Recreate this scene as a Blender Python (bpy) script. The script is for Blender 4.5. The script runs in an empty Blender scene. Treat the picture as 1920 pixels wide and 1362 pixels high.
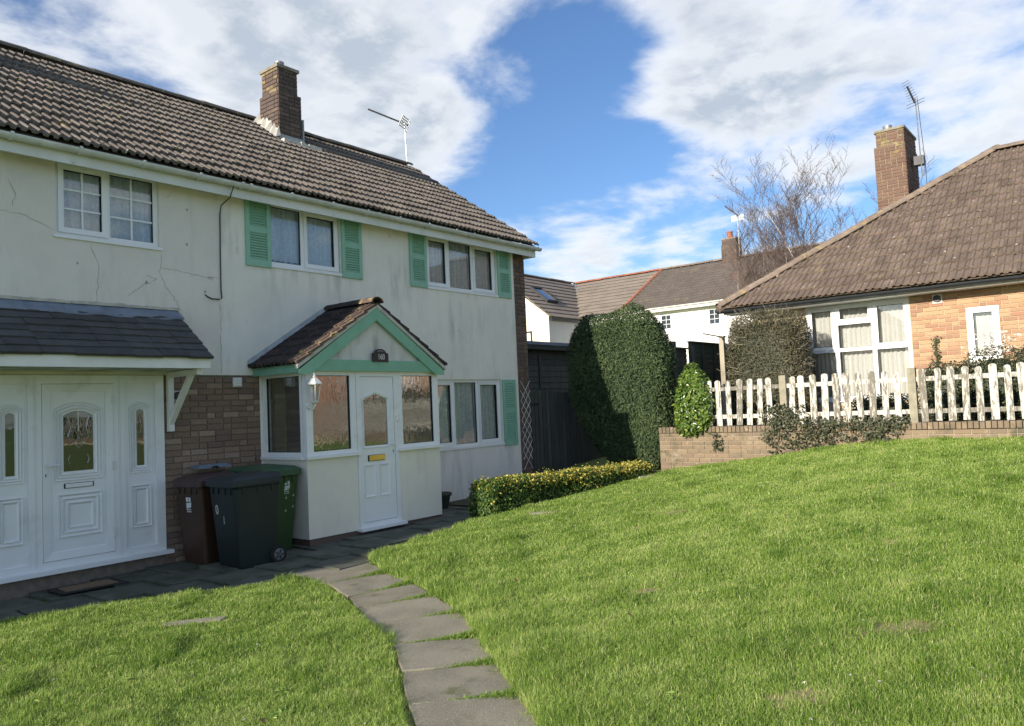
import bpy, math, random
import numpy as np
from mathutils import Matrix, Vector

scene = bpy.context.scene
COL = scene.collection
rnd = random.Random(7)
rng = np.random.default_rng(11)
R = math.radians

# ------------------------------------------------------------------ camera
cam_data = bpy.data.cameras.new('camera')
cam = bpy.data.objects.new('camera', cam_data)
COL.objects.link(cam)
cam_data.sensor_width = 36.0
cam_data.lens = 27.3
cam_data.clip_start = 0.05
cam_data.clip_end = 3000
cam.matrix_world = Matrix(((0.62631562, -0.01552406, -0.779415, 0.0),
                           (-0.7783034, -0.0694125, -0.62403984, -9.18),
                           (-0.04441351, 0.99746725, -0.05555656, 1.62),
                           (0, 0, 0, 1)))
scene.camera = cam

# ------------------------------------------------------------------ sky, sun, exposure
SUN = Vector((-0.950, 0.084, 0.300)).normalized()          # direction towards the sun
SUN_EL = math.asin(SUN.z)
SUN_AZ = math.atan2(SUN.x, SUN.y)
SKY_STRENGTH = 0.15
world = bpy.data.worlds.new('World')
scene.world = world
world.use_nodes = True
wn = world.node_tree
wn.nodes.clear()


def N(nt, kind, **kw):
    n = nt.nodes.new(kind)
    for k, v in kw.items():
        setattr(n, k, v)
    return n


def math_node(nt, op, a, b=None, c=None, clamp=False):
    n = nt.nodes.new('ShaderNodeMath')
    n.operation = op
    n.use_clamp = clamp
    for i, v in enumerate((a, b, c)):
        if v is None:
            continue
        if isinstance(v, (int, float)):
            n.inputs[i].default_value = v
        else:
            nt.links.new(v, n.inputs[i])
    return n.outputs[0]


def vmath(nt, op, a, b=None, scale=None):
    n = nt.nodes.new('ShaderNodeVectorMath')
    n.operation = op
    for i, v in enumerate((a, b)):
        if v is None:
            continue
        if isinstance(v, (tuple, list, Vector)):
            n.inputs[i].default_value = tuple(v)
        else:
            nt.links.new(v, n.inputs[i])
    if scale is not None:
        n.inputs['Scale'].default_value = scale
    return n.outputs['Value'] if op in ('DOT_PRODUCT', 'LENGTH') else n.outputs[0]


def noise(nt, vec, scale, detail=6, rough=0.55, dist=0.0):
    n = nt.nodes.new('ShaderNodeTexNoise')
    n.inputs['Scale'].default_value = scale
    n.inputs['Detail'].default_value = detail
    n.inputs['Roughness'].default_value = rough
    n.inputs['Distortion'].default_value = dist
    if vec is not None:
        nt.links.new(vec, n.inputs['Vector'])
    return n.outputs[0]


def mapr(nt, v, a, b, c=0.0, d=1.0, smooth=False):
    n = nt.nodes.new('ShaderNodeMapRange')
    n.interpolation_type = 'SMOOTHSTEP' if smooth else 'LINEAR'
    n.clamp = True
    nt.links.new(v, n.inputs[0])
    for i, x in zip((1, 2, 3, 4), (a, b, c, d)):
        n.inputs[i].default_value = x
    return n.outputs[0]


def mixc(nt, f, a, b, mode='MIX'):
    n = nt.nodes.new('ShaderNodeMix')
    n.data_type = 'RGBA'
    n.blend_type = mode
    for s, v in ((0, f), (6, a), (7, b)):
        if isinstance(v, (int, float)):
            n.inputs[s].default_value = v
        elif isinstance(v, (tuple, list)):
            n.inputs[s].default_value = (*v[:3], 1)
        else:
            nt.links.new(v, n.inputs[s])
    return n.outputs[2]


sky = N(wn, 'ShaderNodeTexSky', sky_type='NISHITA', sun_disc=False)
sky.sun_elevation = SUN_EL
sky.sun_rotation = SUN_AZ
sky.altitude = 100
sky.air_density = 1.0
sky.dust_density = 0.4
sky.ozone_density = 2.0
tc = N(wn, 'ShaderNodeTexCoord')
dirv = tc.outputs['Generated']
sepd = N(wn, 'ShaderNodeSeparateXYZ')
wn.links.new(dirv, sepd.inputs[0])
zz = math_node(wn, 'MAXIMUM', math_node(wn, 'ADD', sepd.outputs[2], 0.16), 0.05)
cmb = N(wn, 'ShaderNodeCombineXYZ')
wn.links.new(math_node(wn, 'DIVIDE', sepd.outputs[0], zz), cmb.inputs[0])
wn.links.new(math_node(wn, 'DIVIDE', sepd.outputs[1], zz), cmb.inputs[1])
plane = vmath(wn, 'ADD', cmb.outputs[0], (3.1, 7.4, 0.0))
n1 = noise(wn, plane, 2.4, 11, 0.58, 0.2)
n2 = noise(wn, plane, 0.55, 3, 0.5)
dens = math_node(wn, 'ADD', math_node(wn, 'MULTIPLY', n1, 1.75), math_node(wn, 'MULTIPLY', n2, 0.45))
dens = math_node(wn, 'SUBTRACT', dens, 0.56)
# the larger cloud masses and clear gaps, as directions in the sky
CLOUDS = [((0.308, 0.860, 0.407), 0.99027, 0.99966, 0.1), ((0.414, 0.802, 0.430), 0.97515, 0.99912, 0.13),
          ((0.537, 0.723, 0.435), 0.97515, 0.99912, 0.13), ((0.649, 0.628, 0.429), 0.98096, 0.99933, 0.13),
          ((0.715, 0.577, 0.395), 0.99027, 0.99966, 0.1), ((0.586, 0.731, 0.350), 0.98600, 0.99951, 0.1),
          ((0.637, 0.695, 0.333), 0.99377, 0.99978, 0.07), ((0.689, 0.656, 0.309), 0.99649, 0.99988, 0.03),
          ((0.821, 0.396, 0.411), 0.99027, 0.99966, 0.15), ((0.853, 0.318, 0.414), 0.98096, 0.99933, 0.13),
          ((0.869, 0.342, 0.358), 0.99027, 0.99966, 0.1), ((0.890, 0.213, 0.403), 0.98600, 0.99951, 0.12),
          ((0.903, 0.293, 0.315), 0.99377, 0.99978, 0.08), ((0.874, 0.373, 0.313), 0.99523, 0.99983, 0.07),
          ((0.930, 0.147, 0.336), 0.99027, 0.99966, 0.06), ((0.945, 0.096, 0.313), 0.98600, 0.99951, 0.13),
          ((0.952, 0.129, 0.278), 0.99027, 0.99966, 0.1), ((0.843, 0.503, 0.191), 0.99377, 0.99978, 0.15),
          ((0.808, 0.561, 0.182), 0.99523, 0.99983, 0.15), ((0.871, 0.450, 0.199), 0.99649, 0.99988, 0.07),
          ((0.899, 0.392, 0.193), 0.99649, 0.99988, 0.05), ((0.778, 0.505, 0.372), 0.98600, 0.99951, -0.2),
          ((0.805, 0.521, 0.283), 0.98600, 0.99951, -0.16), ((0.750, 0.615, 0.244), 0.99027, 0.99966, -0.1),
          ((0.881, 0.409, 0.240), 0.99027, 0.99966, -0.12), ((0.762, 0.459, 0.456), 0.99377, 0.99978, -0.22),
          ((0.910, 0.199, 0.364), 0.99649, 0.99988, -0.06), ((0.936, 0.248, 0.249), 0.99027, 0.99966, -0.1),
          ((0.436, 0.810, 0.392), 0.99756, 0.99991, -0.1), ((0.402, 0.839, 0.366), 0.99649, 0.99988, -0.08),
          ((0.904, 0.244, 0.351), 0.99756, 0.99991, -0.06)]
for d, lo, hi, w in CLOUDS:
    dp = vmath(wn, 'DOT_PRODUCT', dirv, Vector(d).normalized())
    dens = math_node(wn, 'ADD', dens, mapr(wn, dp, lo, hi, 0.0, w * 0.95, True))
cover = mapr(wn, dens, 0.42, 0.86, 0.0, 1.0, True)
thick = mapr(wn, dens, 0.64, 1.0, 0.0, 1.0, True)
n3 = noise(wn, vmath(wn, 'ADD', plane, (-0.06, 0.02, 0.0)), 2.4, 11, 0.58, 0.2)
relief = mapr(wn, math_node(wn, 'SUBTRACT', n1, n3), -0.05, 0.05, 0.0, 1.0)
shade = math_node(wn, 'MULTIPLY', thick, math_node(wn, 'SUBTRACT', 1.0, math_node(wn, 'MULTIPLY', relief, 0.60)))
CW = 2.0
cloudcol = mixc(wn, shade, (CW * 0.99, CW * 1.01, CW * 1.03), (CW * 0.52, CW * 0.59, CW * 0.68))
skyc = mixc(wn, 1.0, sky.outputs[0], (0.22, 0.27, 0.34), 'MULTIPLY')
skyfinal = mixc(wn, math_node(wn, 'MULTIPLY', cover, 0.94), skyc, cloudcol)
bg = N(wn, 'ShaderNodeBackground')
bg.inputs[1].default_value = SKY_STRENGTH
wn.links.new(skyfinal, bg.inputs[0])
wo = N(wn, 'ShaderNodeOutputWorld')
wn.links.new(bg.outputs[0], wo.inputs[0])

sun_data = bpy.data.lights.new('sun', 'SUN')
sun_data.energy = 2.0
sun_data.angle = R(0.53)
sun_data.color = (1.0, 0.89, 0.74)
sun = bpy.data.objects.new('sun', sun_data)
COL.objects.link(sun)
sun.location = SUN * 60
sun.rotation_euler = SUN.to_track_quat('Z', 'Y').to_euler()

vs = scene.view_settings
vs.view_transform = 'Standard'
vs.look = 'None'
vs.gamma = 1.0
vs.exposure = 1.80
vs.use_curve_mapping = False
scene.render.engine = 'CYCLES'


# ------------------------------------------------------------------ materials
def new_mat(name):
    m = bpy.data.materials.new(name)
    m.use_nodes = True
    nt = m.node_tree
    return m, nt, nt.nodes['Principled BSDF'], nt.nodes['Material Output']


def M(name, col, col2=None, rough=0.7, ns=6.0, lo=0.35, hi=0.65, bump=0.0, bs=60.0, obj=0.0, spots=None, streak=None,
      metallic=0.0, spec=0.4, ramp=None, stretch=None, coat=0.0):
    """colour noise between col and col2; obj: brightness change from object to object; ramp: colour picked per object;
    spots: list of (colour, noise scale, lo, hi); streak: (colour, lo, hi, amount) vertical weathering"""
    m, nt, p, out = new_mat(name)
    pos = nt.nodes.new('ShaderNodeNewGeometry').outputs['Position']
    if stretch:
        pos_n = vmath(nt, 'MULTIPLY', pos, stretch)
    else:
        pos_n = pos
    oi = nt.nodes.new('ShaderNodeObjectInfo')
    if ramp:
        cr = nt.nodes.new('ShaderNodeValToRGB')
        cr.color_ramp.interpolation = 'CONSTANT'
        el = cr.color_ramp.elements
        while len(el) < len(ramp):
            el.new(0.5)
        for i, c in enumerate(ramp):
            el[i].position = i / len(ramp)
            el[i].color = (*c, 1)
        nt.links.new(oi.outputs['Random'], cr.inputs[0])
        c = cr.outputs[0]
        f = mapr(nt, noise(nt, pos_n, ns, 5), lo, hi)
        c = mixc(nt, math_node(nt, 'MULTIPLY', f, 0.35), c, col2 or col)
    else:
        f = mapr(nt, noise(nt, pos_n, ns, 6), lo, hi)
        c = mixc(nt, f, col, col2 or col)
    if obj:
        hsv = nt.nodes.new('ShaderNodeHueSaturation')
        nt.links.new(c, hsv.inputs['Color'])
        v = mapr(nt, oi.outputs['Random'], 0, 1, 1 - obj, 1 + obj)
        nt.links.new(v, hsv.inputs['Value'])
        c = hsv.outputs[0]
    if streak:
        sc, a, b, amt = streak
        sp = vmath(nt, 'MULTIPLY', pos, (3.4, 3.4, 0.55))
        big = mapr(nt, noise(nt, pos, 0.9, 3), 0.42, 0.62)
        s = math_node(nt, 'MULTIPLY', mapr(nt, noise(nt, sp, 1.6, 7, 0.65), a, b), math_node(nt, 'MULTIPLY', big, amt))
        c = mixc(nt, s, c, sc)
    for sc, s, a, b in (spots or []):
        c = mixc(nt, mapr(nt, noise(nt, pos, s, 4, 0.6), a, b), c, sc)
    nt.links.new(c, p.inputs['Base Color'])
    p.inputs['Roughness'].default_value = rough
    p.inputs['Metallic'].default_value = metallic
    p.inputs['Specular IOR Level'].default_value = spec
    p.inputs['Coat Weight'].default_value = coat
    if bump:
        b = nt.nodes.new('ShaderNodeBump')
        b.inputs['Strength'].default_value = min(1.0, bump)
        b.inputs['Distance'].default_value = 0.01
        nt.links.new(noise(nt, pos, bs, 8, 0.65), b.inputs['Height'])
        nt.links.new(b.outputs[0], p.inputs['Normal'])
    return m


def leaf_mat(name, a, b, c=None, rough=0.5, trans=0.25, spec=0.3):
    """leaf colour runs from a over b to c with the per-leaf value 'tint'"""
    m, nt, p, out = new_mat(name)
    at = nt.nodes.new('ShaderNodeAttribute')
    at.attribute_name = 'tint'
    cr = nt.nodes.new('ShaderNodeValToRGB')
    el = cr.color_ramp.elements
    el[0].color = (*a, 1)
    el[1].color = (*(c or b), 1)
    if c:
        e = el.new(0.55)
        e.color = (*b, 1)
    nt.links.new(at.outputs['Fac'], cr.inputs[0])
    nt.links.new(cr.outputs[0], p.inputs['Base Color'])
    p.inputs['Roughness'].default_value = rough
    p.inputs['Specular IOR Level'].default_value = spec
    t = nt.nodes.new('ShaderNodeBsdfTranslucent')
    nt.links.new(cr.outputs[0], t.inputs[0])
    mx = nt.nodes.new('ShaderNodeMixShader')
    mx.inputs[0].default_value = trans
    nt.links.new(p.outputs[0], mx.inputs[1])
    nt.links.new(t.outputs[0], mx.inputs[2])
    nt.links.new(mx.outputs[0], out.inputs[0])
    return m


def glass_mat(name, tint, gain, bump=0.0, bs=30.0, stretch=(1, 1, 1), rough=0.0, haze=0.0):
    m, nt, p, out = new_mat(name)
    nt.nodes.remove(p)
    tr = nt.nodes.new('ShaderNodeBsdfTransparent')
    tr.inputs[0].default_value = (*tint, 1)
    base = tr.outputs[0]
    if haze:
        df = nt.nodes.new('ShaderNodeBsdfDiffuse')
        df.inputs[0].default_value = (0.25, 0.3, 0.28, 1)
        h = nt.nodes.new('ShaderNodeMixShader')
        h.inputs[0].default_value = haze
        nt.links.new(base, h.inputs[1])
        nt.links.new(df.outputs[0], h.inputs[2])
        base = h.outputs[0]
    gl = nt.nodes.new('ShaderNodeBsdfGlossy')
    gl.inputs['Roughness'].default_value = rough
    gl.inputs[0].default_value = (1, 1, 1, 1)
    fr = nt.nodes.new('ShaderNodeFresnel')
    fr.inputs[0].default_value = 1.5
    if bump:
        pos = nt.nodes.new('ShaderNodeNewGeometry').outputs['Position']
        b = nt.nodes.new('ShaderNodeBump')
        b.inputs['Strength'].default_value = bump
        b.inputs['Distance'].default_value = 0.004
        nt.links.new(noise(nt, vmath(nt, 'MULTIPLY', pos, stretch), bs, 2, 0.5), b.inputs['Height'])
        nt.links.new(b.outputs[0], gl.inputs['Normal'])
    mx = nt.nodes.new('ShaderNodeMixShader')
    nt.links.new(math_node(nt, 'MULTIPLY', fr.outputs[0], gain, clamp=True), mx.inputs[0])
    nt.links.new(base, mx.inputs[1])
    nt.links.new(gl.outputs[0], mx.inputs[2])
    nt.links.new(mx.outputs[0], out.inputs[0])
    return m


def curtain_mat(name, col, see=0.25, pattern=0.0):
    m, nt, p, out = new_mat(name)
    pos = nt.nodes.new('ShaderNodeNewGeometry').outputs['Position']
    f = mapr(nt, noise(nt, pos, 22, 5, 0.7), 0.42, 0.6)
    nt.links.new(mixc(nt, f, col, tuple(x * 0.9 for x in col)), p.inputs['Base Color'])
    p.inputs['Roughness'].default_value = 0.9
    tr = nt.nodes.new('ShaderNodeBsdfTransparent')
    mx = nt.nodes.new('ShaderNodeMixShader')
    fac = math_node(nt, 'ADD', math_node(nt, 'MULTIPLY', f, pattern), see)
    nt.links.new(fac, mx.inputs[0])
    nt.links.new(p.outputs[0], mx.inputs[1])
    nt.links.new(tr.outputs[0], mx.inputs[2])
    nt.links.new(mx.outputs[0], out.inputs[0])
    return m


MAT = {}
MAT['render_left'] = M('render_left', (0.77, 0.73, 0.66), (0.69, 0.65, 0.59), rough=0.9, ns=1.3, bump=0.5, bs=55,
                       streak=((0.36, 0.35, 0.31), 0.5, 0.72, 0.35),
                       spots=[((0.40, 0.38, 0.33), 2.3, 0.66, 0.76)])
MAT['render_right'] = M('render_right', (0.84, 0.81, 0.73), (0.77, 0.74, 0.67), rough=0.9, ns=1.1, bump=0.5, bs=55,
                        streak=((0.34, 0.36, 0.33), 0.46, 0.72, 0.75),
                        spots=[((0.45, 0.45, 0.41), 2.9, 0.66, 0.80)])
MAT['render_porch'] = M('render_porch', (0.83, 0.79, 0.68), (0.75, 0.71, 0.62), rough=0.9, ns=1.6, bump=0.15, bs=80,
                        streak=((0.42, 0.42, 0.38), 0.5, 0.75, 0.5))
MAT['gable_board'] = M('gable_board', (0.66, 0.65, 0.60), (0.58, 0.57, 0.53), rough=0.8, ns=3,
                       streak=((0.18, 0.19, 0.17), 0.45, 0.66, 0.9))
MAT['mortar'] = M('mortar', (0.25, 0.21, 0.17), (0.18, 0.15, 0.12), rough=0.95, ns=14, bump=0.3)
MAT['mortar_pale'] = M('mortar_pale', (0.62, 0.52, 0.38), (0.52, 0.42, 0.30), rough=0.95, ns=14, bump=0.3)
MAT['mortar_wall'] = M('mortar_wall', (0.52, 0.44, 0.32), (0.34, 0.28, 0.20), rough=0.95, ns=9, bump=0.3)
MAT['brick_house'] = M('brick_house', (0.2, 0.12, 0.08), (0.14, 0.095, 0.07), rough=0.9, ns=30, bump=0.4, bs=120, obj=0.12,
                       ramp=[(0.28, 0.195, 0.14), (0.245, 0.17, 0.125), (0.31, 0.225, 0.165), (0.225, 0.155, 0.115),
                             (0.27, 0.185, 0.135), (0.33, 0.25, 0.19), (0.17, 0.12, 0.10)])
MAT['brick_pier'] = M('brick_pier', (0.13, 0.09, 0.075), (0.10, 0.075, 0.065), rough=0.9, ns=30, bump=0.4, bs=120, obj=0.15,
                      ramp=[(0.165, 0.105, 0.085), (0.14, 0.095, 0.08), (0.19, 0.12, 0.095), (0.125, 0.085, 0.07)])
MAT['brick_bungalow'] = M('brick_bungalow', (0.5, 0.26, 0.13), (0.40, 0.20, 0.10), rough=0.85, ns=40, bump=0.3, bs=140, obj=0.08,
                          ramp=[(0.42, 0.265, 0.165), (0.45, 0.31, 0.18), (0.38, 0.215, 0.14), (0.45, 0.335, 0.20),
                                (0.42, 0.28, 0.17), (0.30, 0.185, 0.125), (0.46, 0.31, 0.19)])
MAT['brick_bungalow_chimney'] = M('brick_bungalow_chimney', (0.25, 0.14, 0.09), (0.18, 0.105, 0.075), rough=0.9, ns=30, bump=0.4, obj=0.12,
                                  ramp=[(0.19, 0.115, 0.085), (0.155, 0.095, 0.072), (0.175, 0.115, 0.085), (0.135, 0.088, 0.07)],
                                  spots=[((0.34, 0.27, 0.10), 5.0, 0.62, 0.72)])
MAT['brick_garden'] = M('brick_garden', (0.28, 0.21, 0.15), (0.22, 0.17, 0.12), rough=0.95, ns=20, bump=0.5, bs=100, obj=0.1,
                        ramp=[(0.24, 0.185, 0.125), (0.21, 0.16, 0.115), (0.26, 0.20, 0.135), (0.19, 0.15, 0.11), (0.225, 0.165, 0.11)],
                        spots=[((0.34, 0.28, 0.20), 3.0, 0.56, 0.72), ((0.11, 0.10, 0.065), 2.6, 0.54, 0.70), ((0.42, 0.35, 0.25), 6.0, 0.64, 0.74)])
MAT['brick_chimney'] = M('brick_chimney', (0.17, 0.11, 0.085), (0.12, 0.085, 0.07), rough=0.95, ns=25, bump=0.5, obj=0.15,
                         ramp=[(0.135, 0.095, 0.080), (0.11, 0.082, 0.072), (0.15, 0.108, 0.088), (0.09, 0.07, 0.065)],
                         spots=[((0.07, 0.06, 0.055), 2.2, 0.5, 0.75)])
MAT['lichen_brick'] = M('lichen_brick', (0.27, 0.21, 0.10), (0.15, 0.12, 0.085), rough=0.95, ns=12, lo=0.4, hi=0.6, bump=0.5, obj=0.2)
MAT['upvc'] = M('upvc', (0.82, 0.83, 0.84), (0.77, 0.79, 0.80), rough=0.3, ns=2, spec=0.5, spots=[((0.62, 0.62, 0.58), 2.6, 0.60, 0.80)])
MAT['upvc_trim'] = M('upvc_trim', (0.74, 0.75, 0.74), (0.66, 0.67, 0.64), rough=0.4, ns=3,
                     spots=[((0.34, 0.36, 0.30), 7, 0.66, 0.82)])
MAT['gutter'] = M('gutter', (0.70, 0.71, 0.70), (0.55, 0.56, 0.54), rough=0.4, ns=5,
                  spots=[((0.22, 0.24, 0.20), 11, 0.64, 0.80)])
MAT['white_paint'] = M('white_paint', (0.80, 0.80, 0.77), (0.72, 0.72, 0.68), rough=0.55, ns=5)
MAT['soffit'] = M('soffit', (0.55, 0.56, 0.48), (0.28, 0.30, 0.22), rough=0.7, ns=3, lo=0.45, hi=0.62)
MAT['green_paint'] = M('green_paint', (0.27, 0.50, 0.375), (0.245, 0.46, 0.345), rough=0.5, ns=7, obj=0.03)
MAT['green_paint_porch'] = M('green_paint_porch', (0.225, 0.455, 0.325), (0.195, 0.41, 0.29), rough=0.55, ns=5,
                             streak=((0.06, 0.16, 0.09), 0.55, 0.75, 0.6))
MAT['tile'] = M('tile', (0.175, 0.150, 0.128), (0.115, 0.10, 0.088), rough=0.9, ns=5, bump=0.5, bs=70, obj=0.16,
                spots=[((0.50, 0.48, 0.44), 13, 0.665, 0.70), ((0.26, 0.21, 0.12), 3.2, 0.62, 0.76)])
MAT['ridge_tile'] = M('ridge_tile', (0.15, 0.13, 0.11), (0.10, 0.09, 0.08), rough=0.95, ns=7, bump=0.6, obj=0.15,
                      spots=[((0.33, 0.27, 0.12), 6, 0.6, 0.72)])
MAT['tile_bungalow'] = M('tile_bungalow', (0.19, 0.143, 0.113), (0.14, 0.105, 0.084), rough=0.9, ns=4, bump=0.5, bs=70, obj=0.17,
                         spots=[((0.55, 0.52, 0.47), 12, 0.67, 0.705), ((0.26, 0.21, 0.13), 2.5, 0.60, 0.74)])
MAT['hip_tile'] = M('hip_tile', (0.26, 0.20, 0.155), (0.18, 0.14, 0.11), rough=0.95, ns=6, bump=0.6, obj=0.18,
                    spots=[((0.40, 0.31, 0.13), 4, 0.58, 0.72)])
MAT['tile_porch'] = M('tile_porch', (0.05, 0.040, 0.038), (0.03, 0.028, 0.027), rough=0.95, ns=6, bump=0.8, bs=50, obj=0.25,
                      spots=[((0.42, 0.43, 0.42), 16, 0.72, 0.78), ((0.16, 0.08, 0.06), 4, 0.6, 0.7)])
MAT['tile_verge_lit'] = M('tile_verge_lit', (0.17, 0.115, 0.088), (0.11, 0.08, 0.066), rough=0.95, ns=12, bump=0.7, obj=0.2,  # orange-brown verge tiles; the sunlit strip is also put into this paler colour
                      spots=[((0.50, 0.38, 0.16), 9, 0.55, 0.68)])
MAT['mortar_bed'] = M('mortar_bed', (0.55, 0.53, 0.46), (0.42, 0.40, 0.35), rough=0.95, ns=9, bump=0.4)
MAT['tile_canopy'] = M('tile_canopy', (0.075, 0.074, 0.074), (0.056, 0.056, 0.057), rough=0.85, ns=8, bump=0.3, obj=0.15,
                       spots=[((0.38, 0.40, 0.40), 13, 0.74, 0.79)])
MAT['lead'] = M('lead', (0.20, 0.24, 0.30), (0.14, 0.17, 0.22), rough=0.6, ns=7, bump=0.4, bs=18)
MAT['lead_pale'] = M('lead_pale', (0.34, 0.38, 0.40), (0.25, 0.28, 0.30), rough=0.6, ns=7, bump=0.3)
MAT['cement'] = M('cement', (0.66, 0.64, 0.58), (0.48, 0.46, 0.40), rough=0.95, ns=8, bump=0.5)
MAT['concrete'] = M('concrete', (0.36, 0.33, 0.25), (0.26, 0.24, 0.18), rough=0.95, ns=10, bump=0.6, bs=90)
MAT['concrete_cap'] = M('concrete_cap', (0.30, 0.28, 0.23), (0.20, 0.18, 0.14), rough=0.95, ns=9, bump=0.5,
                        spots=[((0.42, 0.32, 0.12), 7, 0.58, 0.68)])
MAT['slab'] = M('slab', (0.32, 0.29, 0.215), (0.23, 0.21, 0.155), rough=0.95, ns=3, bump=0.5, bs=120, obj=0.10,
                spots=[((0.52, 0.50, 0.46), 21, 0.745, 0.765), ((0.42, 0.39, 0.32), 90, 0.58, 0.66), ((0.12, 0.11, 0.085), 70, 0.60, 0.68), ((0.13, 0.14, 0.06), 4, 0.58, 0.75)])
MAT['slab_patio'] = M('slab_patio', (0.125, 0.125, 0.105), (0.07, 0.08, 0.06), rough=0.95, ns=3, bump=0.5, bs=100, obj=0.14,
                      spots=[((0.42, 0.42, 0.39), 22, 0.735, 0.765), ((0.05, 0.062, 0.035), 2.6, 0.52, 0.68)])
MAT['soil'] = M('soil', (0.10, 0.085, 0.05), (0.06, 0.06, 0.03), rough=1.0, ns=12, bump=0.8, bs=40)
MAT['turf'] = M('turf', (0.16, 0.23, 0.05), (0.20, 0.23, 0.07), rough=1.0, ns=7, bump=0.8, bs=60)
MAT['moss'] = M('moss', (0.10, 0.13, 0.03), (0.07, 0.08, 0.03), rough=1.0, ns=20, bump=0.9, bs=50)
MAT['dry_turf'] = M('dry_turf', (0.34, 0.27, 0.14), (0.22, 0.20, 0.09), rough=1.0, ns=25, bump=0.9, bs=80)
MAT['fence_white'] = M('fence_white', (0.72, 0.70, 0.64), (0.66, 0.64, 0.58), rough=0.85, ns=9, bump=0.3, bs=60, obj=0.09,
                       stretch=(1, 1, 0.25), spots=[])
MAT['fence_dark'] = M('fence_dark', (0.085, 0.088, 0.078), (0.055, 0.06, 0.054), rough=0.9, ns=6, stretch=(1, 1, 0.2), obj=0.2, bump=0.3)
MAT['fence_green'] = M('fence_green', (0.06, 0.085, 0.065), (0.045, 0.065, 0.05), rough=0.9, ns=6, obj=0.12, bump=0.3)
MAT['timber_pale'] = M('timber_pale', (0.40, 0.36, 0.27), (0.30, 0.27, 0.20), rough=0.9, ns=8, stretch=(1, 1, 0.2), bump=0.3)
MAT['bin_black'] = M('bin_black', (0.010, 0.017, 0.018), (0.014, 0.021, 0.023), rough=0.45, ns=3, spots=[((0.10, 0.11, 0.12), 3.0, 0.66, 0.80)])
MAT['bin_lid_black'] = M('bin_lid_black', (0.022, 0.030, 0.038), (0.028, 0.036, 0.044), rough=0.5, ns=4)
MAT['bin_brown'] = M('bin_brown', (0.055, 0.028, 0.018), (0.045, 0.024, 0.016), rough=0.45, ns=3)
MAT['bin_lid_brown'] = M('bin_lid_brown', (0.075, 0.045, 0.045), (0.06, 0.036, 0.036), rough=0.5, ns=3)
MAT['bin_green'] = M('bin_green', (0.030, 0.066, 0.022), (0.026, 0.058, 0.02), rough=0.45, ns=3)
MAT['bin_lid_green'] = M('bin_lid_green', (0.045, 0.095, 0.05), (0.04, 0.085, 0.045), rough=0.5, ns=3)
MAT['blue_grey_plastic'] = M('blue_grey_plastic', (0.17, 0.22, 0.29), (0.14, 0.18, 0.24), rough=0.5, ns=5)
MAT['rubber'] = M('rubber', (0.012, 0.012, 0.013), (0.02, 0.02, 0.02), rough=0.8, ns=20)
MAT['grey_plastic'] = M('grey_plastic', (0.14, 0.15, 0.15), (0.11, 0.12, 0.12), rough=0.5, ns=9)
MAT['sticker'] = M('sticker', (0.78, 0.80, 0.82), (0.66, 0.68, 0.72), rough=0.5, ns=25)
MAT['sticker_worn'] = M('sticker_worn', (0.52, 0.58, 0.56), (0.26, 0.36, 0.28), rough=0.6, ns=30, lo=0.45, hi=0.6)
MAT['black_plastic'] = M('black_plastic', (0.012, 0.013, 0.015), (0.02, 0.02, 0.022), rough=0.4, ns=9)
MAT['slate_sign'] = M('slate_sign', (0.022, 0.018, 0.017), (0.035, 0.028, 0.026), rough=0.5, ns=20)
MAT['lettering'] = M('lettering', (0.72, 0.68, 0.66), (0.62, 0.58, 0.56), rough=0.6, ns=30)
MAT['brass'] = M('brass', (0.80, 0.58, 0.16), (0.72, 0.50, 0.13), rough=0.3, ns=9, metallic=0.75)
MAT['chrome'] = M('chrome', (0.70, 0.71, 0.72), (0.6, 0.61, 0.62), rough=0.25, ns=9, metallic=0.8)
MAT['steel'] = M('steel', (0.36, 0.37, 0.38), (0.26, 0.27, 0.28), rough=0.4, ns=14, metallic=0.7)
MAT['dark_metal'] = M('dark_metal', (0.035, 0.038, 0.042), (0.05, 0.052, 0.056), rough=0.5, ns=9, metallic=0.4)
MAT['cable'] = M('cable', (0.03, 0.03, 0.033), (0.045, 0.045, 0.05), rough=0.6, ns=9)
MAT['mat_border'] = M('mat_border', (0.018, 0.018, 0.018), (0.03, 0.03, 0.028), rough=0.95, ns=60, bump=0.6)
MAT['coir'] = M('coir', (0.23, 0.165, 0.10), (0.17, 0.12, 0.075), rough=1.0, ns=90, bump=0.9, bs=200)
MAT['stone_pot'] = M('stone_pot', (0.09, 0.09, 0.07), (0.05, 0.055, 0.042), rough=0.95, ns=12, bump=0.5)
MAT['interior'] = M('interior', (0.16, 0.155, 0.145), (0.13, 0.125, 0.115), rough=0.95, ns=2)
MAT['interior_cream'] = M('interior_cream', (0.62, 0.60, 0.36), (0.55, 0.53, 0.32), rough=0.9, ns=2)
MAT['white_wall'] = M('white_wall', (0.80, 0.79, 0.76), (0.77, 0.76, 0.73), rough=0.9, ns=1.5, bump=0.1)
MAT['cream_wall'] = M('cream_wall', (0.76, 0.70, 0.55), (0.72, 0.66, 0.52), rough=0.9, ns=1.5)
MAT['cream_wall_shaded'] = M('cream_wall_shaded', (0.42, 0.43, 0.45), (0.38, 0.39, 0.41), rough=0.9, ns=1.5)  # shaded side of the cream wing, its shade put into the colour
MAT['black_gutter'] = M('black_gutter', (0.020, 0.024, 0.030), (0.03, 0.034, 0.04), rough=0.35, ns=9)
MAT['far_tile'] = M('far_tile', (0.19, 0.16, 0.135), (0.135, 0.115, 0.10), rough=0.9, ns=2.2, lo=0.3, hi=0.7, obj=0.1,
                    spots=[((0.30, 0.15, 0.10), 0.55, 0.62, 0.72), ((0.30, 0.26, 0.16), 1.4, 0.62, 0.75)])
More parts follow.
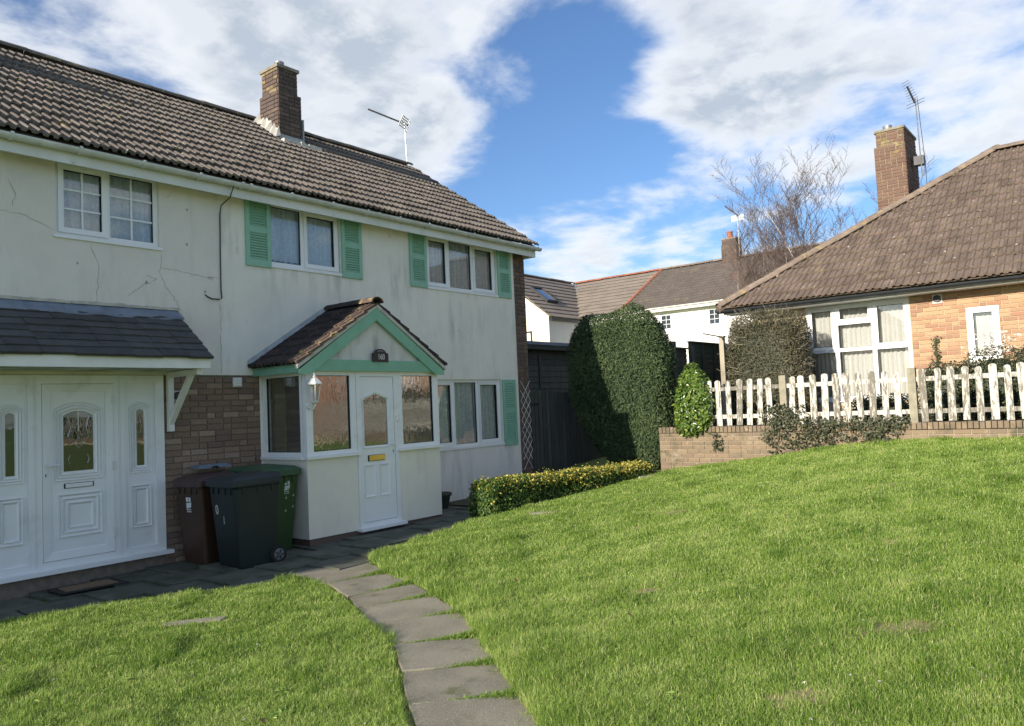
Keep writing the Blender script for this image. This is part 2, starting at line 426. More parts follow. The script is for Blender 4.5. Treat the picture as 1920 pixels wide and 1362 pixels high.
MAT['far_tile_new'] = M('far_tile_new', (0.30, 0.255, 0.21), (0.21, 0.175, 0.145), rough=0.9, ns=1.6, lo=0.3, hi=0.7, obj=0.1)
MAT['red_ridge'] = M('red_ridge', (0.36, 0.13, 0.075), (0.27, 0.11, 0.07), rough=0.9, ns=6, obj=0.12)
MAT['bark_birch'] = M('bark_birch', (0.50, 0.42, 0.38), (0.26, 0.19, 0.17), rough=0.9, ns=5, lo=0.45, hi=0.62, stretch=(1, 1, 0.6))
MAT['twig'] = M('twig', (0.17, 0.125, 0.105), (0.11, 0.08, 0.068), rough=0.9, ns=8)
MAT['bark'] = M('bark', (0.12, 0.09, 0.06), (0.07, 0.055, 0.04), rough=0.95, ns=12, bump=0.5)
MAT['pane'] = glass_mat('pane', (0.90, 0.93, 0.95), 2.6, bump=0.04, bs=1.6)
MAT['pane_obscure'] = glass_mat('pane_obscure', (0.62, 0.68, 0.64), 4.6, bump=0.45, bs=26, stretch=(1, 1, 0.35), rough=0.015, haze=0.12)
MAT['pane_dark'] = glass_mat('pane_dark', (0.35, 0.42, 0.40), 2.6, bump=0.10, bs=5)
MAT['lantern_glass'] = glass_mat('lantern_glass', (0.9, 0.92, 0.92), 1.6)
MAT['net'] = curtain_mat('net', (0.88, 0.91, 0.95), 0.05, 0.07)
MAT['net_plain'] = curtain_mat('net_plain', (0.80, 0.82, 0.83), 0.06, 0.08)
MAT['drape'] = curtain_mat('drape', (0.60, 0.58, 0.53), 0.03)
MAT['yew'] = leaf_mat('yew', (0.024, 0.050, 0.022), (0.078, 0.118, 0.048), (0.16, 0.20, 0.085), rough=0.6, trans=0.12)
MAT['euonymus'] = leaf_mat('euonymus', (0.035, 0.085, 0.022), (0.13, 0.20, 0.035), (0.72, 0.58, 0.13), rough=0.45, trans=0.15)
MAT['camellia'] = leaf_mat('camellia', (0.045, 0.095, 0.018), (0.12, 0.20, 0.03), (0.27, 0.33, 0.07), rough=0.28, trans=0.18, spec=0.6)
MAT['dull_hedge'] = leaf_mat('dull_hedge', (0.060, 0.062, 0.034), (0.12, 0.11, 0.065), (0.22, 0.19, 0.12), rough=0.7, trans=0.08)
MAT['dark_shrub'] = leaf_mat('dark_shrub', (0.030, 0.042, 0.022), (0.075, 0.088, 0.045), (0.17, 0.17, 0.10), rough=0.5, trans=0.1)
MAT['ivy'] = leaf_mat('ivy', (0.030, 0.042, 0.020), (0.085, 0.092, 0.05), (0.20, 0.18, 0.12), rough=0.45, trans=0.1)
MAT['weed'] = leaf_mat('weed', (0.13, 0.23, 0.045), (0.22, 0.34, 0.07), (0.32, 0.42, 0.11), rough=0.5, trans=0.25)
MAT['dry_leaf'] = leaf_mat('dry_leaf', (0.20, 0.11, 0.06), (0.34, 0.21, 0.12), rough=0.7, trans=0.2)
MAT['flower'] = leaf_mat('flower', (0.70, 0.69, 0.64), (0.80, 0.79, 0.76), rough=0.6, trans=0.2)
MAT['grass'] = leaf_mat('grass', (0.135, 0.245, 0.038), (0.335, 0.49, 0.092), (0.70, 0.70, 0.33), rough=0.5, trans=0.46)


def peel_mat(name, paint, wood, lo=0.50, hi=0.58):
    m, nt, p, out = new_mat(name)
    pos = nt.nodes.new('ShaderNodeNewGeometry').outputs['Position']
    oi = nt.nodes.new('ShaderNodeObjectInfo')
    sp = vmath(nt, 'MULTIPLY', pos, (30.0, 30.0, 7.0))
    n = noise(nt, sp, 1.0, 6, 0.7)
    n = math_node(nt, 'ADD', n, mapr(nt, oi.outputs['Random'], 0, 1, -0.09, 0.10))
    f = mapr(nt, n, lo, hi)
    wd = mixc(nt, noise(nt, vmath(nt, 'MULTIPLY', pos, (60.0, 60.0, 3.0)), 1.0, 4), wood, tuple(x * 0.55 for x in wood))
    nt.links.new(mixc(nt, f, paint, wd), p.inputs['Base Color'])
    p.inputs['Roughness'].default_value = 0.85
    b = nt.nodes.new('ShaderNodeBump')
    b.inputs['Strength'].default_value = 0.5
    b.inputs['Distance'].default_value = 0.004
    nt.links.new(math_node(nt, 'SUBTRACT', 1.0, f), b.inputs['Height'])
    nt.links.new(b.outputs[0], p.inputs['Normal'])
    return m


MAT['picket'] = peel_mat('picket', (0.60, 0.58, 0.52), (0.235, 0.215, 0.175), 0.45, 0.56)


# ------------------------------------------------------------------ mesh helpers
def T_world(u, v, w):
    return (u, v, w)


def T_front(y0=0.0):            # u = world x, v = world z, w = outwards (towards -y)
    return lambda u, v, w: (u, y0 - w, v)


def T_side(x0):                 # u = -world y, v = world z, w = outwards (towards -x)
    return lambda u, v, w: (x0 - w, -u, v)


class MB:
    def __init__(self, T=None):
        self.v = []
        self.f = []
        self.T = T or T_world

    def pts(self, ps):
        i = len(self.v)
        self.v += [self.T(*p) for p in ps]
        return i

    def box(self, a0, a1, b0, b1, c0, c1):
        i = self.pts([(a0, b0, c0), (a1, b0, c0), (a1, b1, c0), (a0, b1, c0), (a0, b0, c1), (a1, b0, c1), (a1, b1, c1), (a0, b1, c1)])
        self.f += [tuple(i + k for k in q) for q in ((0, 3, 2, 1), (4, 5, 6, 7), (0, 1, 5, 4), (1, 2, 6, 5), (2, 3, 7, 6), (3, 0, 4, 7))]
        return self

    def bevel_box(self, a0, a1, b0, b1, c0, c1, e=0.004):
        """box whose outer (c1) face is chamfered all round"""
        i = self.pts([(a0, b0, c0), (a1, b0, c0), (a1, b1, c0), (a0, b1, c0),
                      (a0, b0, c1 - e), (a1, b0, c1 - e), (a1, b1, c1 - e), (a0, b1, c1 - e),
                      (a0 + e, b0 + e, c1), (a1 - e, b0 + e, c1), (a1 - e, b1 - e, c1), (a0 + e, b1 - e, c1)])
        for k in range(4):
            n = (k + 1) % 4
            self.f += [(i + k, i + n, i + 4 + n, i + 4 + k), (i + 4 + k, i + 4 + n, i + 8 + n, i + 8 + k)]
        self.f += [(i + 8, i + 9, i + 10, i + 11), (i + 3, i + 2, i + 1, i)]
        return self

    def quad(self, *ps):
        i = self.pts(ps)
        self.f.append(tuple(range(i, i + len(ps))))
        return self

    def prism(self, loop, c0, c1):
        """loop of (a, b), extruded from c0 to c1"""
        n = len(loop)
        i = self.pts([(a, b, c0) for a, b in loop] + [(a, b, c1) for a, b in loop])
        self.f.append(tuple(range(i + n - 1, i - 1, -1)))
        self.f.append(tuple(range(i + n, i + 2 * n)))
        for k in range(n):
            m = (k + 1) % n
            self.f.append((i + k, i + m, i + n + m, i + n + k))
        return self

    def ring(self, lo, li, c0, c1, ci=None):
        """frame between the outer loop lo and the inner loop li (same length); ci: height of the inner edge (sloped face)"""
        n = len(lo)
        ci = c1 if ci is None else ci
        i = self.pts([(a, b, c0) for a, b in lo] + [(a, b, c1) for a, b in lo] + [(a, b, ci) for a, b in li] + [(a, b, c0) for a, b in li])
        for k in range(n):
            m = (k + 1) % n
            for r in range(3):
                self.f.append((i + r * n + k, i + r * n + m, i + (r + 1) * n + m, i + (r + 1) * n + k))
            self.f.append((i + 3 * n + k, i + 3 * n + m, i + m, i + k))
        return self

    def tube(self, path, rad, n=8, cap=True):
        path = [Vector(self.T(*p)) for p in path]
        rads = rad if isinstance(rad, (list, tuple)) else [rad] * len(path)
        i = len(self.v)
        up = Vector((0, 0, 1))
        for k, p in enumerate(path):
            d = (path[min(k + 1, len(path) - 1)] - path[max(k - 1, 0)]).normalized()
            a = d.cross(up if abs(d.z) < 0.95 else Vector((1, 0, 0))).normalized()
            b = d.cross(a)
            for j in range(n):
                t = 2 * math.pi * j / n
                self.v.append(tuple(p + rads[k] * (a * math.cos(t) + b * math.sin(t))))
        for k in range(len(path) - 1):
            for j in range(n):
                m = (j + 1) % n
                self.f.append((i + k * n + j, i + k * n + m, i + (k + 1) * n + m, i + (k + 1) * n + j))
        if cap:
            self.f.append(tuple(range(i + n - 1, i - 1, -1)))
            self.f.append(tuple(range(i + (len(path) - 1) * n, i + len(path) * n)))
        return self

    def lathe(self, prof, c, n=20, phase=0.0):
        """profile of (radius, z) round the vertical axis at c = (x, y, z)"""
        i = len(self.v)
        for r, z in prof:
            for j in range(n):
                t = 2 * math.pi * (j + phase) / n
                self.v.append((c[0] + r * math.cos(t), c[1] + r * math.sin(t), c[2] + z))
        for k in range(len(prof) - 1):
            for j in range(n):
                m = (j + 1) % n
                self.f.append((i + k * n + j, i + k * n + m, i + (k + 1) * n + m, i + (k + 1) * n + j))
        self.f.append(tuple(range(i + n - 1, i - 1, -1)))
        self.f.append(tuple(range(i + (len(prof) - 1) * n, i + len(prof) * n)))
        return self

    def mesh(self, name, mat):
        me = bpy.data.meshes.new(name)
        me.from_pydata(self.v, [], self.f)
        me.materials.append(MAT[mat] if isinstance(mat, str) else mat)
        return me

    def build(self, name, mat, parent=None, smooth=False):
        me = self.mesh(name, mat)
        if smooth:
            me.shade_smooth()
        return link(name, me, parent)


def rect(a0, a1, b0, b1):
    return [(a0, b0), (a1, b0), (a1, b1), (a0, b1)]


def arch(a0, a1, b0, bs, bt, n=8):
    """rectangle with an arched top: springing at bs, crown at bt"""
    c = (a0 + a1) / 2
    h = (a1 - a0) / 2
    rr = (h * h + (bt - bs) ** 2) / (2 * (bt - bs))
    t0 = math.asin(h / rr)
    loop = [(a0, b0), (a1, b0)]
    for k in range(n + 1):
        t = t0 - 2 * t0 * k / n
        loop.append((c + rr * math.sin(t), bt - rr + rr * math.cos(t)))
    return loop


def link(name, me, parent=None, loc=None):
    o = bpy.data.objects.new(name, me)
    COL.objects.link(o)
    if loc is not None:
        o.location = loc
    if parent is not None:
        o.parent = parent
        b = parent.get('_base')
        if b is not None:
            o.matrix_parent_inverse = Matrix.Translation(-Vector(b))
    return o


def tag(o, label=None, cat=None, group=None, kind=None):
    for k, v in (('label', label), ('category', cat), ('group', group), ('kind', kind)):
        if v:
            o[k] = v
    return o


BASES = []


def thing(name, label, cat, base=(0, 0, 0), group=None):
    o = bpy.data.objects.new(name, None)
    o.empty_display_size = 0.2
    COL.objects.link(o)
    o.location = base
    o['_base'] = list(base)
    BASES.append(o)
    return tag(o, label, cat, group)


def place(name, me, parent, loc, rot=None, scale=None):
    """a copy of a shared mesh under a parent that sits at the world origin"""
    o = bpy.data.objects.new(name, me)
    COL.objects.link(o)
    o.location = loc
    if rot is not None:
        o.rotation_euler = rot
    if scale is not None:
        o.scale = scale
    o.parent = parent
    return o


# numpy leaf clouds --------------------------------------------------------
def unit(a):
    return a / np.maximum(np.linalg.norm(a, axis=1, keepdims=True), 1e-9)


def leaf_mesh(name, P, Nrm, length, width, tint, mat, jitter=0.6, droop=0.0, bend=0.25):
    """one folded diamond leaf (4 triangles) at every point; length/width/tint arrays or numbers"""
    n = len(P)
    L = np.broadcast_to(np.asarray(length, float), (n,))[:, None]
    Wd = np.broadcast_to(np.asarray(width, float), (n,))[:, None]
    nr = unit(Nrm + jitter * rng.normal(size=(n, 3)))
    rv = rng.normal(size=(n, 3))
    rv[:, 2] -= droop
    ax = unit(rv - nr * np.sum(rv * nr, 1, keepdims=True))
    sd = np.cross(nr, ax)
    base = P
    mid = P + ax * L * 0.5 - nr * L * bend * 0.15
    tip = P + ax * L + nr * L * -bend * 0.5
    a = P + ax * L * 0.45 + sd * Wd * 0.5 + nr * Wd * 0.18
    b = P + ax * L * 0.45 - sd * Wd * 0.5 + nr * Wd * 0.18
    V = np.stack([base, a, tip, b, mid], 1).reshape(-1, 3)
    k = (np.arange(n) * 5)[:, None]
    F = np.stack([k + 0, k + 1, k + 4, k + 1, k + 2, k + 4, k + 2, k + 3, k + 4, k + 3, k + 0, k + 4], 1).reshape(-1, 3)
    return tri_mesh(name, V, F, np.repeat(np.broadcast_to(np.asarray(tint, float), (n,)), 5), mat)


def tri_mesh(name, V, F, tint, mat):
    me = bpy.data.meshes.new(name)
    me.vertices.add(len(V))
    me.vertices.foreach_set('co', np.ascontiguousarray(V, dtype=np.float32).ravel())
    me.loops.add(len(F) * 3)
    me.loops.foreach_set('vertex_index', np.ascontiguousarray(F, dtype=np.int32).ravel())
    me.polygons.add(len(F))
    me.polygons.foreach_set('loop_start', np.arange(0, len(F) * 3, 3, dtype=np.int32))
    me.polygons.foreach_set('loop_total', np.full(len(F), 3, dtype=np.int32))
    me.update(calc_edges=True)
    at = me.attributes.new('tint', 'FLOAT', 'POINT')
    at.data.foreach_set('value', np.clip(tint, 0, 1).astype(np.float32))
    me.materials.append(MAT[mat])
    return me


def fbm(P, seed, scale):
    """cheap smooth pseudo-noise in [-1, 1] for point arrays"""
    r = np.random.default_rng(seed)
    s = np.zeros(len(P))
    amp, tot = 1.0, 0.0
    for o in range(4):
        for q in range(3):
            d = r.normal(size=P.shape[1])
            d /= np.linalg.norm(d)
            s += amp * np.sin(P @ d * scale * (2 ** o) * (0.8 + 0.5 * r.random()) + r.random() * 6.28)
        tot += amp * 3 * 0.6
        amp *= 0.55
    return s / tot


# ------------------------------------------------------------------ terrain
WB_Y = [-30, -9, -7.9, -6.76, -5.6, -4.3, -2.8, -1.0, 1.0, 30]
WB_Z = [0.90, 0.84, 0.82, 0.82, 0.76, 0.55, 0.34, 0.24, 0.20, 0.20]
PR_Y = [-30, -9.5, -8.0, -6.45, -5.85, -4.8, -4.31, -3.77, -3.24, -2.77, -2.15, -1.9]
PR_X = [-12, 1.1, 2.2, 3.4, 3.86, 4.66, 4.95, 5.2, 5.41, 5.58, 5.95, 6.1]
PL_Y = [-30, -9.5, -8.0, -5.85, -5.43, -4.91, -4.37, -3.84, -3.51, -2.81, -1.99]
PL_X = [-14, 0.1, 1.4, 3.06, 3.42, 3.82, 4.11, 4.38, 4.55, 4.86, 5.02]


def wall_base(y):
    return np.interp(y, WB_Y, WB_Z)


def path_r(y):
    return np.interp(y, PR_Y, PR_X)


def path_l(y):
    return np.interp(y, PL_Y, PL_X)


def lawn_top(x):
    """y of the lawn's edge towards the house"""
    return np.interp(x, [-20, 2.2, 4.85, 5.95, 8.05, 12.6, 13.2], [-0.8, -1.28, -2.22, -2.2, -1.86, -2.55, -2.5])


def height(x, y):
    x = np.asarray(x, float)
    y = np.asarray(y, float)
    patio = -0.12 + 0.09 * np.clip((x - 3) / 3, 0, 1) + 0.022 * np.clip(x - 6, 0, 7)
    xr = path_r(y)
    xl = path_l(y)
    t = np.clip((x - xr) / np.maximum(13 - xr, 0.5), 0, 1)
    right = -0.05 + (wall_base(y) + 0.05) * t ** 1.08 + 0.035 * np.clip((x - xr) / 0.25, 0, 1)
    left = -0.045 + 0.02 * np.sin(x * 1.7) * np.cos(y * 1.3)
    pathz = -0.075
    z = np.where(x > xr, right, np.where(x < xl - 0.02, left, pathz))
    z = np.where(y > lawn_top(x), np.where((x < 9.2) | (y > -1.2), patio - 0.03, np.minimum(right, patio + 0.03)), z)
    z = np.where((x > 13.11) & (y < 40), np.where(y < -2.28, 0.98, 0.25 + 0.75 * np.clip((x - 13) / 10, 0, 1)), z)
    return z + 0.004 * np.sin(x * 2.3 + 1) * np.sin(y * 2.9)


def grid_mesh(name, xs, ys, fn, mat):
    X, Y = np.meshgrid(xs, ys)
    Z = fn(X, Y)
    nx, ny = len(xs), len(ys)
    V = np.stack([X, Y, Z], -1).reshape(-1, 3)
    i = np.arange(nx * ny).reshape(ny, nx)
    q = np.stack([i[:-1, :-1], i[:-1, 1:], i[1:, 1:], i[1:, :-1]], -1).reshape(-1, 4)
    me = bpy.data.meshes.new(name)
    me.from_pydata(V.tolist(), [], q.tolist())
    me.materials.append(MAT[mat])
    return me


xs = np.concatenate([np.linspace(-900, -30, 12), np.linspace(-29, 0, 12), np.arange(0.5, 14.0, 0.1), np.linspace(14.5, 60, 20), np.linspace(80, 900, 10)])
ys = np.concatenate([np.linspace(-900, -40, 12), np.linspace(-38, -11, 10), np.arange(-10.5, 1.0, 0.1), np.linspace(1.5, 60, 20), np.linspace(80, 900, 10)])
ground = link('ground', grid_mesh('ground', xs, ys, height, 'turf'))
tag(ground, kind='structure', label='sloping turf of the front lawns')

# path of flagstones across the lawn
SLABS = []
EDGES = [((5.00, -1.98), (5.85, -2.15)), ((4.86, -2.80), (5.55, -2.92)), ((4.62, -3.44), (5.28, -3.58)), ((4.40, -3.83), (5.05, -4.14)), ((4.12, -4.36), (4.71, -4.75)), ((3.84, -4.89), (4.38, -5.30)),
         ((3.46, -5.39), (3.97, -5.82)), ((3.10, -5.83), (3.58, -6.30)), ((2.72, -6.32), (3.16, -6.79)), ((2.3, -6.8), (2.75, -7.25))]
for (a_, b_), (c_, d_) in zip(EDGES, EDGES[1:]):
    SLABS.append([a_, b_, d_, c_])


def slab_piece(name, corners, z, thick, mat, parent, inset=0.012, tilt=0.004):
    c = np.mean(corners, axis=0)
    mb = MB()
    lo, hi = [], []
    # a few extra points on each side so that the edges are not ruled straight
    pts = []
    for k in range(4):
        a, b = np.array(corners[k]), np.array(corners[(k + 1) % 4])
        for t in (0.0, 0.33, 0.67):
            p = a + (b - a) * t
            d = (c - p) / np.linalg.norm(c - p)
            pts.append(p + d * (inset + 0.012 * (t == 0.0) + rnd.uniform(-0.014, 0.014)))
    tx, ty = rnd.uniform(-tilt, tilt), rnd.uniform(-tilt, tilt)
    n = len(pts)
    zt = [z + tx * (p[0] - c[0]) * 4 + ty * (p[1] - c[1]) * 4 for p in pts]
    i = mb.pts([(p[0], p[1], z - thick) for p in pts] + [(p[0], p[1], q - 0.004) for p, q in zip(pts, zt)]
               + [(p[0] + (c[0] - p[0]) * 0.025, p[1] + (c[1] - p[1]) * 0.025, q) for p, q in zip(pts, zt)])
    for r in range(2):
        for k in range(n):
            m = (k + 1) % n
            mb.f.append((i + r * n + k, i + r * n + m, i + (r + 1) * n + m, i + (r + 1) * n + k))
    mb.f.append(tuple(range(i + 2 * n, i + 3 * n)))
    return mb.build(name, mat, parent)


mb = MB()
ly = np.linspace(-9.4, -1.95, 40)
for k in range(len(ly) - 1):
    y0, y1 = ly[k], ly[k + 1]
    mb.quad((path_l(y0) - 0.03, y0, -0.071), (path_r(y0) + 0.10, y0 - 0.25, -0.071), (path_r(y1) + 0.10, y1 - 0.25, -0.071), (path_l(y1) - 0.03, y1, -0.071))
path = mb.build('path', 'moss')
tag(path, kind='structure', label='curving path of worn flagstones across the lawn')
for q in SLABS:
    slab_piece('flagstone', q, -0.045 + rnd.uniform(-0.004, 0.004), 0.05, 'slab', path, 0.006, 0.006)

# paved strip along the houses
mb = MB()
nseg = 24
px = np.linspace(0.6, 10.2, nseg + 1)
for k in range(nseg):
    a, b = px[k], px[k + 1]
    za = float(-0.12 + 0.09 * np.clip((a - 3) / 3, 0, 1) + 0.022 * max(a - 6, 0)) - 0.022
    zb = float(-0.12 + 0.09 * np.clip((b - 3) / 3, 0, 1) + 0.022 * max(b - 6, 0)) - 0.022
    mb.quad((a, -2.3, za), (b, -2.3, zb), (b, 0.0, zb), (a, 0.0, za))
patio = mb.build('patio', 'moss')
tag(patio, kind='structure', label='dark weathered paving along the house fronts')
sx = 0.62
for r in range(4):
    y1 = -0.02 - r * 0.60
    x = 0.7 + (0.3 if r % 2 else 0.0)
    while x < 9.8:
        w = sx
        c = x + w / 2
        if y1 - 0.3 > lawn_top(c) - 0.06 and not (6.0 < c < 8.4 and y1 > -0.9 and y1 - 0.6 > -0.98):
            za = float(-0.12 + 0.09 * np.clip((c - 3) / 3, 0, 1) + 0.022 * max(c - 6, 0))
            slab_piece('paving_slab', [(x, y1), (x + w, y1), (x + w, y1 - 0.6), (x, y1 - 0.6)][::-1], za + rnd.uniform(-0.006, 0.006), 0.05, 'slab_patio', patio, 0.008)
        x += w


# ------------------------------------------------------------------ building helpers
def wall_faces(mb, u0, u1, v0, v1, openings, w=0.0, depth=0.12):
    us = sorted({u0, u1, *[x for o in openings for x in o[:2] if u0 < x < u1]})
    vs_ = sorted({v0, v1, *[x for o in openings for x in o[2:] if v0 < x < v1]})
    for a, b in zip(us, us[1:]):
        for c, d in zip(vs_, vs_[1:]):
            m, n = (a + b) / 2, (c + d) / 2
            if any(o[0] < m < o[1] and o[2] < n < o[3] for o in openings):
                continue
            mb.quad((a, c, w), (b, c, w), (b, d, w), (a, d, w))
    for a, b, c, d in openings:
        for p, q in (((a, c), (a, d)), ((a, d), (b, d)), ((b, d), (b, c)), ((b, c), (a, c))):
            mb.quad((*p, w), (*q, w), (*q, w - depth), (*p, w - depth))
    return mb


BRICK_CACHE = {}


def brick_mesh(T0, key, l, h, d, mat):
    k = (key, round(l, 3), h, d, mat)
    if k not in BRICK_CACHE:
        BRICK_CACHE[k] = MB(T0).bevel_box(0, l, 0, h, -0.02, d, 0.005).mesh('brick', mat)
    return BRICK_CACHE[k]


def bricks(parent, T, T0, key, u0, u1, v0, v1, mat, openings=(), course=0.075, length=0.225, joint=0.010, d=0.008, headers=0.12, seed=1, matfn=None, name='brick', skip=None):
    r = random.Random(seed)
    rows = int(round((v1 - v0) / course))
    n = 0
    for j in range(rows):
        a = v0 + j * course
        u = u0 - (length / 2 if j % 2 else 0.0)
        while u < u1 - 0.02:
            l = length if r.random() > headers else length / 2
            ua, ub = max(u, u0), min(u + l, u1)
            u += l
            if ub - ua < 0.035:
                continue
            mid = a + course / 2
            cut = False
            for o in openings:
                if o[2] < mid < o[3]:
                    if ua < o[1] and ub > o[0]:
                        if ua < o[0] - 0.03:
                            ub = o[0]
                        elif ub > o[1] + 0.03:
                            ua = o[1]
                        else:
                            cut = True
            if cut or ub - ua < 0.035 or (skip and skip((ua + ub) / 2, mid)):
                continue
            mt = matfn((ua + ub) / 2, mid) if matfn else mat
            me = brick_mesh(T0, key, ub - ua - joint, course - joint, d, mt)
            place(name, me, parent, T(ua + joint / 2, a + joint / 2, r.uniform(-0.003, 0.003)))
            n += 1
    return n


def window(parent, T, u0, u1, v0, v1, lights, w1=-0.02, thick=0.07, pane='pane', sill=0.05, label=None, name='window', grow=0.045, frame_mat='upvc'):
    """lights: (ua, ub, va, vb, opens, (bars across, bars up))"""
    mb = MB(T)
    us = sorted({u0, u1, *[x for l in lights for x in l[:2]]})
    vs_ = sorted({v0, v1, *[x for l in lights for x in l[2:4]]})
    for a, b in zip(us, us[1:]):
        for c, d in zip(vs_, vs_[1:]):
            m, n = (a + b) / 2, (c + d) / 2
            if not any(l[0] < m < l[1] and l[2] < n < l[3] for l in lights):
                mb.box(a, b, c, d, w1 - thick, w1)
    win = mb.build(name, frame_mat, parent)
    if label:
        win['label'] = label
    for l in lights:
        ua, ub, va, vb, opens, bars = l
        if opens:
            g = 0.018
            MB(T).ring(rect(ua - g, ub + g, va - g, vb + g), rect(ua + grow, ub - grow, va + grow, vb - grow), w1, w1 + 0.018, w1 + 0.006).build('sash', frame_mat, win)
            ua, ub, va, vb = ua + grow, ub - grow, va + grow, vb - grow
        MB(T).ring(rect(ua - 0.001, ub + 0.001, va - 0.001, vb + 0.001), rect(ua + 0.006, ub - 0.006, va + 0.006, vb - 0.006), w1 - 0.035, w1 - 0.012).build('gasket', 'rubber', win)
        MB(T).quad((ua, va, w1 - 0.03), (ub, va, w1 - 0.03), (ub, vb, w1 - 0.03), (ua, vb, w1 - 0.03)).build('pane', pane, win)
        if bars:
            nx, ny = bars
            for k in range(1, nx):
                x = ua + (ub - ua) * k / nx
                MB(T).box(x - 0.010, x + 0.010, va, vb, w1 - 0.028, w1 - 0.014).build('glazing_bar', frame_mat, win)
            for k in range(1, ny):
                y = va + (vb - va) * k / ny
                MB(T).box(ua, ub, y - 0.010, y + 0.010, w1 - 0.027, w1 - 0.015).build('glazing_bar', frame_mat, win)
    if sill:
        MB(T).box(u0 - 0.03, u1 + 0.03, v0 - 0.035, v0 - 0.001, w1 - 0.06, w1 + sill).build('sill', frame_mat, win)
    return win


def room(parent, T, u0, u1, v0, v1, depth=1.4, w=-0.1, mat='interior'):
    mb = MB(T)
    a0, a1, b0, b1, c0, c1 = u0 - 0.1, u1 + 0.1, v0 - 0.1, v1 + 0.05, w - depth, w
    i = mb.pts([(a0, b0, c0), (a1, b0, c0), (a1, b1, c0), (a0, b1, c0), (a0, b0, c1), (a1, b0, c1), (a1, b1, c1), (a0, b1, c1)])
    mb.f += [tuple(i + k for k in q) for q in ((0, 1, 2, 3), (0, 4, 5, 1), (1, 5, 6, 2), (2, 6, 7, 3), (3, 7, 4, 0))]
    return mb.build('room', mat, parent)


def curtain(T, u0, u1, v0, v1, w, mat, label, folds=9, amp=0.042, scallop=0.0, name='net_curtain', cat='curtain', group=None, gather=None):
    r = random.Random(hash((round(u0, 2), round(v0, 2))) & 0xffff)
    nu, nv = max(30, folds * 6), 10
    mb = MB(T)
    ph = r.random() * 6
    base = len(mb.v)
    for j in range(nv + 1):
        t = j / nv
        for i in range(nu + 1):
            s = i / nu
            u = u0 + (u1 - u0) * s
            k = math.sin(s * folds * 6.283 + ph + 0.7 * math.sin(s * 9 + ph)) + 0.5 * math.sin(s * folds * 15.1 + ph * 2)
            v = v0 + (v1 - v0) * t
            if j == 0 and scallop:
                v += scallop * abs(math.sin(s * folds * 5.1))
            mb.v.append(T(u + 0.004 * math.sin(t * 5 + s * 30), v, w + amp * k * (0.55 + 0.45 * (1 - t))))
    for j in range(nv):
        for i in range(nu):
            a = base + j * (nu + 1) + i
            mb.f.append((a, a + 1, a + nu + 2, a + nu + 1))
    o = mb.build(name, mat, None, smooth=True)
    return tag(o, label, cat, group)


def tile_profile(mode):
    if mode == 'roman':
        return [(0.0, 0.006), (0.012, 0.024), (0.037, 0.030), (0.062, 0.024), (0.076, 0.003), (0.148, 0.0), (0.162, 0.024), (0.187, 0.030), (0.212, 0.024), (0.226, 0.003), (0.298, 0.0)]
    return [(0.0, 0.0), (0.297, 0.0)]


def tile_geo(mode, length, thick=0.030, width=0.30):
    """vertices and faces of one tile: x across, y up the slope, z out of the roof"""
    pr = [(a * width / 0.30, b) for a, b in tile_profile(mode)]
    n = len(pr)
    V = [(a, 0.0, b - thick) for a, b in pr] + [(a, 0.0, b) for a, b in pr] + [(a, length, b) for a, b in pr]
    F = []
    for k in range(n - 1):
        F.append((k, k + 1, n + k + 1, n + k))
        F.append((n + k, n + k + 1, 2 * n + k + 1, 2 * n + k))
    V += [(pr[0][0], length, pr[0][1] - thick), (pr[-1][0], length, pr[-1][1] - thick)]
    F.append((0, n, 2 * n, 3 * n))
    F.append((n - 1, 3 * n + 1, 3 * n - 1, 2 * n - 1))
    return V, F


def tile_roof(parent, origin, ax, ay, nx, ny, width, gauge, mode, mat, inside=None, keep=300, tilt=0.115, overlap=0.06, lift=0.048, seed=3, matfn=None, name='roof_tile', jitter=0.007):
    """rows of tiles on a roof plane; the nearest ones are objects, the rest one joined part"""
    r = random.Random(seed)
    ax, ay = Vector(ax).normalized(), Vector(ay).normalized()
    az = ax.cross(ay)
    origin = Vector(origin)
    V, F = tile_geo(mode, gauge + overlap, width=width)
    meshes = {}
    rot = Matrix((ax, ay, az)).transposed() @ Matrix.Rotation(-tilt, 3, 'X')
    spots = []
    for j in range(ny):
        for i in range(nx):
            if inside and not inside((i + 0.5) * width, (j + 0.5) * gauge):
                continue
            p = origin + ax * (i * width) + ay * (j * gauge) + az * lift
            p += ay * r.uniform(-jitter, jitter) * 2 + az * r.uniform(0, jitter) + ax * r.uniform(-0.001, 0.001)
            spots.append((i, j, p))
    cp = cam.matrix_world.translation
    fw = -cam.matrix_world.col[2].to_3d()
    rt = cam.matrix_world.col[0].to_3d()

    def rank(s):
        d = s[2] - cp
        z = d.dot(fw)
        u = d.dot(rt) / max(z, 0.1)
        return (0 if (z > 0 and abs(u) < 0.70) else 1, d.length)
    spots.sort(key=rank)
    for i, j, p in spots[:keep]:
        mt = matfn(i, j) if matfn else mat
        if mt not in meshes:
            me = bpy.data.meshes.new(name)
            me.from_pydata(V, [], F)
            me.materials.append(MAT[mt])
            meshes[mt] = me
        o = bpy.data.objects.new(name, meshes[mt])
        COL.objects.link(o)
        yaw = Matrix.Rotation(r.uniform(-0.006, 0.006), 3, 'Z')
        o.matrix_world = Matrix.Translation(p) @ (rot @ yaw).to_4x4()
        o.parent = parent
    rest = spots[keep:]
    if rest:
        mb = MB()
        for i, j, p in rest:
            b = len(mb.v)
            mb.v += [tuple(p + rot @ Vector(v)) for v in V]
            mb.f += [tuple(b + k for k in f) for f in F]
        o = mb.build('far_roof_tiles', matfn(0, 1) if matfn else mat, parent)
        o['kind'] = 'stuff'


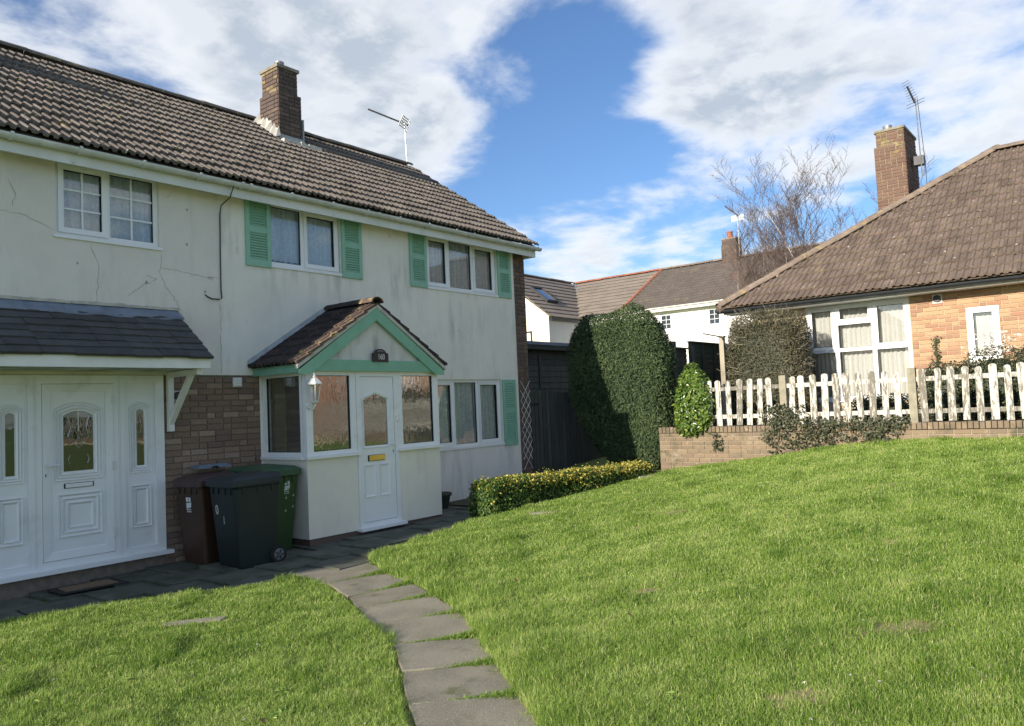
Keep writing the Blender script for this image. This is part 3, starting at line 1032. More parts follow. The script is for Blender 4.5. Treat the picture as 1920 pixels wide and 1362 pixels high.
def cap_mesh(name, length, rad, mat, n=8, flat=0.75):
    """half-round ridge or hip tile along local x"""
    mb = MB()
    th = 0.02
    i = mb.pts([(x, rr * math.cos(math.pi * k / n), flat * rr * math.sin(math.pi * k / n) - 0.02) for x, rr in ((0, rad), (length, rad * 0.985)) for k in range(n + 1)])
    for k in range(n):
        mb.f.append((i + k, i + k + 1, i + n + 2 + k, i + n + 1 + k))
    j = mb.pts([(x, (rad - th) * math.cos(math.pi * k / n), flat * (rad - th) * math.sin(math.pi * k / n) - 0.02) for x in (0, length) for k in range(n + 1)])
    for k in range(n):
        mb.f.append((i + k + 1, i + k, j + k, j + k + 1))
        mb.f.append((i + n + 1 + k, i + n + 2 + k, j + n + 2 + k, j + n + 1 + k))
    return mb.mesh(name, mat)


def caps(parent, a, b, me, step, name='ridge_tile', seed=5):
    r = random.Random(seed)
    a, b = Vector(a), Vector(b)
    d = (b - a).normalized()
    side = Vector((0, 0, 1)).cross(d).normalized()
    up = d.cross(side)
    rot = Matrix((d, side, up)).transposed().to_4x4()
    n = int((b - a).length / step + 0.5)
    for k in range(n):
        o = bpy.data.objects.new(name, me)
        COL.objects.link(o)
        o.matrix_world = Matrix.Translation(a + d * (k * step) + up * r.uniform(-0.004, 0.008)) @ rot @ Matrix.Rotation(r.uniform(-0.012, 0.012), 4, 'Y')
        o.parent = parent


def gutter_mesh(T, u0, u1, rad=0.056, n=8):
    """half-round gutter: a cut-off trough with a wall thickness, running along u; centre of its rim at (v, w) = (0, 0)"""
    mb = MB(T)
    outer = [(rad * math.cos(math.pi + math.pi * k / n), rad * math.sin(math.pi + math.pi * k / n)) for k in range(n + 1)]
    inner = [(a * 0.93, b * 0.93) for a, b in outer][::-1]
    loop = outer + inner
    m = len(loop)
    i = mb.pts([(u0, b, a) for a, b in loop] + [(u1, b, a) for a, b in loop])
    for k in range(m):
        q = (k + 1) % m
        mb.f.append((i + k, i + q, i + m + q, i + m + k))
    mb.f.append(tuple(range(i, i + n + 1)))
    mb.f.append(tuple(range(i + m, i + m + n + 1)))
    return mb


def crack(parent, pts, w, width=0.007, mat='cable'):
    """hairline crack: a thin dark strip standing 2 mm off the render"""
    mb = MB(T_front(0))
    r = random.Random(int(pts[0][0] * 100))
    ps = []
    for (a, b), (c, d) in zip(pts, pts[1:]):
        n = 5
        for k in range(n):
            t = k / n
            ps.append((a + (c - a) * t + r.uniform(-0.012, 0.012), b + (d - b) * t + r.uniform(-0.012, 0.012)))
    ps.append(pts[-1])
    for k, ((a, b), (c, d)) in enumerate(zip(ps, ps[1:])):
        dx, dy = c - a, d - b
        L = math.hypot(dx, dy) or 1
        nx, ny = -dy / L * width / 2, dx / L * width / 2
        f = 0.5 + r.random() * 0.8
        mb.quad((a - nx * f, b - ny * f, w), (a + nx * f, b + ny * f, w), (c + nx * f, d + ny * f, w), (c - nx * f, d - ny * f, w))
    mb.build('crack', mat, parent)


MAT['crack'] = M('crack', (0.33, 0.32, 0.28), (0.42, 0.40, 0.35), rough=0.95, ns=9)

# ------------------------------------------------------------------ the rendered semi-detached house
TF = T_front(0.0)
TF0 = T_front(0.0)
HX0, HX1 = -9.2, 11.97
RP = math.atan2(7.0 - 4.70, 3.05 + 0.30)          # roof pitch
RIDGE_Y, RIDGE_Z = 3.05, 7.0
house = thing('semi_detached_house', 'long two storey rendered house with grey tiled roof and green shutters', 'house', (4, 0, 0))

W_UL = (3.50, 4.67, 3.74, 4.595)
W_2 = (6.24, 7.44, 3.71, 4.595)
W_3 = (9.26, 11.09, 3.69, 4.595)
W_L = (9.26, 11.09, 0.955, 2.125)
DOOR = (2.74, 4.68, 0.06, 2.18)

mb = MB(TF)
wall_faces(mb, HX0, 5.45, 2.185, 4.62, [W_UL], 0.02)
mb.quad((HX0, 2.185, 0.02), (5.45, 2.185, 0.02), (5.45, 2.185, -0.01), (HX0, 2.185, -0.01))
wl = mb.build('rendered_wall', 'render_left', house)
mb = MB(TF)
wall_faces(mb, 5.45, 6.0, 2.185, 4.62, [], 0.021)
wall_faces(mb, 6.0, 11.60, -0.10, 4.62, [W_2, W_3, W_L], 0.021)
mb.quad((5.45, 2.185, 0.021), (6.0, 2.185, 0.021), (6.0, 2.185, -0.01), (5.45, 2.185, -0.01))
mb.quad((11.60, -0.1, 0.021), (11.60, -0.1, -0.02), (11.60, 4.62, -0.02), (11.60, 4.62, 0.021))
wr = mb.build('rendered_wall', 'render_right', house)

# brick below the render, and the brick pier at the right corner
mb = MB(TF)
wall_faces(mb, HX0, 6.02, -0.2, 2.185, [DOOR], -0.008)
wb = mb.build('brick_wall', 'mortar', house)
bricks(wb, TF, TF0, 'f', 4.685, 6.02, -0.165, 2.16, 'brick_house', seed=4, headers=0.25)
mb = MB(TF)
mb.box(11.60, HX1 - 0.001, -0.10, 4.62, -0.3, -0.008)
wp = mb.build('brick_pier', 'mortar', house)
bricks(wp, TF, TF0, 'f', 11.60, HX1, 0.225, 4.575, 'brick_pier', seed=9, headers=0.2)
# the other outside walls
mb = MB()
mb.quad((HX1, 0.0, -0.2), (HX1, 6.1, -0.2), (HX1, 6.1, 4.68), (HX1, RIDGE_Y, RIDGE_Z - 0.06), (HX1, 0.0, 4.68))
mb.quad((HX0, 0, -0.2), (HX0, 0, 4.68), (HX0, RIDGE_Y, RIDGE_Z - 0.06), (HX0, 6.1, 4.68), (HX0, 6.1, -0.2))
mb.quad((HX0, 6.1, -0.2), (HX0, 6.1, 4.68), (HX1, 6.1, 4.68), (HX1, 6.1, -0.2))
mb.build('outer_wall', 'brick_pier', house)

# cracks, filler marks in the left render
for pts in ([(2.9, 3.93), (3.2, 3.90), (3.48, 3.78)], [(3.86, 3.66), (3.96, 3.40), (3.93, 3.15), (3.92, 3.02)],
            [(4.70, 3.66), (4.66, 3.45), (4.74, 3.25), (4.85, 3.12), (4.92, 2.99)], [(4.68, 3.50), (4.95, 3.48), (5.15, 3.45), (5.44, 3.44)],
            [(4.62, 3.36), (4.40, 3.22), (4.28, 3.12)], [(4.62, 3.36), (4.50, 3.38)], [(4.77, 4.38), (4.84, 4.45)], [(3.05, 4.25), (3.10, 4.12), (3.08, 3.98)],
            [(5.455, 3.10), (5.46, 2.7), (5.452, 2.22)]):
    crack(wl, pts, 0.0235, 0.0048, 'crack')
for x, z, q in ((5.02, 3.83, 0.016), (4.50, 3.30, 0.017), (5.25, 3.25, 0.015), (3.72, 3.44, 0.013), (5.03, 4.27, 0.014), (4.8, 2.75, 0.014)):
    MB(TF).prism([(x + q * math.cos(k * 0.785) * rnd.uniform(0.7, 1.2), z + q * 1.2 * math.sin(k * 0.785)) for k in range(8)], 0.020, 0.0235).build('render_patch', 'crack', wl)

# upper and lower windows with curtains
u0, u1, v0, v1 = W_UL
window(house, TF, u0, u1, v0, v1, [(u0 + 0.055, 4.055, v0 + 0.055, v1 - 0.055, True, (2, 3)), (4.105, u1 - 0.055, v0 + 0.055, v1 - 0.055, False, (2, 3))], sill=0.06,
       label='white casement window with glazing bars, left sash ajar')
room(house, TF, u0, u1, v0, v1)
curtain(TF, u0 + 0.03, 4.09, v0 + 0.02, v1, -0.125, 'net', 'gathered white net curtain in left half of barred upper window', 7)
curtain(TF, 4.09, u1 - 0.03, v0 + 0.02, v1, -0.125, 'net', 'gathered white net curtain in right half of barred upper window', 7)
u0, u1, v0, v1 = W_2
window(house, TF, u0, u1, v0, v1, [(u0 + 0.03, 6.76, v0 + 0.055, v1 - 0.05, False, None), (6.83, u1 - 0.04, v0 + 0.05, v1 - 0.05, True, None)], sill=0.06)
room(house, TF, u0, u1, v0, v1)
curtain(TF, u0 + 0.02, u1 - 0.02, v0 + 0.09, v1, -0.125, 'net', 'white lace net curtain in the two light upper window between shutters', 13, scallop=0.015)
u0, u1, v0, v1 = W_3
window(house, TF, u0, u1, v0, v1, [(u0 + 0.05, 9.80, v0 + 0.05, v1 - 0.05, True, None), (9.86, 10.42, v0 + 0.05, v1 - 0.05, False, None), (10.49, u1 - 0.05, v0 + 0.05, v1 - 0.05, True, None)], sill=0.06)
room(house, TF, u0, u1, v0, v1)
curtain(TF, u0 + 0.02, u1 - 0.02, v0 + 0.06, v1, -0.125, 'net_plain', 'grey white net curtain in three light upper window near corner', 19)
u0, u1, v0, v1 = W_L
window(house, TF, u0, u1, v0, v1, [(u0 + 0.05, 9.80, v0 + 0.05, v1 - 0.05, True, None), (9.86, 10.42, v0 + 0.05, v1 - 0.05, False, None), (10.49, u1 - 0.05, v0 + 0.05, v1 - 0.05, True, None)], sill=0.06)
room(house, TF, u0, u1, v0, v1)
curtain(TF, u0 + 0.02, u1 - 0.02, v0 + 0.03, v1, -0.125, 'net_plain', 'pale net curtain across the downstairs window right of the porch', 17)


# shutters
def shutter(u0, u1, v0, v1, label):
    mb = MB(TF)
    s = 0.062 * (u1 - u0) / 0.40
    c, d = u0 + s, u1 - s
    vm = v0 + (v1 - v0) * 0.53
    lows = (v0 + 0.10, vm - 0.045)
    ups = (vm + 0.045, v1 - 0.085)
    mb.box(u0, u1, v0, v1, 0.022, 0.030)
    for a, b in ((u0, c), (d, u1)):
        mb.box(a, b, v0 + 0.0005, v1 - 0.0005, 0.0301, 0.050)
    mb.box(c, d, v0 + 0.001, lows[0], 0.0301, 0.047)
    mb.box(c, d, lows[1], ups[0], 0.0301, 0.047)
    # top rail with a shallow arched lower edge
    n = 8
    for k in range(n):
        a, b = c + (d - c) * k / n, c + (d - c) * (k + 1) / n
        e = 0.02 * math.sin(math.pi * (k + 0.5) / n)
        mb.box(a, b, ups[1] + e, v1 - 0.001, 0.0301, 0.047)
    sh = mb.build('shutter', 'green_paint', house)
    sh['label'] = label
    key = round(d - c, 3)
    me = MB(T_front(0))
    i = me.pts([(0, 0, 0.019), (d - c, 0, 0.019), (d - c, 0.022, 0.003), (0, 0.022, 0.003), (0, -0.005, 0.013), (d - c, -0.005, 0.013), (d - c, 0.017, -0.003), (0, 0.017, -0.003)])
    me.f += [tuple(i + k for k in q) for q in ((0, 1, 2, 3), (7, 6, 5, 4), (0, 4, 5, 1), (0, 3, 7, 4), (1, 5, 6, 2))]
    me = me.mesh('slat', 'green_paint')
    for lo, hi in (lows, ups):
        n = int((hi - lo) / 0.0335)
        for k in range(n):
            place('slat', me, sh, (c, -0.031, lo + 0.006 + k * (hi - lo) / n))
    return sh


shutter(5.84, 6.225, 3.66, 4.615, 'louvred green shutter left of the two light upper window')
shutter(7.455, 7.84, 3.66, 4.615, 'louvred green shutter right of the two light upper window')
shutter(8.86, 9.245, 3.66, 4.615, 'louvred green shutter left of the three light upper window')
shutter(11.11, 11.49, 3.66, 4.615, 'louvred green shutter beside the brick corner upstairs')
shutter(11.11, 11.49, 0.90, 2.12, 'louvred green shutter beside the downstairs window')

# eaves
MB(TF).box(HX0 - 0.02, HX1 + 0.05, 4.625, 4.635, 0.0, 0.225).build('soffit', 'upvc_trim', house)
MB(TF).box(HX0 - 0.02, HX1 + 0.06, 4.485, 4.665, 0.225, 0.25).build('fascia_board', 'upvc_trim', house)
MB(TF).box(HX1 - 0.02, HX1 + 0.055, 4.487, 4.66, -0.3, 0.2245).build('eaves_box_end', 'upvc_trim', house)
G = lambda u, v, w: (u, -0.315 - w, 4.655 + v)
gut = gutter_mesh(G, HX0, HX1 + 0.13).build('gutter', 'gutter', house)
clip = MB(lambda u, v, w: (u, -w, v))
clip.ring([(0.062 * math.cos(t), 0.062 * math.sin(t)) for t in [math.pi + math.pi * k / 8 for k in range(9)]], [(0.057 * math.cos(t), 0.057 * math.sin(t)) for t in [math.pi + math.pi * k / 8 for k in range(9)]], 0, 0.03)
cm = MB()
for k in range(9):
    t = math.pi + math.pi * k / 8
clipm = MB()
nn = 8
ring_o = [(0.0635 * math.cos(math.pi + math.pi * k / nn), 0.0635 * math.sin(math.pi + math.pi * k / nn)) for k in range(nn + 1)]
i = clipm.pts([(0.0, a, b) for a, b in ring_o] + [(0.032, a, b) for a, b in ring_o] + [(0.0, a * 0.9, b * 0.9) for a, b in ring_o] + [(0.032, a * 0.9, b * 0.9) for a, b in ring_o])
for k in range(nn):
    clipm.f += [(i + k, i + k + 1, i + nn + 2 + k, i + nn + 1 + k), (i + k + 1, i + k, i + 2 * nn + 2 + k, i + 2 * nn + 3 + k), (i + nn + 1 + k, i + nn + 2 + k, i + 3 * nn + 4 + k, i + 3 * nn + 3 + k)]
clipm.box(0.006, 0.026, 0.03, 0.066, -0.06, 0.0)
clipm.box(0.0, 0.032, -0.067, -0.058, -0.012, 0.012)
clipm = clipm.mesh('gutter_bracket', 'gutter')
for x in (2.95, 3.62, 4.32, 5.02, 5.60, 5.72, 6.35, 7.05, 7.70, 8.35, 9.0, 9.65, 10.1, 10.75, 11.4, 11.95):
    place('gutter_bracket', clipm, gut, (x, -0.315, 4.655))

# roof
cp_, sp_ = math.cos(RP), math.sin(RP)
EY, EZ = -0.315, 4.69
SL = (RIDGE_Y - EY) / cp_
mb = MB()
mb.quad((HX0 - 0.05, EY + 0.02, EZ - 0.005), (HX1 + 0.03, EY + 0.02, EZ - 0.005), (HX1 + 0.03, RIDGE_Y, EZ - 0.015 + (RIDGE_Y - EY) * sp_ / cp_), (HX0 - 0.05, RIDGE_Y, EZ - 0.015 + (RIDGE_Y - EY) * sp_ / cp_))
zr = EZ - 0.015 + (RIDGE_Y - EY) * sp_ / cp_
mb.quad((HX0 - 0.05, RIDGE_Y, zr), (HX1 + 0.03, RIDGE_Y, zr), (HX1 + 0.03, 6.42, EZ - 0.005), (HX0 - 0.05, 6.42, EZ - 0.005))
roof = mb.build('roof', 'tile', house)
NG = 13
gauge = (SL - 0.05) / NG
TWD = 0.205
nx = int((HX1 + 0.06 - 2.0) / TWD)
x_start = HX1 + 0.06 - nx * TWD


def clear_chimney(x, s):
    wx = x_start + x
    return not (8.05 - 0.02 < wx < 8.54 and 2.32 < EY + s * cp_ < 2.82)


tile_roof(roof, (x_start, EY, EZ), (1, 0, 0), (0, cp_, sp_), nx, NG, TWD, gauge, 'roman', 'tile', inside=clear_chimney)
# the part of the same roof left of the picture
tile_far = MB()
V, F = tile_geo('roman', gauge + 0.06, width=TWD)
rot = Matrix(((1, 0, 0), (0, cp_, -sp_), (0, sp_, cp_))) @ Matrix.Rotation(-0.115, 3, 'X')
for j in range(NG):
    for i_ in range(1, int((x_start - HX0) / TWD) + 1):
        p = Vector((x_start - i_ * TWD, EY + j * gauge * cp_, EZ + j * gauge * sp_)) + Vector((0, -sp_, cp_)) * 0.048
        b = len(tile_far.v)
        tile_far.v += [tuple(p + rot @ Vector(v)) for v in V]
        tile_far.f += [tuple(b + k for k in f) for f in F]
o = tile_far.build('far_roof_tiles', 'tile', roof)
o['kind'] = 'stuff'
rc = cap_mesh('ridge_tile', 0.445, 0.125, 'ridge_tile')
caps(roof, (HX0, RIDGE_Y, zr + 0.055), (HX1 + 0.03, RIDGE_Y, zr + 0.055), rc, 0.45)


def chimney(parent, x0, x1, y0, y1, zb, zt, mat, step_z, step, slope_z=None, pot=True, pots=None, seed=2, lichen_z=None, mortar='mortar', cap='concrete_cap', skip=None):
    mb = MB()
    mb.box(x0 + 0.008, x1 - 0.008, y0 + 0.008, y1 - 0.008, zb, step_z)
    mb.box(x0 + 0.008 + step * 0.3, x1 - 0.008 - step, y0 + 0.008 + step * 0.3, y1 - 0.008 - step, step_z, zt)
    ch = mb.build('chimney', mortar, parent)
    mf = (lambda u, v: 'lichen_brick' if (lichen_z and v > lichen_z and random.Random(int(u * 97 + v * 1013)).random() < 0.35) else mat)
    bricks(ch, T_front(y0), T_front(0), 'f', x0, x1, zb, step_z, mat, seed=seed, skip=skip and (lambda u, v: skip(u, y0, v)))
    bricks(ch, T_side(x0), T_side(0), 's', -y1, -y0, zb, step_z, mat, seed=seed + 1, matfn=mf, skip=skip and (lambda u, v: skip(x0, -u, v)))
    bricks(ch, T_front(y0 + step * 0.3), T_front(0), 'f', x0 + step * 0.3, x1 - step, step_z, zt, mat, seed=seed + 2)
    bricks(ch, T_side(x0 + step * 0.3), T_side(0), 's', -y1 + step, -y0 - step * 0.3, step_z, zt, mat, seed=seed + 3, matfn=mf)
    mb = MB()
    mb.box(x0 + step * 0.3 - 0.03, x1 - step + 0.03, y0 + step * 0.3 - 0.03, y1 - step + 0.03, zt, zt + 0.055)
    mb.build('chimney_cap', cap, ch)
    return ch


ch = chimney(house, 8.05, 8.54, 2.30, 2.86, 6.35, 7.83, 'brick_chimney', 7.40, 0.06, seed=21, lichen_z=7.38)
MB().lathe([(0.085, 0), (0.088, 0.05), (0.075, 0.06), (0.078, 0.10), (0.088, 0.11), (0.086, 0.14), (0.06, 0.145)], (8.25, 2.52, 7.885), 16).build('chimney_pot', 'steel', ch)
mb = MB()
mb.box(8.03, 8.56, 2.27, 2.292, 6.36, 6.60)
mb.box(8.548, 8.57, 2.272, 2.86, 6.40, 6.98)
mb.build('flashing', 'lead_pale', ch)
# ragged cement fillet against the sunny side and in front
mb = MB()
yy = [2.24 + 0.62 * k / 14 for k in range(15)]
hh = [0.10 + 0.16 * abs(math.sin(k * 1.9 + 0.6 * math.sin(k * 3.1))) for k in range(15)]
oo = [0.10 + 0.05 * math.sin(k * 2.3) for k in range(15)]
zz_ = [EZ + (y - EY) * sp_ / cp_ + 0.02 for y in yy]
for k in range(14):
    mb.quad((8.043 - oo[k], yy[k], zz_[k] + 0.05), (8.041, yy[k], zz_[k] + hh[k]), (8.041, yy[k + 1], zz_[k + 1] + hh[k + 1]), (8.043 - oo[k + 1], yy[k + 1], zz_[k + 1] + 0.05))
mb.build('cement_fillet', 'cement', ch)
mb = MB()
for k in range(9):
    x = 8.02 + k * 0.09
    z0 = EZ + (2.2 - EY) * sp_ / cp_
    mb.box(x, x + 0.085, 2.10 + 0.03 * rnd.random(), 2.27, z0 + 0.0, z0 + 0.055 + 0.03 * rnd.random())
mb.build('cement_fillet', 'cement', ch)
# second stack, left of the picture; its shadow lies along the roof
chimney(house, -0.4, 0.1, 2.30, 2.86, 6.35, 7.9, 'brick_chimney', 7.50, 0.06, seed=41)

def moss_on(parent, n, fn, seed, mat):
    r = random.Random(seed)
    mb = MB()
    for k in range(n):
        p, nrm = fn(r)
        s = r.uniform(0.012, 0.034)
        a = nrm.orthogonal().normalized()
        b = nrm.cross(a)
        q = [p + (a * math.cos(t * 1.257 + k) + b * math.sin(t * 1.257 + k)) * s * r.uniform(0.7, 1.4) for t in range(5)]
        i = mb.pts([tuple(x) for x in q] + [tuple(p + nrm * s * r.uniform(0.5, 0.9))])
        mb.f += [(i + t, i + (t + 1) % 5, i + 5) for t in range(5)]
    o = mb.build('moss_clumps', mat, parent)
    o['kind'] = 'stuff'


def main_roof_point(r):
    x = r.uniform(2.6, HX1)
    s = SL * r.random() ** 0.8
    j = int(s / gauge)
    s = j * gauge + r.choice((0.01, 0.02, r.random() * gauge))
    return Vector((x, EY + s * cp_, EZ + s * sp_)) + Vector((0, -sp_, cp_)) * 0.062, Vector((0, -sp_, cp_))


MAT['moss_clump'] = M('moss_clump', (0.16, 0.15, 0.075), (0.09, 0.085, 0.055), rough=1.0, ns=9, bump=0.6)
moss_on(roof, 330, main_roof_point, 77, 'moss_clump')

# vents
MB(TF).bevel_box(5.615, 5.745, 2.03, 2.155, 0.0, 0.03, 0.01).build('vent_cover', 'upvc_trim', house)
mb = MB(TF)
for k in range(3):
    mb.box(5.63, 5.73, 2.05 + k * 0.033, 2.052 + k * 0.033 + 0.02, 0.0301, 0.036)
mb.build('vent_louvre', 'upvc', house)
MB().tube([(4.86, -0.002, 1.93), (4.86, -0.05, 1.93)], 0.052, 16).build('flue_vent', 'black_plastic', house)
MB(TF).ring(rect(4.80, 4.92, 1.87, 1.99), rect(4.82, 4.90, 1.89, 1.97), 0.0, 0.012).build('vent_surround', 'upvc_trim', house)

# ------------------------------------------------------------------ wide entrance with canopy (left)
mb = MB(TF)
o_ = DOOR
PANELS = {'l': (2.84, 3.205), 'd': (3.335, 4.085), 'r': (4.215, 4.575)}
us = [2.74, 2.84, 3.205, 3.335, 4.085, 4.215, 4.575, 4.68]
for a, b in ((2.74, 2.84), (3.205, 3.335), (4.085, 4.215), (4.575, 4.68)):
    mb.box(a, b, 0.10, 2.18, -0.05, 0.028)
for a, b in ((2.84, 3.205), (3.335, 4.085), (4.215, 4.575)):
    mb.box(a, b, 2.085, 2.179, -0.05, 0.0275)
    mb.box(a, b, 0.1005, 0.18, -0.05, 0.0275)
entrance = mb.build('entrance_frame', 'upvc', house)
for x in (3.262, 3.278, 4.142, 4.158):
    MB(TF).box(x - 0.003, x + 0.003, 0.12, 2.17, 0.028, 0.031).build('frame_bead', 'upvc_trim', entrance)
MB(TF).box(2.70, 4.74, 0.055, 0.10, -0.05, 0.10).build('door_sill', 'upvc', entrance)


def arched_light(parent, u0, u1, v0, vs_, vt, steps, w, pane):
    """arched glass with stepped mouldings round it"""
    for k, (g, h) in enumerate(steps):
        MB(TF).ring(arch(u0 - g, u1 + g, v0 - g, vs_ + g * 0.7, vt + g), arch(u0 - g + 0.018, u1 + g - 0.018, v0 - g + 0.018, vs_ + (g - 0.018) * 0.7, vt + g - 0.018), w, w + h, w + h * 0.3).build('moulding', 'upvc', parent)
    MB(TF).prism(arch(u0, u1, v0, vs_, vt), w + 0.001, w + 0.003).build('glass', pane, parent)


def raised_panel(parent, u0, u1, v0, v1, w, insets=(0.0,)):
    for g in insets:
        MB(TF).ring(rect(u0 + g, u1 - g, v0 + g, v1 - g), rect(u0 + g + 0.02, u1 - g - 0.02, v0 + g + 0.02, v1 - g - 0.02), w, w + 0.022, w + 0.004).build('panel_moulding', 'upvc', parent)


for k in 'lr':
    a, b = PANELS[k]
    sp = MB(TF).box(a, b, 0.18, 2.085, -0.03, 0.0).build('side_panel', 'upvc', house)
    c = (a + b) / 2 + (0.005 if k == 'r' else 0.018)
    arched_light(sp, c - 0.042, c + 0.042, 1.125, 1.755, 1.785, ((0.030, 0.018), (0.058, 0.020), (0.085, 0.016)), 0.001, 'pane_dark')
    raised_panel(sp, c - 0.11, c + 0.11, 0.41, 0.89, 0.0, (0.0, 0.035))
    MB(TF).box(c - 0.042, c + 0.042, 1.125, 1.785, -0.029, -0.001).build('glass_backing', 'interior', sp)
a, b = PANELS['d']
leaf = MB(TF).box(a + 0.004, b - 0.004, 0.185, 2.08, -0.03, 0.012).build('front_door', 'upvc', house)
leaf['label'] = 'white panelled front door with arched leaded glass'
MB(TF).ring(rect(a + 0.004, b - 0.004, 0.185, 2.08), rect(a + 0.088, b - 0.088, 0.27, 1.995), 0.0121, 0.034, 0.024).build('door_edge', 'upvc', leaf)
arched_light(leaf, 3.555, 3.865, 1.125, 1.735, 1.785, ((0.035, 0.020), (0.068, 0.020), (0.098, 0.016)), 0.0125, 'pane_dark')
for pts in ([(3.60, 1.72), (3.63, 1.60), (3.60, 1.50), (3.68, 1.40)], [(3.82, 1.72), (3.79, 1.60), (3.82, 1.50), (3.74, 1.40)], [(3.71, 1.79), (3.71, 1.56)],
            [(3.71, 1.49), (3.745, 1.43), (3.71, 1.37), (3.675, 1.43), (3.71, 1.49)], [(3.62, 1.30), (3.60, 1.25), (3.62, 1.20)], [(3.80, 1.30), (3.82, 1.25), (3.80, 1.20)]):
    mb = MB(TF)
    mb.tube([(x, z, 0.0165) for x, z in pts], 0.0028, 5)
    mb.build('leading', 'chrome', leaf)
raised_panel(leaf, 3.50, 3.945, 0.42, 0.875, 0.0121, (0.0, 0.045, 0.095))
MB(TF).box(3.555, 3.865, 0.94, 0.995, 0.0121, 0.019).build('letter_plate_surround', 'black_plastic', leaf)
MB(TF).bevel_box(3.57, 3.85, 0.945, 0.99, 0.0192, 0.030, 0.004).build('letter_plate', 'upvc', leaf)
mb = MB(TF)
mb.box(3.352, 3.378, 1.07, 1.30, 0.034, 0.043)
mb.tube([(3.365, 1.205, 0.04), (3.365, 1.205, 0.08), (3.40, 1.205, 0.085), (3.49, 1.205, 0.085)], 0.009, 8)
mb.build('door_handle', 'upvc', leaf)
MB(TF).box(3.360, 3.370, 1.085, 1.115, 0.0432, 0.046).build('keyhole', 'black_plastic', leaf)
for z_ in (0.35, 1.10, 1.85):
    MB(TF).box(4.068, 4.098, z_, z_ + 0.10, 0.0345, 0.047).build('hinge', 'upvc_trim', leaf)

# canopy
CP = math.atan2(0.60, 0.80)
mb = MB()
mb.box(2.4, 4.82, -0.78, 0.0, 2.222, 2.232)
can = mb.build('canopy', 'soffit', house)
MB().box(2.38, 4.845, -0.815, -0.781, 2.215, 2.365).build('fascia_board', 'white_paint', can)
MB().prism([(-0.80, 2.24), (-0.02, 2.24), (-0.02, 2.93), (-0.80, 2.36)], 0, 1).v
mb = MB(lambda a, b, c: (c, a, b))
mb.prism([(-0.7805, 2.232), (-0.021, 2.232), (-0.021, 2.90), (-0.7805, 2.34)], 4.80, 4.82)
mb.build('end_board', 'white_paint', can)
MB().quad((2.4, -0.80, 2.35), (4.83, -0.80, 2.35), (4.83, -0.021, 2.92), (2.4, -0.021, 2.92)).build('deck', 'tile_canopy', can)
cs, ss = math.cos(CP), math.sin(CP)
tile_roof(can, (2.46, -0.85, 2.335), (1, 0, 0), (0, cs, ss), 8, 7, 0.30, 0.138, 'flat', 'tile_canopy', tilt=0.10, overlap=0.03, lift=0.022, seed=8, name='roof_slate')
mb = MB()
r2 = random.Random(6)
n = 26
for k in range(n):
    xa, xb = 2.4 + 2.47 * k / n, 2.4 + 2.47 * (k + 1) / n
    za, zb = 2.86 + 0.012 * math.sin(k * 1.3), 2.86 + 0.012 * math.sin((k + 1) * 1.3)
    mb.quad((xa, -0.20, za), (xb, -0.20, zb), (xb, -0.03, 2.985), (xa, -0.03, 2.985))
    mb.quad((xa, -0.20, za - 0.02), (xb, -0.20, zb - 0.02), (xb, -0.20, zb), (xa, -0.20, za))
mb.build('lead_flashing', 'lead', can)
mb = MB()
for k in range(30):
    x = 2.4 + 2.48 * k / 30
    mb.box(x, x + 0.084, -0.055 - 0.015 * r2.random(), -0.021, 2.975, 3.0 + 0.016 * r2.random())
mb.build('mortar_fillet', 'mortar_bed', can)
mb = MB()
mb.box(4.715, 4.785, -0.075, -0.021, 1.50, 2.215)
br = mb.build('gallows_bracket', 'white_paint', can)
MB().box(4.716, 4.784, -0.74, -0.076, 2.15, 2.214).build('bracket_arm', 'white_paint', br)
mb = MB(lambda a, b, c: (c, a, b))
mb.prism([(-0.076, 1.58), (-0.076, 1.68), (-0.50, 2.149), (-0.58, 2.149)], 4.722, 4.778)
mb.build('bracket_strut', 'white_paint', br)

# ------------------------------------------------------------------ porch of number 160
PY = -0.95
PX0, PX1 = 6.05, 8.45
TP = T_front(PY)
TPL = T_side(PX0)
for a_, b_ in ((PX0, 6.865), (7.62, PX1)):
    MB().box(a_, b_, PY, PY + 0.11, 0.055, 1.06).build('porch_wall', 'render_porch', house)
for a_, b_ in ((PX0, PX0 + 0.11), (PX1 - 0.11, PX1)):
    MB().box(a_, b_, PY + 0.1105, -0.022, 0.055, 1.06).build('porch_wall', 'render_porch', house)
mb = MB()
mb.box(PX0 + 0.02, 6.865, PY + 0.02, PY + 0.12, -0.12, 0.0545)
mb.box(7.62, PX1 - 0.02, PY + 0.02, PY + 0.12, -0.12, 0.0545)
mb.box(PX0 + 0.02, PX0 + 0.11, PY + 0.121, -0.023, -0.12, 0.0545)
mb.box(6.866, 7.619, PY + 0.03, PY + 0.12, -0.12, 0.04)
mb.box(PX1 - 0.11, PX1 - 0.02, PY + 0.121, -0.023, -0.12, 0.0545)
mb.build('plinth', 'brick_pier', house)
window(house, TP, PX0 + 0.002, 6.865, 1.095, 2.195, [(6.155, 6.765, 1.15, 2.13, False, None)], w1=0.005, thick=0.07, pane='pane_obscure', sill=0.05, label='porch window left of the door, wavy glass')
window(house, TP, 7.625, PX1, 1.095, 2.195, [(7.71, 8.335, 1.15, 2.13, False, None)], w1=0.005, thick=0.07, pane='pane_obscure', sill=0.05, label='porch window right of the door, wavy glass')
window(house, TPL, 0.025, 0.879, 1.095, 2.195, [(0.10, 0.83, 1.15, 2.13, False, None)], w1=0.003, thick=0.07, pane='pane_obscure', sill=0.05, label='side window of the porch')
MB().box(PX1 - 0.06, PX1 - 0.001, PY + 0.071, -0.022, 1.061, 2.195).build('side_panel', 'upvc', house)
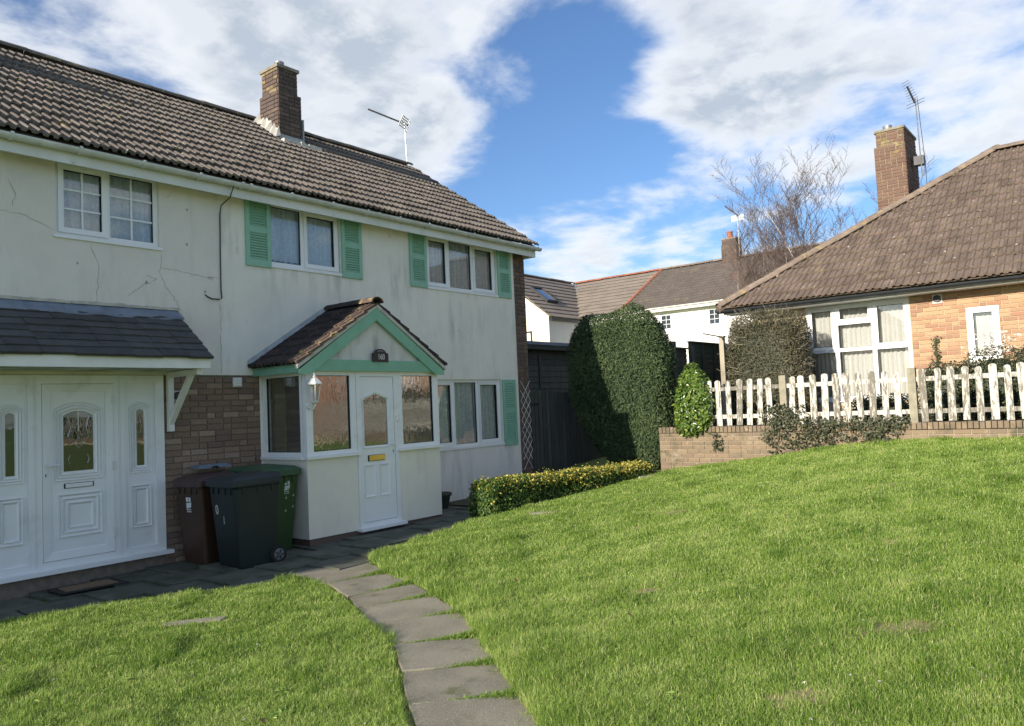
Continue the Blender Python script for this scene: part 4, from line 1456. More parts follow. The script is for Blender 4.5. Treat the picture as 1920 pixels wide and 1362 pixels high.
# inside of the porch: cream lining and floor
MB().quad((PX0 + 0.12, -0.03, 0.0), (PX1 - 0.12, -0.03, 0.0), (PX1 - 0.12, -0.03, 2.19), (PX0 + 0.12, -0.03, 2.19)).build('porch_lining', 'interior', house)
MB().box(PX0 + 0.13, PX0 + 0.30, -0.10, -0.034, 0.1, 2.18).build('inner_door_frame', 'interior_cream', house)
MB().quad((PX0, PY, 2.20), (PX1, PY, 2.20), (PX1, -0.022, 2.20), (PX0, -0.022, 2.20)).build('porch_ceiling', 'interior', house)
# porch door
mb = MB(TP)
mb.ring(rect(6.868, 7.618, 0.075, 2.195), rect(6.935, 7.548, 0.135, 2.115), -0.06, 0.012)
pf = mb.build('porch_door_frame', 'upvc', house)
MB(TP).box(6.84, 7.66, 0.035, 0.0745, -0.06, 0.085).build('door_sill', 'upvc', pf)
mb = MB(TP)
gl = [(6.995, 1.165), (7.425, 1.165), (7.425, 1.80), (7.21, 1.875), (6.995, 1.80)]
us_ = [6.940, 6.995, 7.425, 7.543]
mb.box(6.94, 6.995, 0.14, 2.11, -0.05, 0.0)
mb.box(7.425, 7.543, 0.14, 2.11, -0.05, 0.0)
mb.box(6.995, 7.425, 0.14, 1.165, -0.05, 0.0)
mb.prism([(6.995, 1.80), (7.21, 1.875), (7.425, 1.80), (7.425, 2.11), (6.995, 2.11)], -0.05, 0.0)
pd = mb.build('porch_door', 'upvc', house)
pd['label'] = 'white half glazed porch door with brass letter plate'
MB(TP).ring([(6.97, 1.14), (7.45, 1.14), (7.45, 1.815), (7.21, 1.905), (6.97, 1.815)], gl, 0.0, 0.014, 0.003).build('moulding', 'upvc', pd)
MB(TP).quad(*[(a, b, -0.01) for a, b in gl]).build('pane', 'pane_obscure', pd)
for a, b in ((6.975, 7.165), (7.245, 7.43)):
    MB(TP).ring(rect(a, b, 0.475, 0.905), rect(a + 0.025, b - 0.025, 0.50, 0.88), 0.0, 0.016, 0.004).build('panel_moulding', 'upvc', pd)
MB(TP).box(7.045, 7.345, 0.955, 1.04, 0.0001, 0.006).build('letter_plate_surround', 'black_plastic', pd)
MB(TP).bevel_box(7.065, 7.345, 0.96, 1.035, 0.0062, 0.02, 0.006).build('letter_plate', 'brass', pd)
mb = MB(TP)
mb.box(7.492, 7.516, 1.03, 1.24, 0.0001, 0.010)
mb.tube([(7.504, 1.17, 0.008), (7.504, 1.17, 0.045), (7.47, 1.17, 0.05), (7.40, 1.17, 0.05)], 0.008, 8)
mb.build('door_handle', 'upvc', pd)
MB(TP).box(7.499, 7.509, 1.05, 1.085, 0.0102, 0.013).build('keyhole', 'black_plastic', pd)
MB(TP).bevel_box(7.573, 7.603, 1.48, 1.56, 0.0121, 0.03, 0.006).build('doorbell', 'chrome', pf)

# porch roof
PRX, PRZ = 7.20, 3.10
PEX0, PEX1, PEZ = 5.88, 8.52, 2.27
PFY = -1.06
PP = math.atan2(PRZ - PEZ, PRX - PEX0)
mb = MB()
for s, ex in ((-1, PEX0), (1, PEX1)):
    mb.quad((ex, PFY + 0.03, PEZ), (ex, -0.021, PEZ), (PRX, -0.021, PRZ), (PRX, PFY + 0.03, PRZ))
proof = mb.build('porch_roof', 'tile_porch', house)
cpp, spp = math.cos(PP), math.sin(PP)
SLP = (PRX - PEX0) / cpp
tile_roof(proof, (PEX0 - 0.03, -0.025, PEZ), (0, -1, 0), (cpp, 0, spp), 6, 7, 0.174, SLP / 7, 'roman', 'tile_porch', tilt=0.09, overlap=0.05, lift=0.03, seed=12, jitter=0.008,
          matfn=lambda i, j: 'tile_verge_lit' if i == 5 else 'tile_porch')
tile_roof(proof, (PEX1 + 0.03, PFY, PEZ), (0, 1, 0), (-cpp, 0, spp), 6, 7, 0.174, SLP / 7, 'roman', 'tile_porch', tilt=0.09, overlap=0.05, lift=0.03, seed=13, jitter=0.008)
rc2 = cap_mesh('ridge_tile', 0.30, 0.11, 'tile_porch')
rc3 = cap_mesh('ridge_tile', 0.27, 0.11, 'tile_verge_lit')
caps(proof, (PRX, -0.03, PRZ + 0.055), (PRX, -0.80, PRZ + 0.055), rc2, 0.27)
caps(proof, (PRX, -0.82, PRZ + 0.055), (PRX, -1.06, PRZ + 0.055), rc3, 0.27)
TV = T_front(PFY + 0.04)
# bargeboards, tie beam, boarded gable
bw = 0.15


def along(t, off):
    """point on the left slope: t from eave (0) to ridge (1), off below the roof line"""
    return (PEX0 + 0.02 + (PRX - PEX0 - 0.02) * t, PEZ - 0.03 + (PRZ - PEZ - 0.0) * t - off / cpp)


mb = MB(TV)
top_l, top_r = along(0, 0.0), along(1, 0.0)
bot_r = along(1, bw)
mb.prism([(top_l[0], top_l[1] - 0.04), (top_l[0], top_l[1] - 0.10), (top_l[0] + 0.17, top_l[1] - 0.10), bot_r, top_r], 0.0, 0.035)
mb.build('bargeboard', 'green_paint_porch', proof)
mb = MB(TV)
mir = lambda p: (2 * PRX - p[0], p[1])
mb.prism([mir(p) for p in [(top_l[0], top_l[1] - 0.04), (top_l[0], top_l[1] - 0.10), (top_l[0] + 0.17, top_l[1] - 0.10), bot_r, top_r]][::-1], 0.0, 0.034)
mb.build('bargeboard', 'green_paint_porch', proof)
for k in (0, 1):
    loop = [(top_l[0] - 0.03, top_l[1] - 0.03), (top_r[0], top_r[1] + 0.001), (top_r[0], top_r[1] + 0.055), (top_l[0] - 0.03, top_l[1] + 0.022)]
    MB(TV).prism(loop if k == 0 else [mir(p) for p in loop][::-1], -0.02, 0.042).build('verge_mortar', 'mortar_bed', proof)
MB(TV).box(6.12, 8.28, 2.185, 2.335, -0.022, 0.012).build('tie_beam', 'green_paint_porch', proof)
MB(TV).prism([(6.0, 2.21), (8.40, 2.21), (PRX, PRZ - 0.12)], -0.05, -0.026).build('gable_board', 'gable_board', proof)
MB().box(PEX0 + 0.03, PEX0 + 0.055, PFY + 0.045, -0.023, 2.165, 2.275).build('fascia_board', 'green_paint_porch', proof)
MB().box(PEX1 - 0.055, PEX1 - 0.03, PFY + 0.045, -0.023, 2.165, 2.275).build('fascia_board', 'green_paint_porch', proof)
MB().box(PEX0 + 0.0551, PX0 + 0.02, PFY + 0.09, -0.023, 2.197, 2.207).build('soffit', 'white_paint', proof)
MB().box(PX0 + 0.021, PX1, PFY + 0.075, PY + 0.02, 2.197, 2.206).build('soffit', 'white_paint', proof)
mb = MB()
for k in range(12):
    t = k / 12
    x = PEX0 - 0.05 + (PRX - PEX0) * t
    z = PEZ + 0.05 + (PRZ - PEZ) * t
    mb.quad((x, -0.06, z), (x + (PRX - PEX0) / 12, -0.06, z + (PRZ - PEZ) / 12), (x + (PRX - PEX0) / 12, -0.022, z + (PRZ - PEZ) / 12 + 0.06), (x, -0.022, z + 0.06))
mb.build('lead_flashing', 'lead_pale', proof)

# ------------------------------------------------------------------ small things fixed to the house
# carriage lantern on the porch corner
L0 = (6.10, PY - 0.13, 1.80)
lan = thing('wall_lantern', 'white carriage lantern on the left corner post of the porch', 'lantern', L0)
mb = MB()
mb.lathe([(0.045, 0.0), (0.072, 0.20), (0.074, 0.205)], L0, 6)
mb.f = [f for f in mb.f if len(f) == 4]
mb.build('lantern_glass', 'lantern_glass', lan)
mb = MB()
for k in range(6):
    t = 2 * math.pi * k / 6
    mb.tube([(L0[0] + 0.046 * math.cos(t), L0[1] + 0.046 * math.sin(t), L0[2]), (L0[0] + 0.075 * math.cos(t), L0[1] + 0.075 * math.sin(t), L0[2] + 0.205)], 0.006, 5)
mb.build('lantern_cage', 'white_paint', lan)
MB().lathe([(0.10, 0.0), (0.102, 0.012), (0.07, 0.05), (0.035, 0.085), (0.02, 0.09), (0.028, 0.10), (0.02, 0.112), (0.008, 0.12), (0.012, 0.135), (0.003, 0.15)], (L0[0], L0[1], L0[2] + 0.205), 6).build('lantern_roof', 'white_paint', lan)
MB().lathe([(0.004, -0.075), (0.016, -0.06), (0.010, -0.045), (0.03, -0.03), (0.048, -0.012), (0.05, 0.0)], L0, 10).build('lantern_base', 'white_paint', lan)
MB().tube([(L0[0], L0[1], L0[2] - 0.04), (L0[0], L0[1] + 0.03, L0[2] - 0.10), (L0[0], L0[1] + 0.09, L0[2] - 0.11), (L0[0], PY - 0.03, L0[2] - 0.06)], 0.011, 8).build('lantern_arm', 'white_paint', lan)
MB().tube([(L0[0], PY - 0.0056, L0[2] - 0.06), (L0[0], PY - 0.03, L0[2] - 0.06)], [0.05, 0.035], 14).build('wall_plate', 'white_paint', lan)
MB().lathe([(0.011, 0.03), (0.02, 0.06), (0.022, 0.10), (0.012, 0.14), (0.002, 0.15)], L0, 10).build('bulb', 'upvc', lan)

# number plaque
NPY = PFY + 0.04 - 0.014
pl = thing('house_number_plaque', 'dark arched plaque with pale number 160 on the porch gable', 'plaque', (7.25, NPY, 2.33))
TN = T_front(NPY)
loop = [(7.105, 2.315), (7.395, 2.315), (7.395, 2.435), (7.365, 2.435), (7.355, 2.45)]
for k in range(9):
    t = math.pi * k / 8
    loop.append((7.25 + 0.095 * math.cos(t), 2.45 + 0.045 * math.sin(t)))
loop += [(7.145, 2.45), (7.135, 2.435), (7.105, 2.435)]
MB(TN).prism(loop, 0.0, 0.014).build('plate', 'slate_sign', pl)


def text_mesh(txt, size, mat, name, parent, T3, extrude=0.001, squash=(1.0, 1.0)):
    cu = bpy.data.curves.new('lettering', 'FONT')
    cu.body = txt
    cu.size = size
    cu.extrude = extrude
    cu.align_x = 'CENTER'
    cu.resolution_u = 4
    ob = bpy.data.objects.new('lettering', cu)
    COL.objects.link(ob)
    dg = bpy.context.evaluated_depsgraph_get()
    dg.update()
    me = bpy.data.meshes.new_from_object(ob.evaluated_get(dg))
    bpy.data.objects.remove(ob)
    for v in me.vertices:
        v.co = T3(v.co.x * squash[0], v.co.y * squash[1], v.co.z)
    me.materials.clear()
    me.materials.append(MAT[mat])
    return link(name, me, parent)


text_mesh('160', 0.115, 'lettering', 'number', pl, lambda x, y, z: (7.262 + x, NPY - 0.0155 - z, 2.347 + y), squash=(0.74, 1.0))
# slim serifs and a thin scroll line above
mb = MB(TN)
for k in range(6):
    mb.box(7.195 + k * 0.019, 7.205 + k * 0.019, 2.455 + 0.010 * math.sin(math.pi * (k + 0.5) / 6), 2.461 + 0.010 * math.sin(math.pi * (k + 0.5) / 6), 0.0141, 0.0152)
mb.build('ornament', 'lettering', pl)

# trellis on the brick corner
tr = thing('trellis', 'white diamond trellis fixed to the brick corner of the house', 'trellis', (11.8, -0.02, 0.4))
x0, x1, z0, z1 = 11.66, 11.95, 0.40, 2.10
m_ = MB(T_front(0))
stp = 0.19
sl_ = 1.25
for s in (1, -1):
    k = -3
    while True:
        # a lath: line z = zk + s * sl_ * (x - xm)
        zk = z0 + k * stp
        if zk > z1 + 0.3:
            break
        pts = []
        xa, xb = x0, x1
        za, zb = zk + s * sl_ * (xa - 11.805), zk + s * sl_ * (xb - 11.805)
        if min(za, zb) >= z0 - 0.06 and max(za, zb) <= z1 + 0.05:
            mb = MB(T_front(0))
            w = 0.006
            d = (0.028, 0.034) if s > 0 else (0.020, 0.026)
            mb.prism([(xa, za - w), (xb, zb - w), (xb, zb + w), (xa, za + w)], *d)
            mb.build('lath', 'white_paint', tr)
        k += 1

# cable from the gutter to a hole in the render
cb = MB()
cb.tube([(5.50, -0.33, 4.60), (5.50, -0.24, 4.47), (5.485, -0.05, 4.40), (5.475, -0.034, 4.28), (5.468, -0.034, 3.8), (5.465, -0.034, 3.30), (5.475, -0.035, 3.185), (5.43, -0.036, 3.165),
         (5.33, -0.036, 3.165), (5.27, -0.034, 3.19), (5.25, -0.02, 3.215)], 0.008, 6)
tag(cb.build('cable', 'cable'), 'thin black cable hanging down the render from the gutter', 'cable')

# television aerial on the right gable
ae = thing('television_aerial', 'television aerial with white grid reflector on thin mast at gable end', 'aerial', (12.0, 3.2, 6.9))
MB().tube([(12.02, 3.18, 6.85), (12.0, 3.22, 8.10)], 0.012, 8).build('mast', 'steel', ae)
boom0, boom1 = Vector((12.05, 3.15, 8.02)), Vector((11.62, 3.98, 8.50))
MB().tube([tuple(boom0), tuple(boom1)], 0.02, 6).build('boom', 'dark_metal', ae)
bd = (boom1 - boom0).normalized()
sd = bd.cross(Vector((0, 0, 1))).normalized()
up_ = sd.cross(bd)
for k in range(9):
    p = boom0 + bd * (0.2 + 0.075 * k)
    MB().tube([tuple(p - sd * 0.07), tuple(p + sd * 0.07)], 0.004, 4).build('element', 'dark_metal', ae)
mb = MB()
c = boom0 + bd * 0.02
for s in (-1, 1):
    fr_ = lambda a, b, h: tuple(c + sd * (s * a) + up_ * b + bd * (h + 0.25 * a))
    mb.T = fr_
    for i_ in range(5):
        mb.box(0.02 + i_ * 0.055, 0.045 + i_ * 0.055, -0.12, 0.12, 0.0, 0.006)
    for j in range(5):
        mb.box(0.02, 0.265, -0.12 + j * 0.054, -0.096 + j * 0.054, 0.0062, 0.010)
mb.build('reflector', 'upvc', ae)


# ------------------------------------------------------------------ wheeled bins
def wheelie_bin(loc, yaw, w, d, h, body, lid, label, front_mark=None, tilt=0.0):
    base = (loc[0], loc[1], loc[2])
    t = thing('wheelie_bin', label, 'bin', base, 'wheeled bins by the brick wall')
    ca, sa = math.cos(yaw), math.sin(yaw)

    def Tb(x, y, z):                       # local: front towards -y, wheels at +y
        return (loc[0] + x * ca - y * sa, loc[1] + x * sa + y * ca, loc[2] + z)

    def rr(a, b, r, n=4):
        o = []
        for cx, cy, t0 in ((a - r, b - r, 0), (-a + r, b - r, 1), (-a + r, -b + r, 2), (a - r, -b + r, 3)):
            for k in range(n + 1):
                q = (t0 + k / n) * math.pi / 2
                o.append((cx + r * math.cos(q), cy + r * math.sin(q)))
        return o
    mb = MB(Tb)
    secs = [(0.0, 0.82, 0.76), (0.03, 0.84, 0.78), (0.82, 0.955, 0.96), (0.86, 0.965, 0.97), (0.88, 1.0, 1.0), (0.905, 1.0, 1.0)]
    n = 20
    idx = []
    for f, sx_, sy_ in secs:
        idx.append(mb.pts([(x, y + d * (1 - sy_) * 0.22, f * h) for x, y in rr(w / 2 * sx_, d / 2 * sy_, 0.05)]))
    for a, b in zip(idx, idx[1:]):
        for k in range(n):
            m = (k + 1) % n
            mb.f.append((a + k, a + m, b + m, b + k))
    mb.f.append(tuple(range(idx[0] + n - 1, idx[0] - 1, -1)))
    mb.build('bin_body', body, t)
    # ribs under the rim
    for x in (-0.32, -0.12, 0.12, 0.32):
        MB(Tb).prism([(0, 0)] * 0 + [(x * w - 0.012, -d / 2 * 0.985), (x * w + 0.012, -d / 2 * 0.985), (x * w + 0.012, -d / 2 * 0.93), (x * w - 0.012, -d / 2 * 0.93)], h * 0.80, h * 0.88).build('rib', body, t)
    for s in (-1, 1):
        for y in (-0.3, 0.0, 0.3):
            MB(Tb).prism([(s * w / 2 * 0.93, y * d - 0.012), (s * w / 2 * 0.985, y * d - 0.012), (s * w / 2 * 0.985, y * d + 0.012), (s * w / 2 * 0.93, y * d + 0.012)][::s], h * 0.80, h * 0.88).build('rib', body, t)
    # lid with a turned-down lip and a shallow crown
    mb = MB(Tb)
    secs = [(0.895, 1.05, 1.05), (0.955, 1.06, 1.06), (0.965, 1.03, 1.03), (0.985, 0.92, 0.93), (0.99, 0.90, 0.91), (1.0, 0.60, 0.66)]
    idx = [mb.pts([(x, y - 0.01, f * h + 0.025 * (y / d)) for x, y in rr(w / 2 * a, d / 2 * b, 0.055)]) for f, a, b in secs]
    for a, b in zip(idx, idx[1:]):
        for k in range(n):
            m = (k + 1) % n
            mb.f.append((a + k, a + m, b + m, b + k))
    mb.f.append(tuple(range(idx[-1], idx[-1] + n)))
    mb.f.append(tuple(range(idx[0] + n - 1, idx[0] - 1, -1)))
    mb.build('lid', lid, t)
    mb = MB(Tb)
    mb.tube([(-0.2 * w, d * 0.52, h * 0.93), (-0.2 * w, d * 0.62, h * 0.97), (0.2 * w, d * 0.62, h * 0.97), (0.2 * w, d * 0.52, h * 0.93)], 0.016, 8)
    mb.build('handle', body, t)
    for s in (-1, 1):
        mb = MB(Tb)
        mb.tube([(s * w * 0.395, d * 0.40, 0.10), (s * w * 0.395 + s * 0.055, d * 0.40, 0.10)], 0.10, 20)
        wh = mb.build('wheel', 'rubber', t)
        mb = MB(Tb)
        xo = s * (w * 0.395 + 0.0555)
        mb.tube([(xo, d * 0.40, 0.10), (xo + s * 0.006, d * 0.40, 0.10)], [0.068, 0.06], 18)
        mb.build('hub', 'grey_plastic', wh)
        for k in range(5):
            q = 2 * math.pi * k / 5
            MB(Tb).tube([(xo + s * 0.008, d * 0.40 + 0.015 * math.cos(q), 0.10 + 0.015 * math.sin(q)), (xo + s * 0.008, d * 0.40 + 0.06 * math.cos(q), 0.10 + 0.06 * math.sin(q))], 0.006, 5).build('spoke', 'black_plastic', wh)
    return t, Tb


def council_mark(t, T2, cu, cv, s, mat):
    """white council sticker: two squares over a slanted block with two short strips below"""
    mb = MB(T2)
    w0, w1 = 0.001, 0.0025
    for a, b in ((-0.40, -0.06), (0.06, 0.40)):
        mb.prism([(cu + a * s, cv + 0.35 * s), (cu + b * s, cv + 0.35 * s), (cu + b * s, cv + 0.85 * s), (cu + a * s, cv + 0.85 * s)], w0, w1)
    mb.prism([(cu - 0.42 * s, cv - 0.42 * s), (cu + 0.36 * s, cv - 0.28 * s), (cu + 0.50 * s, cv + 0.30 * s), (cu - 0.42 * s, cv + 0.20 * s)], w0, w1)
    mb.prism([(cu - 0.42 * s, cv - 0.60 * s), (cu - 0.10 * s, cv - 0.60 * s), (cu - 0.10 * s, cv - 0.46 * s), (cu - 0.42 * s, cv - 0.46 * s)], w0, w1)
    mb.prism([(cu + 0.02 * s, cv - 0.60 * s), (cu + 0.34 * s, cv - 0.60 * s), (cu + 0.34 * s, cv - 0.46 * s), (cu + 0.02 * s, cv - 0.46 * s)], w0, w1)
    for k in range(5):
        mb.prism([(cu - 0.40 * s + k * 0.17 * s, cv - 0.82 * s), (cu - 0.28 * s + k * 0.17 * s, cv - 0.82 * s), (cu - 0.28 * s + k * 0.17 * s, cv - 0.70 * s), (cu - 0.40 * s + k * 0.17 * s, cv - 0.70 * s)], w0, w1)
    return mb.build('sticker', mat, t)


def face_T(Tb, w, d, side='front'):
    """maps (u, v, out) onto a tapering bin's front (towards -y) or its right side (+x)"""
    if side == 'front':
        return lambda u, v, o: Tb(u, -(d / 2) * (0.78 + 0.18 * v / 0.87) + d * (1 - (0.78 + 0.18 * v / 0.87)) * 0.22 - o, v)
    return lambda u, v, o: Tb(-(w / 2) * (0.76 + (0.955 - 0.76) * v / 0.87) - o, -u, v)


BY = -0.075
# black bin: front towards -x, one wheel seen on its near side
t, Tb = wheelie_bin((5.11, -1.03, BY + 0.005), R(-90), 0.58, 0.62, 1.05, 'bin_black', 'bin_lid_black', 'black wheeled bin standing in front of the brown and green ones')
FT = face_T(Tb, 0.58, 0.62)
MB(FT).ring([(-0.135 + 0.028 * math.cos(k * 0.524), 0.66 + 0.055 * math.sin(k * 0.524)) for k in range(12)], [(-0.135 + 0.017 * math.cos(k * 0.524), 0.66 + 0.042 * math.sin(k * 0.524)) for k in range(12)], 0.001, 0.003).build('painted_digit', 'sticker', t)
MB(FT).prism([(-0.02, 0.50), (-0.004, 0.50), (0.002, 0.59), (-0.012, 0.59)], 0.001, 0.003).build('painted_digit', 'sticker_worn', t)
# brown bin
t, Tb = wheelie_bin((5.02, -0.37, BY - 0.015), R(-84), 0.50, 0.56, 1.06, 'bin_brown', 'bin_lid_brown', 'narrow dark brown wheeled bin against the brick wall')
FT = face_T(Tb, 0.50, 0.56)
council_mark(t, FT, 0.0, 0.72, 0.105, 'sticker')
# green bin, turned away from the porch
t, Tb = wheelie_bin((5.68, -0.55, BY + 0.02), R(4), 0.58, 0.70, 1.07, 'bin_green', 'bin_lid_green', 'green wheeled bin between the black bin and the porch')
FT = face_T(Tb, 0.58, 0.70)
council_mark(t, FT, 0.10, 0.79, 0.095, 'sticker_worn')
for x, z in ((-0.06, 0.66), (0.09, 0.67), (0.2, 0.69), (-0.06, 0.51), (0.09, 0.51), (0.2, 0.55)):
    MB(FT).prism([(x - 0.012, z - 0.016), (x + 0.012, z - 0.016), (x + 0.006, z + 0.016)], 0.001, 0.0025).build('sticker_residue', 'sticker_worn', t)
# flat lid lying on the brown bin
ld = thing('plastic_lid', 'blue grey plastic lid lying on the brown bin', 'lid', (5.16, -0.33, 1.0))
mb = MB()
mb.box(4.98, 5.42, -0.24, -0.06, 1.025, 1.05)
mb.box(5.0, 5.40, -0.22, -0.08, 1.0505, 1.068)
mb.build('lid_plate', 'blue_grey_plastic', ld)
mb = MB()
mb.tube([(5.16, -0.25, 1.03), (5.20, -0.27, 1.045), (5.24, -0.25, 1.03)], 0.012, 6)
mb.build('lid_clip', 'black_plastic', ld)

# door mat
dm = thing('door_mat', 'brown coir door mat with black border before the wide entrance', 'mat', (3.65, -0.42, -0.1))
PZ = -0.095


def pz(x):
    return -0.12 + 0.09 * min(max((x - 3) / 3, 0), 1) + 0.022 * max(x - 6, 0)


mb = MB()
mb.prism([(3.30, -0.58), (3.96, -0.62), (3.97, -0.20), (3.31, -0.17)], PZ + 0.012, PZ + 0.020)
mb.build('mat_border', 'mat_border', dm)
mb = MB()
mb.prism([(3.38, -0.51), (3.88, -0.545), (3.89, -0.275), (3.39, -0.245)], PZ + 0.0201, PZ + 0.028)
mb.build('mat_centre', 'coir', dm)

# plant pot beside the porch
pt = thing('plant_pot', 'round dark stone plant pot by the wall beside the porch', 'pot', (9.05, -0.35, pz(9.05)))
MB().lathe([(0.10, 0.0), (0.12, 0.02), (0.15, 0.19), (0.175, 0.20), (0.178, 0.245), (0.15, 0.25), (0.14, 0.215), (0.02, 0.21)], (9.05, -0.35, pz(9.05)), 22).build('pot_body', 'stone_pot', pt, True)
MB().lathe([(0.138, 0.20), (0.10, 0.222), (0.01, 0.228)], (9.05, -0.35, pz(9.05)), 14).build('pot_soil', 'soil', pt)

# ------------------------------------------------------------------ garden wall and picket fence on the right
gw = thing('garden_wall', 'low brown brick retaining wall topped by the picket fence', 'wall', (13.1, -5.5, 0.5))
TW = T_side(13.0)
WT = 1.105
mb = MB()
mb.box(13.008, 13.21, -26.0, -2.2, 0.05, WT - 0.115)
core = mb.build('wall_core', 'mortar_wall', gw)


def below_ground(u, v):
    return v < float(height(12.9, -u)) - 0.06


bricks(core, TW, T_side(0), 's', 2.2, 9.0, WT - 0.11 - 0.075 * 10, WT - 0.11, 'brick_garden', seed=31, headers=0.1, d=0.009, skip=below_ground)
me_cop = MB(T_side(0)).bevel_box(0, 0.066, 0, 0.105, -0.215, 0.012, 0.006).mesh('coping_brick', 'brick_garden')
u = 2.2
while u < 9.2:
    place('coping_brick', me_cop, core, TW(u, WT - 0.107 + rnd.uniform(-0.004, 0.004), rnd.uniform(-0.004, 0.004)))
    u += 0.075
MB().box(13.0, 13.21, -26, -9.22, WT - 0.114, WT).build('far_coping', 'brick_garden', gw)

fence = thing('picket_fence', 'weathered white picket fence with peeling paint on the brick wall', 'fence', (13.05, -5.5, WT))
FX = 13.05
POSTS = [4.55, 6.52, 8.75]


def picket_mesh(wd, hh):
    mb = MB(T_side(0))
    lp = [(-wd / 2, 0), (wd / 2, 0), (wd / 2, hh - 0.035)]
    for k in range(7):
        t = math.pi * k / 6
        lp.append((wd / 2 * math.cos(t), hh - 0.035 + 0.035 * math.sin(t)))
    lp.append((-wd / 2, hh - 0.035))
    lp = [lp[0], lp[1]] + lp[3:10]
    mb.prism(lp, 0.0, 0.022)
    return mb.mesh('picket', 'picket')


pm = [picket_mesh(0.096, 0.80), picket_mesh(0.102, 0.805), picket_mesh(0.090, 0.79)]
u = 3.03
k = 0
pr = random.Random(3)
PICK = []
while u < 24.5:
    near = [p for p in POSTS if abs(p - u) < 0.09]
    if not near:
        PICK.append(u)
    u += 0.182
rest = MB()
for u in PICK:
    tall = -0.01 + 0.02 * pr.random()
    lean = pr.uniform(-0.035, 0.035) + (0.03 if u < 5 else 0.0)
    if u < 9.6:
        o = place('picket', pm[pr.randrange(3)], fence, (0, 0, 0))
        o.matrix_parent_inverse = Matrix.Translation(-Vector(fence['_base']))
        o.matrix_basis = Matrix.Translation((FX - 0.002, -u, WT + 0.012 + tall)) @ Matrix.Rotation(lean, 4, 'X')
    else:
        rest.box(FX - 0.024, FX - 0.002, -u - 0.037, -u + 0.037, WT + 0.012, WT + 0.81)
ro = rest.build('far_pickets', 'picket', fence)
ro['kind'] = 'stuff'
for a, b in ((2.95, 4.50), (4.60, 6.47), (6.57, 8.70), (8.80, 14.0), (14.0, 24.5)):
    for z in (0.13, 0.62):
        MB().box(FX + 0.0, FX + 0.035, -b, -a, WT + z, WT + z + 0.068).build('rail', 'picket', fence)
for p in POSTS + [14.0, 19.0]:
    MB().box(FX - 0.045, FX + 0.065, -p - 0.055, -p + 0.055, WT - 0.02, WT + 0.83).build('concrete_post', 'concrete', fence)

# terrace soil behind the fence
mb = MB()
mb.quad((13.2, -26, 0.985), (16.0, -26, 0.985), (16.0, -1.7, 0.985), (13.2, -1.7, 0.985))
tag(mb.build('garden_soil', 'soil'), kind='structure', label='soil of the raised garden behind the picket fence')

# ------------------------------------------------------------------ brick bungalow on the right
BX = 16.0
TB = T_side(BX)
TB0 = T_side(0)
bung = thing('brick_bungalow', 'orange brick bungalow with hipped brown tiled roof and white windows', 'bungalow', (18, -7, 1))
BW = (4.06, 5.96, 1.45, 3.345)
SW = (6.88, 7.38, 2.02, 3.025)
SW2 = (11.9, 12.7, 1.9, 3.0)
GD = (9.35, 11.3, 1.0, 3.0)
mb = MB(TB)
wall_faces(mb, 3.05, 16.5, 0.9, 3.42, [BW, SW, SW2, GD], -0.008)
bwall = mb.build('brick_wall', 'mortar_pale', bung)
bricks(bwall, TB, TB0, 's', 5.97, 8.75, 1.97, 3.40, 'brick_bungalow', openings=[SW], seed=51, headers=0.18)
mb = MB(TB)
wall_faces(mb, 8.76, 16.5, 0.9, 3.41, [SW2, GD], 0.0)
mb.build('far_brickwork', 'brick_bungalow', bung)
# the side walls
mb = MB()
mb.quad((BX, -3.05, 0.9), (24.0, -3.05, 0.9), (24.0, -3.05, 3.42), (BX, -3.05, 3.42))
mb.quad((BX, -16.5, 0.9), (24.0, -16.5, 0.9), (24.0, -16.5, 3.42), (BX, -16.5, 3.42))
mb.build('outer_wall', 'brick_bungalow', bung)
u0, u1, v0, v1 = BW
window(bung, TB, u0, u1, v0, v1, [(u0 + 0.06, 4.58, 2.47, v1 - 0.07, True, None), (4.66, 5.27, 2.995, v1 - 0.06, True, None), (4.66, 5.27, 2.47, 2.93, False, None), (5.35, u1 - 0.06, 2.47, v1 - 0.07, True, None),
                                 (u0 + 0.06, 4.58, v0 + 0.07, 2.40, False, None), (4.66, 5.27, v0 + 0.07, 2.40, False, None), (5.35, u1 - 0.06, v0 + 0.07, 2.40, False, None)], w1=-0.01,
       label='large white window of seven lights in the bungalow')
room(bung, TB, u0, u1, v0, v1, 1.6)
curtain(TB, u0 + 0.04, 4.63, v0 + 0.05, v1, -0.20, 'drape', 'pale grey curtain in left part of the large bungalow window', 6, amp=0.03, name='curtain')
curtain(TB, 4.64, 5.31, v0 + 0.05, v1, -0.20, 'drape', 'pale grey curtain in middle part of the large bungalow window', 7, amp=0.03, name='curtain')
curtain(TB, 5.32, u1 - 0.04, v0 + 0.05, v1, -0.20, 'drape', 'pale grey curtain in right part of the large bungalow window', 7, amp=0.03, name='curtain')
u0, u1, v0, v1 = SW
window(bung, TB, u0, u1, v0, v1, [(u0 + 0.05, u1 - 0.05, v0 + 0.06, v1 - 0.05, True, None)], w1=-0.008, grow=0.055, label='narrow white window of the bungalow')
room(bung, TB, u0, u1, v0, v1, 1.2)
curtain(TB, u0 + 0.05, u1 - 0.05, v0 + 0.05, v1, -0.17, 'drape', 'cream net curtain in the narrow bungalow window', 5, amp=0.02)
u0, u1, v0, v1 = SW2
window(bung, TB, u0, u1, v0, v1, [(u0 + 0.05, u1 - 0.05, v0 + 0.06, 2.55, False, None), (u0 + 0.05, u1 - 0.05, 2.62, v1 - 0.05, True, None)], w1=-0.008)
room(bung, TB, u0, u1, v0, v1, 1.2)
mb = MB(TB)
mb.box(GD[0] + 0.002, GD[1] - 0.002, GD[2], GD[3] - 0.002, -0.10, -0.05)
